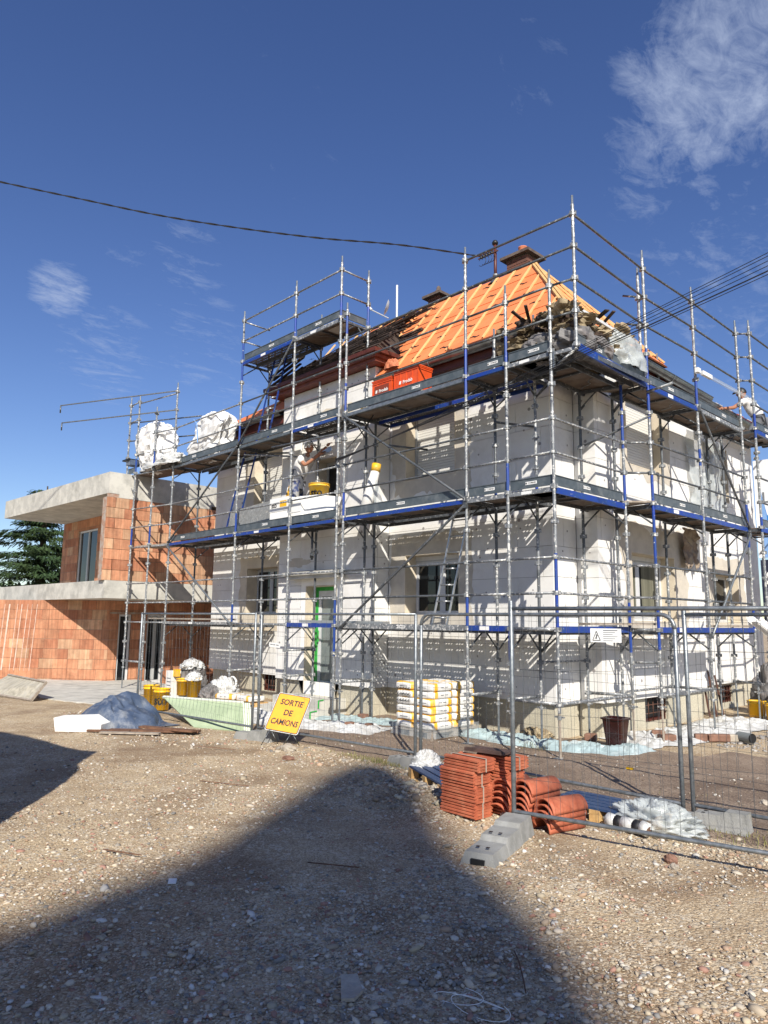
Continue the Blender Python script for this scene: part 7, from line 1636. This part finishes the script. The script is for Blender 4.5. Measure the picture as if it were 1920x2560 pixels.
for x in (-.24, 1.0, 2.1): tubeobj('support', (x, y + .09, 0), (x, y + .09, 3.2), .025, 'galv', T, 8)

# ---------------------------------------------------------------- cedar beyond the annex
def cedar(label, x, y, h, R, seed):
    T = thing('cedar_tree', label, 'tree', (x, y, 0)); r = random.Random(seed)
    mb = MB(); mb.tube((x, y, -.5), (x, y, h * .97), .38, 'bark', 12, r1=.03); obj('trunk', mb, T)
    tiers = int(h / .42); mbc = MB()
    for i in range(tiers):
        z = h * .08 + i * (h * .9 / tiers); f = 1 - (z / h); Rz = R * (f ** .75) * r.uniform(.72, 1.12)
        nb = 7 if f > .15 else 4
        for b in range(nb):
            a = r.uniform(0, 6.28); L = Rz * r.uniform(.7, 1.1); dz = L * r.uniform(-.05, .18)
            p0 = Vector((x, y, z)); p1 = Vector((x + math.cos(a) * L, y + math.sin(a) * L, z + dz))
            ns = max(8, int(L * 20)); side = Vector((-math.sin(a), math.cos(a), 0))
            for s in range(ns):
                t = (s + r.random()) / ns; c = p0.lerp(p1, t) + Vector((0, 0, -.5 * t * t * L * .22)); wd = (1 - t * .75) * L * .36
                c += side * r.uniform(-wd, wd) + Vector((0, 0, r.uniform(-.10, .06)))
                for _ in range(3):
                    aa = a + r.uniform(-1.1, 1.1); dl = r.uniform(.16, .38); dr = Vector((math.cos(aa), math.sin(aa), r.uniform(-.75, -.12))).normalized(); sd = dr.cross(Vector((0, 0, 1))).normalized() * r.uniform(.018, .045)
                    q = c + Vector((r.uniform(-.1, .1), r.uniform(-.1, .1), r.uniform(-.04, .06)))
                    mbc.add([q - sd, q + sd, q + dr * dl + sd * .5, q + dr * dl * 1.15 - Vector((0, 0, .03)), q + dr * dl - sd * .5], [(0, 1, 2, 3, 4)], 'needles')
            if b < 3: mb = MB(); mb.tube(p0, p1 - Vector((0, 0, L * .1)), .05 * f + .012, 'bark', 6, r1=.01); obj('limb', mb, T)
    obj('crown', mbc, T); return T
cedar('tall dark green cedar with layered drooping branches behind the annex', -31.6, 3.6, 8.55, 5.6, 4)
cedar('second cedar crown cut by the left picture edge', -39.5, 0.5, 8.3, 5.0, 8)
# hedge row closing the horizon at far left and right
def hedge(label, x0, y0, x1, y1, h, seed, n=5200):
    r = random.Random(seed); mb = MB(); a = Vector((x0, y0, 0)); b = Vector((x1, y1, 0)); d = (b - a).normalized(); nr_ = Vector((-d.y, d.x, 0))
    for _ in range(n):
        t = r.random(); c = a.lerp(b, t); hh = h * (1 + .22 * fbm(t * 14, seed, 0, 1, 3)); c += nr_ * r.gauss(0, .7) + Vector((0, 0, r.uniform(0, 1) ** .7 * hh)); s = r.uniform(.10, .22)
        v1 = Vector((r.uniform(-1, 1), r.uniform(-1, 1), r.uniform(-1, 1))).normalized() * s; v2 = v1.orthogonal().normalized() * s * .6; mb.add([c - v1, c + v2, c + v1, c - v2], [(0, 1, 2, 3)], 'needles')
    return tag(obj('hedge', mb, origin=a), label, 'hedge')
hedge('dark green hedge behind the brick annex', -46, -4, -24, 12, 3.6, 3); hedge('distant hedge glimpsed behind the right scaffold', -6, 40, 22, 30, 4.5, 4)
# the neighbouring houses behind the camera that throw the big shadow
ua, ub = Vector((.61, .79, 0)), Vector((.79, -.61, 0)); sl = .71
def silhouette(T, name, prof, w0, dep_, m):
    mb = MB(); base_ = [ua * v + ub * w0 + Vector((0, 0, h)) for v, h in prof]; mb.extr(base_, ub * dep_, m); obj(name, mb, T)
NB = thing('neighbour_house', 'tall gabled neighbour house behind the camera casting the wide shadow', 'house', (20, -20, 0)); w0 = 46.0
def hh(w): return (w0 - w) * sl
silhouette(NB, 'wall', [(-14, 0), (-2.85, 0), (-2.85, hh(6.1)), (-14, hh(13))], w0, 7, 'render_wall')
silhouette(NB, 'roof', [(-14.4, hh(12.6)), (-2.85, hh(6.35)), (-2.45, hh(6.1)), (-2.08, hh(5.7)), (-2.02, hh(5.3)), (-2.12, hh(4.4)), (-2.30, hh(3.7)), (-2.26, hh(1.6)), (-2.3, hh(.8)), (-2.5, hh(.25)), (-2.85, hh(.15)), (-3.16, hh(.6)), (-3.55, hh(1.64)), (-3.89, hh(2.55)), (-4.23, hh(3.5)), (-4.49, hh(4.0)), (-4.81, hh(4.35)), (-5.16, hh(4.9)), (-7.2, hh(7.2)), (-14.4, hh(12.3))], w0, 7, 'roof_tile')
TR = thing('shadow_caster_truck', 'unseen white truck shape added outside the left picture edge to cast a shadow', 'truck', (-3.5, -8.5, 0)); w0t = 3.7  # unseen, truck form invented; outline shaped to cast the left ground shadow
silhouette(TR, 'box_body', [(v_, h_ + (.5 if h_ > .7 else 0)) for v_, h_ in [(-11.5, .6), (-6.35, .6), (-6.15, 1.0), (-6.06, 1.45), (-6.12, 1.9), (-6.35, 2.35), (-6.22, 2.70), (-6.62, 2.88), (-7.13, 3.30), (-7.68, 3.72), (-8.2, 4.02), (-11.5, 4.3)]], w0t, 2.2, 'caster_white')
for v in (-7.1, -10.4):
    for w_ in (w0t + .05, w0t + 1.9): c = ua * v + ub * w_ + Vector((0, 0, .42)); tubeobj('wheel', c, c + ub * .28, .42, 'black', TR, 20)

# ---------------------------------------------------------------- people
def skinbody(name, parent, verts, edges, radii, m, root=0, sub=2):
    me = bpy.data.meshes.new(name); og = wloc(parent); me.from_pydata([Vector(v) - og for v in verts], edges, []); me.materials.append(MATS[m])
    o = bpy.data.objects.new(name, me); link(o, parent, og)
    s = o.modifiers.new('skin', 'SKIN'); s.use_smooth_shade = True
    for i, v in enumerate(me.skin_vertices[0].data): rr = radii[i]; v.radius = (rr, rr) if not isinstance(rr, tuple) else rr; v.use_root = (i == root)
    sb = o.modifiers.new('sub', 'SUBSURF'); sb.levels = sub; sb.render_levels = sub; return o
def chain(name, parent, pts, radii, m): return skinbody(name, parent, pts, [(i, i + 1) for i in range(len(pts) - 1)], radii, m)
def hand(parent, c, d, up, m='skin', grip=.6, s=1.0):
    """palm, four curled fingers and a thumb"""
    c, d, up = Vector(c), Vector(d).normalized(), Vector(up).normalized(); sd = d.cross(up).normalized(); up = sd.cross(d).normalized()
    V = [c, c + d * .045 * s, c + d * .085 * s]; R_l = [(.022, .028), (.026, .038), (.024, .038)]; E = [(0, 1), (1, 2)]
    for k, ln in enumerate((.065, .075, .07, .055)):
        o = (k - 1.5) * .021 * s; b = c + d * .088 * s + sd * o; i0 = len(V)
        V += [b, b + (d * math.cos(grip * .5) - up * math.sin(grip * .5)) * ln * .5 * s]; V += [V[-1] + (d * math.cos(grip * 1.6) - up * math.sin(grip * 1.6)) * ln * .5 * s]; R_l += [.0095, .0088, .0075]; E += [(2, i0), (i0, i0 + 1), (i0 + 1, i0 + 2)]
    b = c + d * .035 * s + sd * .034 * s; i0 = len(V); V += [b, b + (d * .6 + sd * .55 - up * .3) * .04 * s, b + (d * 1.1 + sd * .6 - up * .7) * .055 * s]; R_l += [.013, .011, .009]; E += [(1, i0), (i0, i0 + 1), (i0 + 1, i0 + 2)]
    return skinbody('hand', parent, V, E, R_l, m, 0, 2)
def head(parent, c, look, hairm='hair', cap=None, s=1.0):
    c, look = Vector(c), Vector(look).normalized(); sd = Vector((look.y, -look.x, 0)).normalized(); up = sd.cross(look).normalized(); mb = MB()
    def f(u, v):
        th = u * 2 * math.pi; ph = v * math.pi; a, b, e = math.cos(th) * math.sin(ph), math.sin(th) * math.sin(ph), math.cos(ph)
        w_ = .074 * (1 - .22 * max(0, -e)); dp = .094; hh_ = .118; x, y, z = b * w_, a * dp, e * hh_
        if a > .7: # face side
            if abs(b) < .16 and -.25 < e < .12: y += .018 * (1 - abs(b) / .16) * (1 - abs(e + .1) / .2 if abs(e + .1) < .2 else 0) + .004
            if .02 < e < .25 and .2 < abs(b) < .55: y -= .008
            if -.55 < e < -.38 and abs(b) < .35: y += .004
        return c + (sd * x + look * y + up * z) * s
    mb.grid(f, 36, 28, 'skin')
    for k in (-1, 1): mb.add(blobmesh(c + sd * k * .074 * s - up * .005, .012, .02, .032, 'skin', 1, 8, 6, .1).v, blobmesh(c, .01, .02, .03, 'skin', 1, 8, 6, .1).f, 'skin')
    for k in (-1, 1): e_ = c + (sd * k * .030 + look * .084 + up * .012) * s; mb.lathe(e_, [(0, -.006), (.008, 0), (0, .006)], 'print_black', 8)
    mb.bar(c + (look * .090 - up * .052 - sd * .02) * s, c + (look * .090 - up * .052 + sd * .02) * s, .004, .004, 'darkred'); H = obj('head', mb, parent, smooth=True)
    mb = MB(); mb.grid(lambda u, v: c + (sd * (math.sin(u * 6.283) * math.sin(v * 1.75) * .082) + look * (math.cos(u * 6.283) * math.sin(v * 1.75) * .100 - .014) + up * (math.cos(v * 1.75) * .126 + .006)) * s, 28, 12, cap or hairm)
    if cap: mb.obox(c + (look * .12 + up * .045) * s, (sd * .06 * s, look * .045 * s, up * .005 * s), cap)
    obj('hair' if not cap else 'cap', mb, parent, smooth=True)
# plasterer on the second level
W1p = thing('person', 'plasterer in white shirt, dark apron and paint spattered jeans reaching to the wall', 'person', (-6.65, .42, Z(2)))
zd = Z(2) + .02; hx, hy = -6.66, .44
hip = Vector((hx + .02, hy, zd + .98)); chest = Vector((hx + .16, hy + .05, zd + 1.38)); neck = Vector((hx + .24, hy + .08, zd + 1.56))
fl, fr_ = Vector((hx - .06, hy + .12, zd + .08)), Vector((hx + .10, hy - .10, zd + .08))
skinbody('jeans', W1p, [hip, hip + Vector((-.05, .09, -.06)), fl + Vector((.03, 0, .42)), fl + Vector((0, 0, .02)), hip + Vector((.05, -.09, -.06)), fr_ + Vector((.03, -.01, .42)), fr_ + Vector((0, 0, .02))], [(0, 1), (1, 2), (2, 3), (0, 4), (4, 5), (5, 6)], [.13, .105, .078, .072, .105, .078, .074], 'jeans')
for f_ in (fl, fr_): chain('shoe', W1p, [f_ + Vector((-.05, 0, -.03)), f_ + Vector((.06, -.01, -.035)), f_ + Vector((.17, -.02, -.045))], [.045, .045, .035], 'shoe')
sl_, sr = chest + Vector((.02, .19, .08)), chest + Vector((.10, -.17, .06)); el, er = Vector((hx + .42, hy + .24, zd + 1.55)), Vector((hx + .40, hy - .10, zd + 1.28)); hl, hr = Vector((hx + .62, hy + .30, zd + 1.72)), Vector((hx + .66, hy + .08, zd + 1.50))
skinbody('shirt', W1p, [hip + Vector((0, 0, .02)), (hip + chest) / 2, chest, neck - Vector((0, 0, .05)), sl_, sl_.lerp(el, .55), sr, sr.lerp(er, .55)], [(0, 1), (1, 2), (2, 3), (2, 4), (4, 5), (2, 6), (6, 7)], [.145, .15, .155, .07, .085, .065, .085, .07], 'shirt')
skinbody('arm', W1p, [sl_.lerp(el, .4), el, hl], [(0, 1), (1, 2)], [.05, .042, .03], 'skin'); skinbody('arm', W1p, [sr.lerp(er, .4), er, hr], [(0, 1), (1, 2)], [.052, .043, .03], 'skin')
hand(W1p, hl, (hl - el), (0, -.3, 1)); hand(W1p, hr, (hr - er), (0, -.3, 1))
chain('neck', W1p, [neck - Vector((0, 0, .06)), neck + Vector((.02, 0, .05))], [.055, .05], 'skin'); head(W1p, neck + Vector((.05, .01, .15)), (.85, .45, .05), cap='shirt')
mb = MB(); mb.grid(lambda u, v: (hip.x + .165 * math.sin((u - .5) * 3.6) + .02 - .02 * v, hip.y - .165 * math.cos((u - .5) * 3.6) * 1.0, hip.z + .26 - v * .42), 18, 8, 'apron'); obj('apron', mb, W1p, smooth=True)
mb = MB(); mb.obox(hr + (hr - er).normalized() * .12 + Vector((.05, .03, 0)), ((.12, .03, .05), (0, .004, 0), (-.02, 0, .05)), 'alu'); mb.tube(hr + Vector((.02, .0, .02)), hr + Vector((.14, .04, .05)), .014, 'brown_wood', 8); tag(obj('trowel', mb, origin=hr), 'steel trowel in the hand of the plasterer', 'trowel')
# roofer behind the right gutter
W2p = thing('person', 'roofer in white t-shirt and black cap leaning over the right gutter', 'person', (-.0, 7.6, Z(4))); zd = Z(4) - .08; hx, hy = .12, 7.75
hip = Vector((hx + .1, hy + .05, zd + .62)); chest = Vector((hx - .12, hy, zd + .98)); neck = Vector((hx - .2, hy - .02, zd + 1.13))
skinbody('trousers', W2p, [hip, hip + Vector((0, .1, -.05)), Vector((hx - .08, hy + .2, zd + .32)), Vector((hx + .14, hy + .2, zd + .07)), hip + Vector((0, -.1, -.05)), Vector((hx - .08, hy - .12, zd + .34)), Vector((hx + .14, hy - .12, zd + .07))], [(0, 1), (1, 2), (2, 3), (0, 4), (4, 5), (5, 6)], [.14, .11, .085, .07, .11, .085, .07], 'trouser_grey')
for yy in (.2, -.12): chain('shoe', W2p, [Vector((hx + .18, hy + yy, zd + .05)), Vector((hx + .02, hy + yy, zd + .045))], [.045, .04], 'shoe')
sl_, sr = chest + Vector((0, -.19, .06)), chest + Vector((0, .19, .06)); el, er = Vector((hx - .22, hy - .62, zd + .80)), Vector((hx - .10, hy + .55, zd + .72)); hl, hr = Vector((hx - .33, hy - .86, zd + .76)), Vector((hx - .16, hy + .82, zd + .58))
skinbody('shirt', W2p, [hip + Vector((0, 0, .03)), (hip + chest) / 2, chest, neck - Vector((0, 0, .04)), sl_, sl_.lerp(el, .5), sr, sr.lerp(er, .5)], [(0, 1), (1, 2), (2, 3), (2, 4), (4, 5), (2, 6), (6, 7)], [.145, .155, .16, .07, .085, .068, .085, .068], 'shirt')
skinbody('arm', W2p, [sl_.lerp(el, .4), el, hl], [(0, 1), (1, 2)], [.05, .044, .03], 'skin'); skinbody('arm', W2p, [sr.lerp(er, .4), er, hr], [(0, 1), (1, 2)], [.05, .044, .03], 'skin')
hand(W2p, hl, (hl - el), (0, 0, 1)); hand(W2p, hr, (hr - er), (0, 0, 1)); chain('neck', W2p, [neck - Vector((0, 0, .06)), neck + Vector((-.02, 0, .05))], [.055, .05], 'skin'); head(W2p, neck + Vector((-.05, 0, .14)), (-.8, -.4, -.2), cap='black')
# downpipe pieces and translucent length leaning at the right roof edge
T = thing('clear_profile', 'translucent corner profile with white label leaning along the right guard rails', 'profile', (.3, 4.2, Z(5)))
mb = MB(); mb.bar((.46, 3.98, 6.34), (.44, 6.9, 6.40), .035, .06, 'film_thin'); obj('profile', mb, T); mb = MB(); mb.bar((.46, 3.96, 6.34), (.459, 4.08, 6.342), .06, .085, 'print_white'); mb.bar((.459, 4.2, 6.345), (.456, 4.6, 6.353), .056, .076, 'print_white'); obj('label', mb, T)
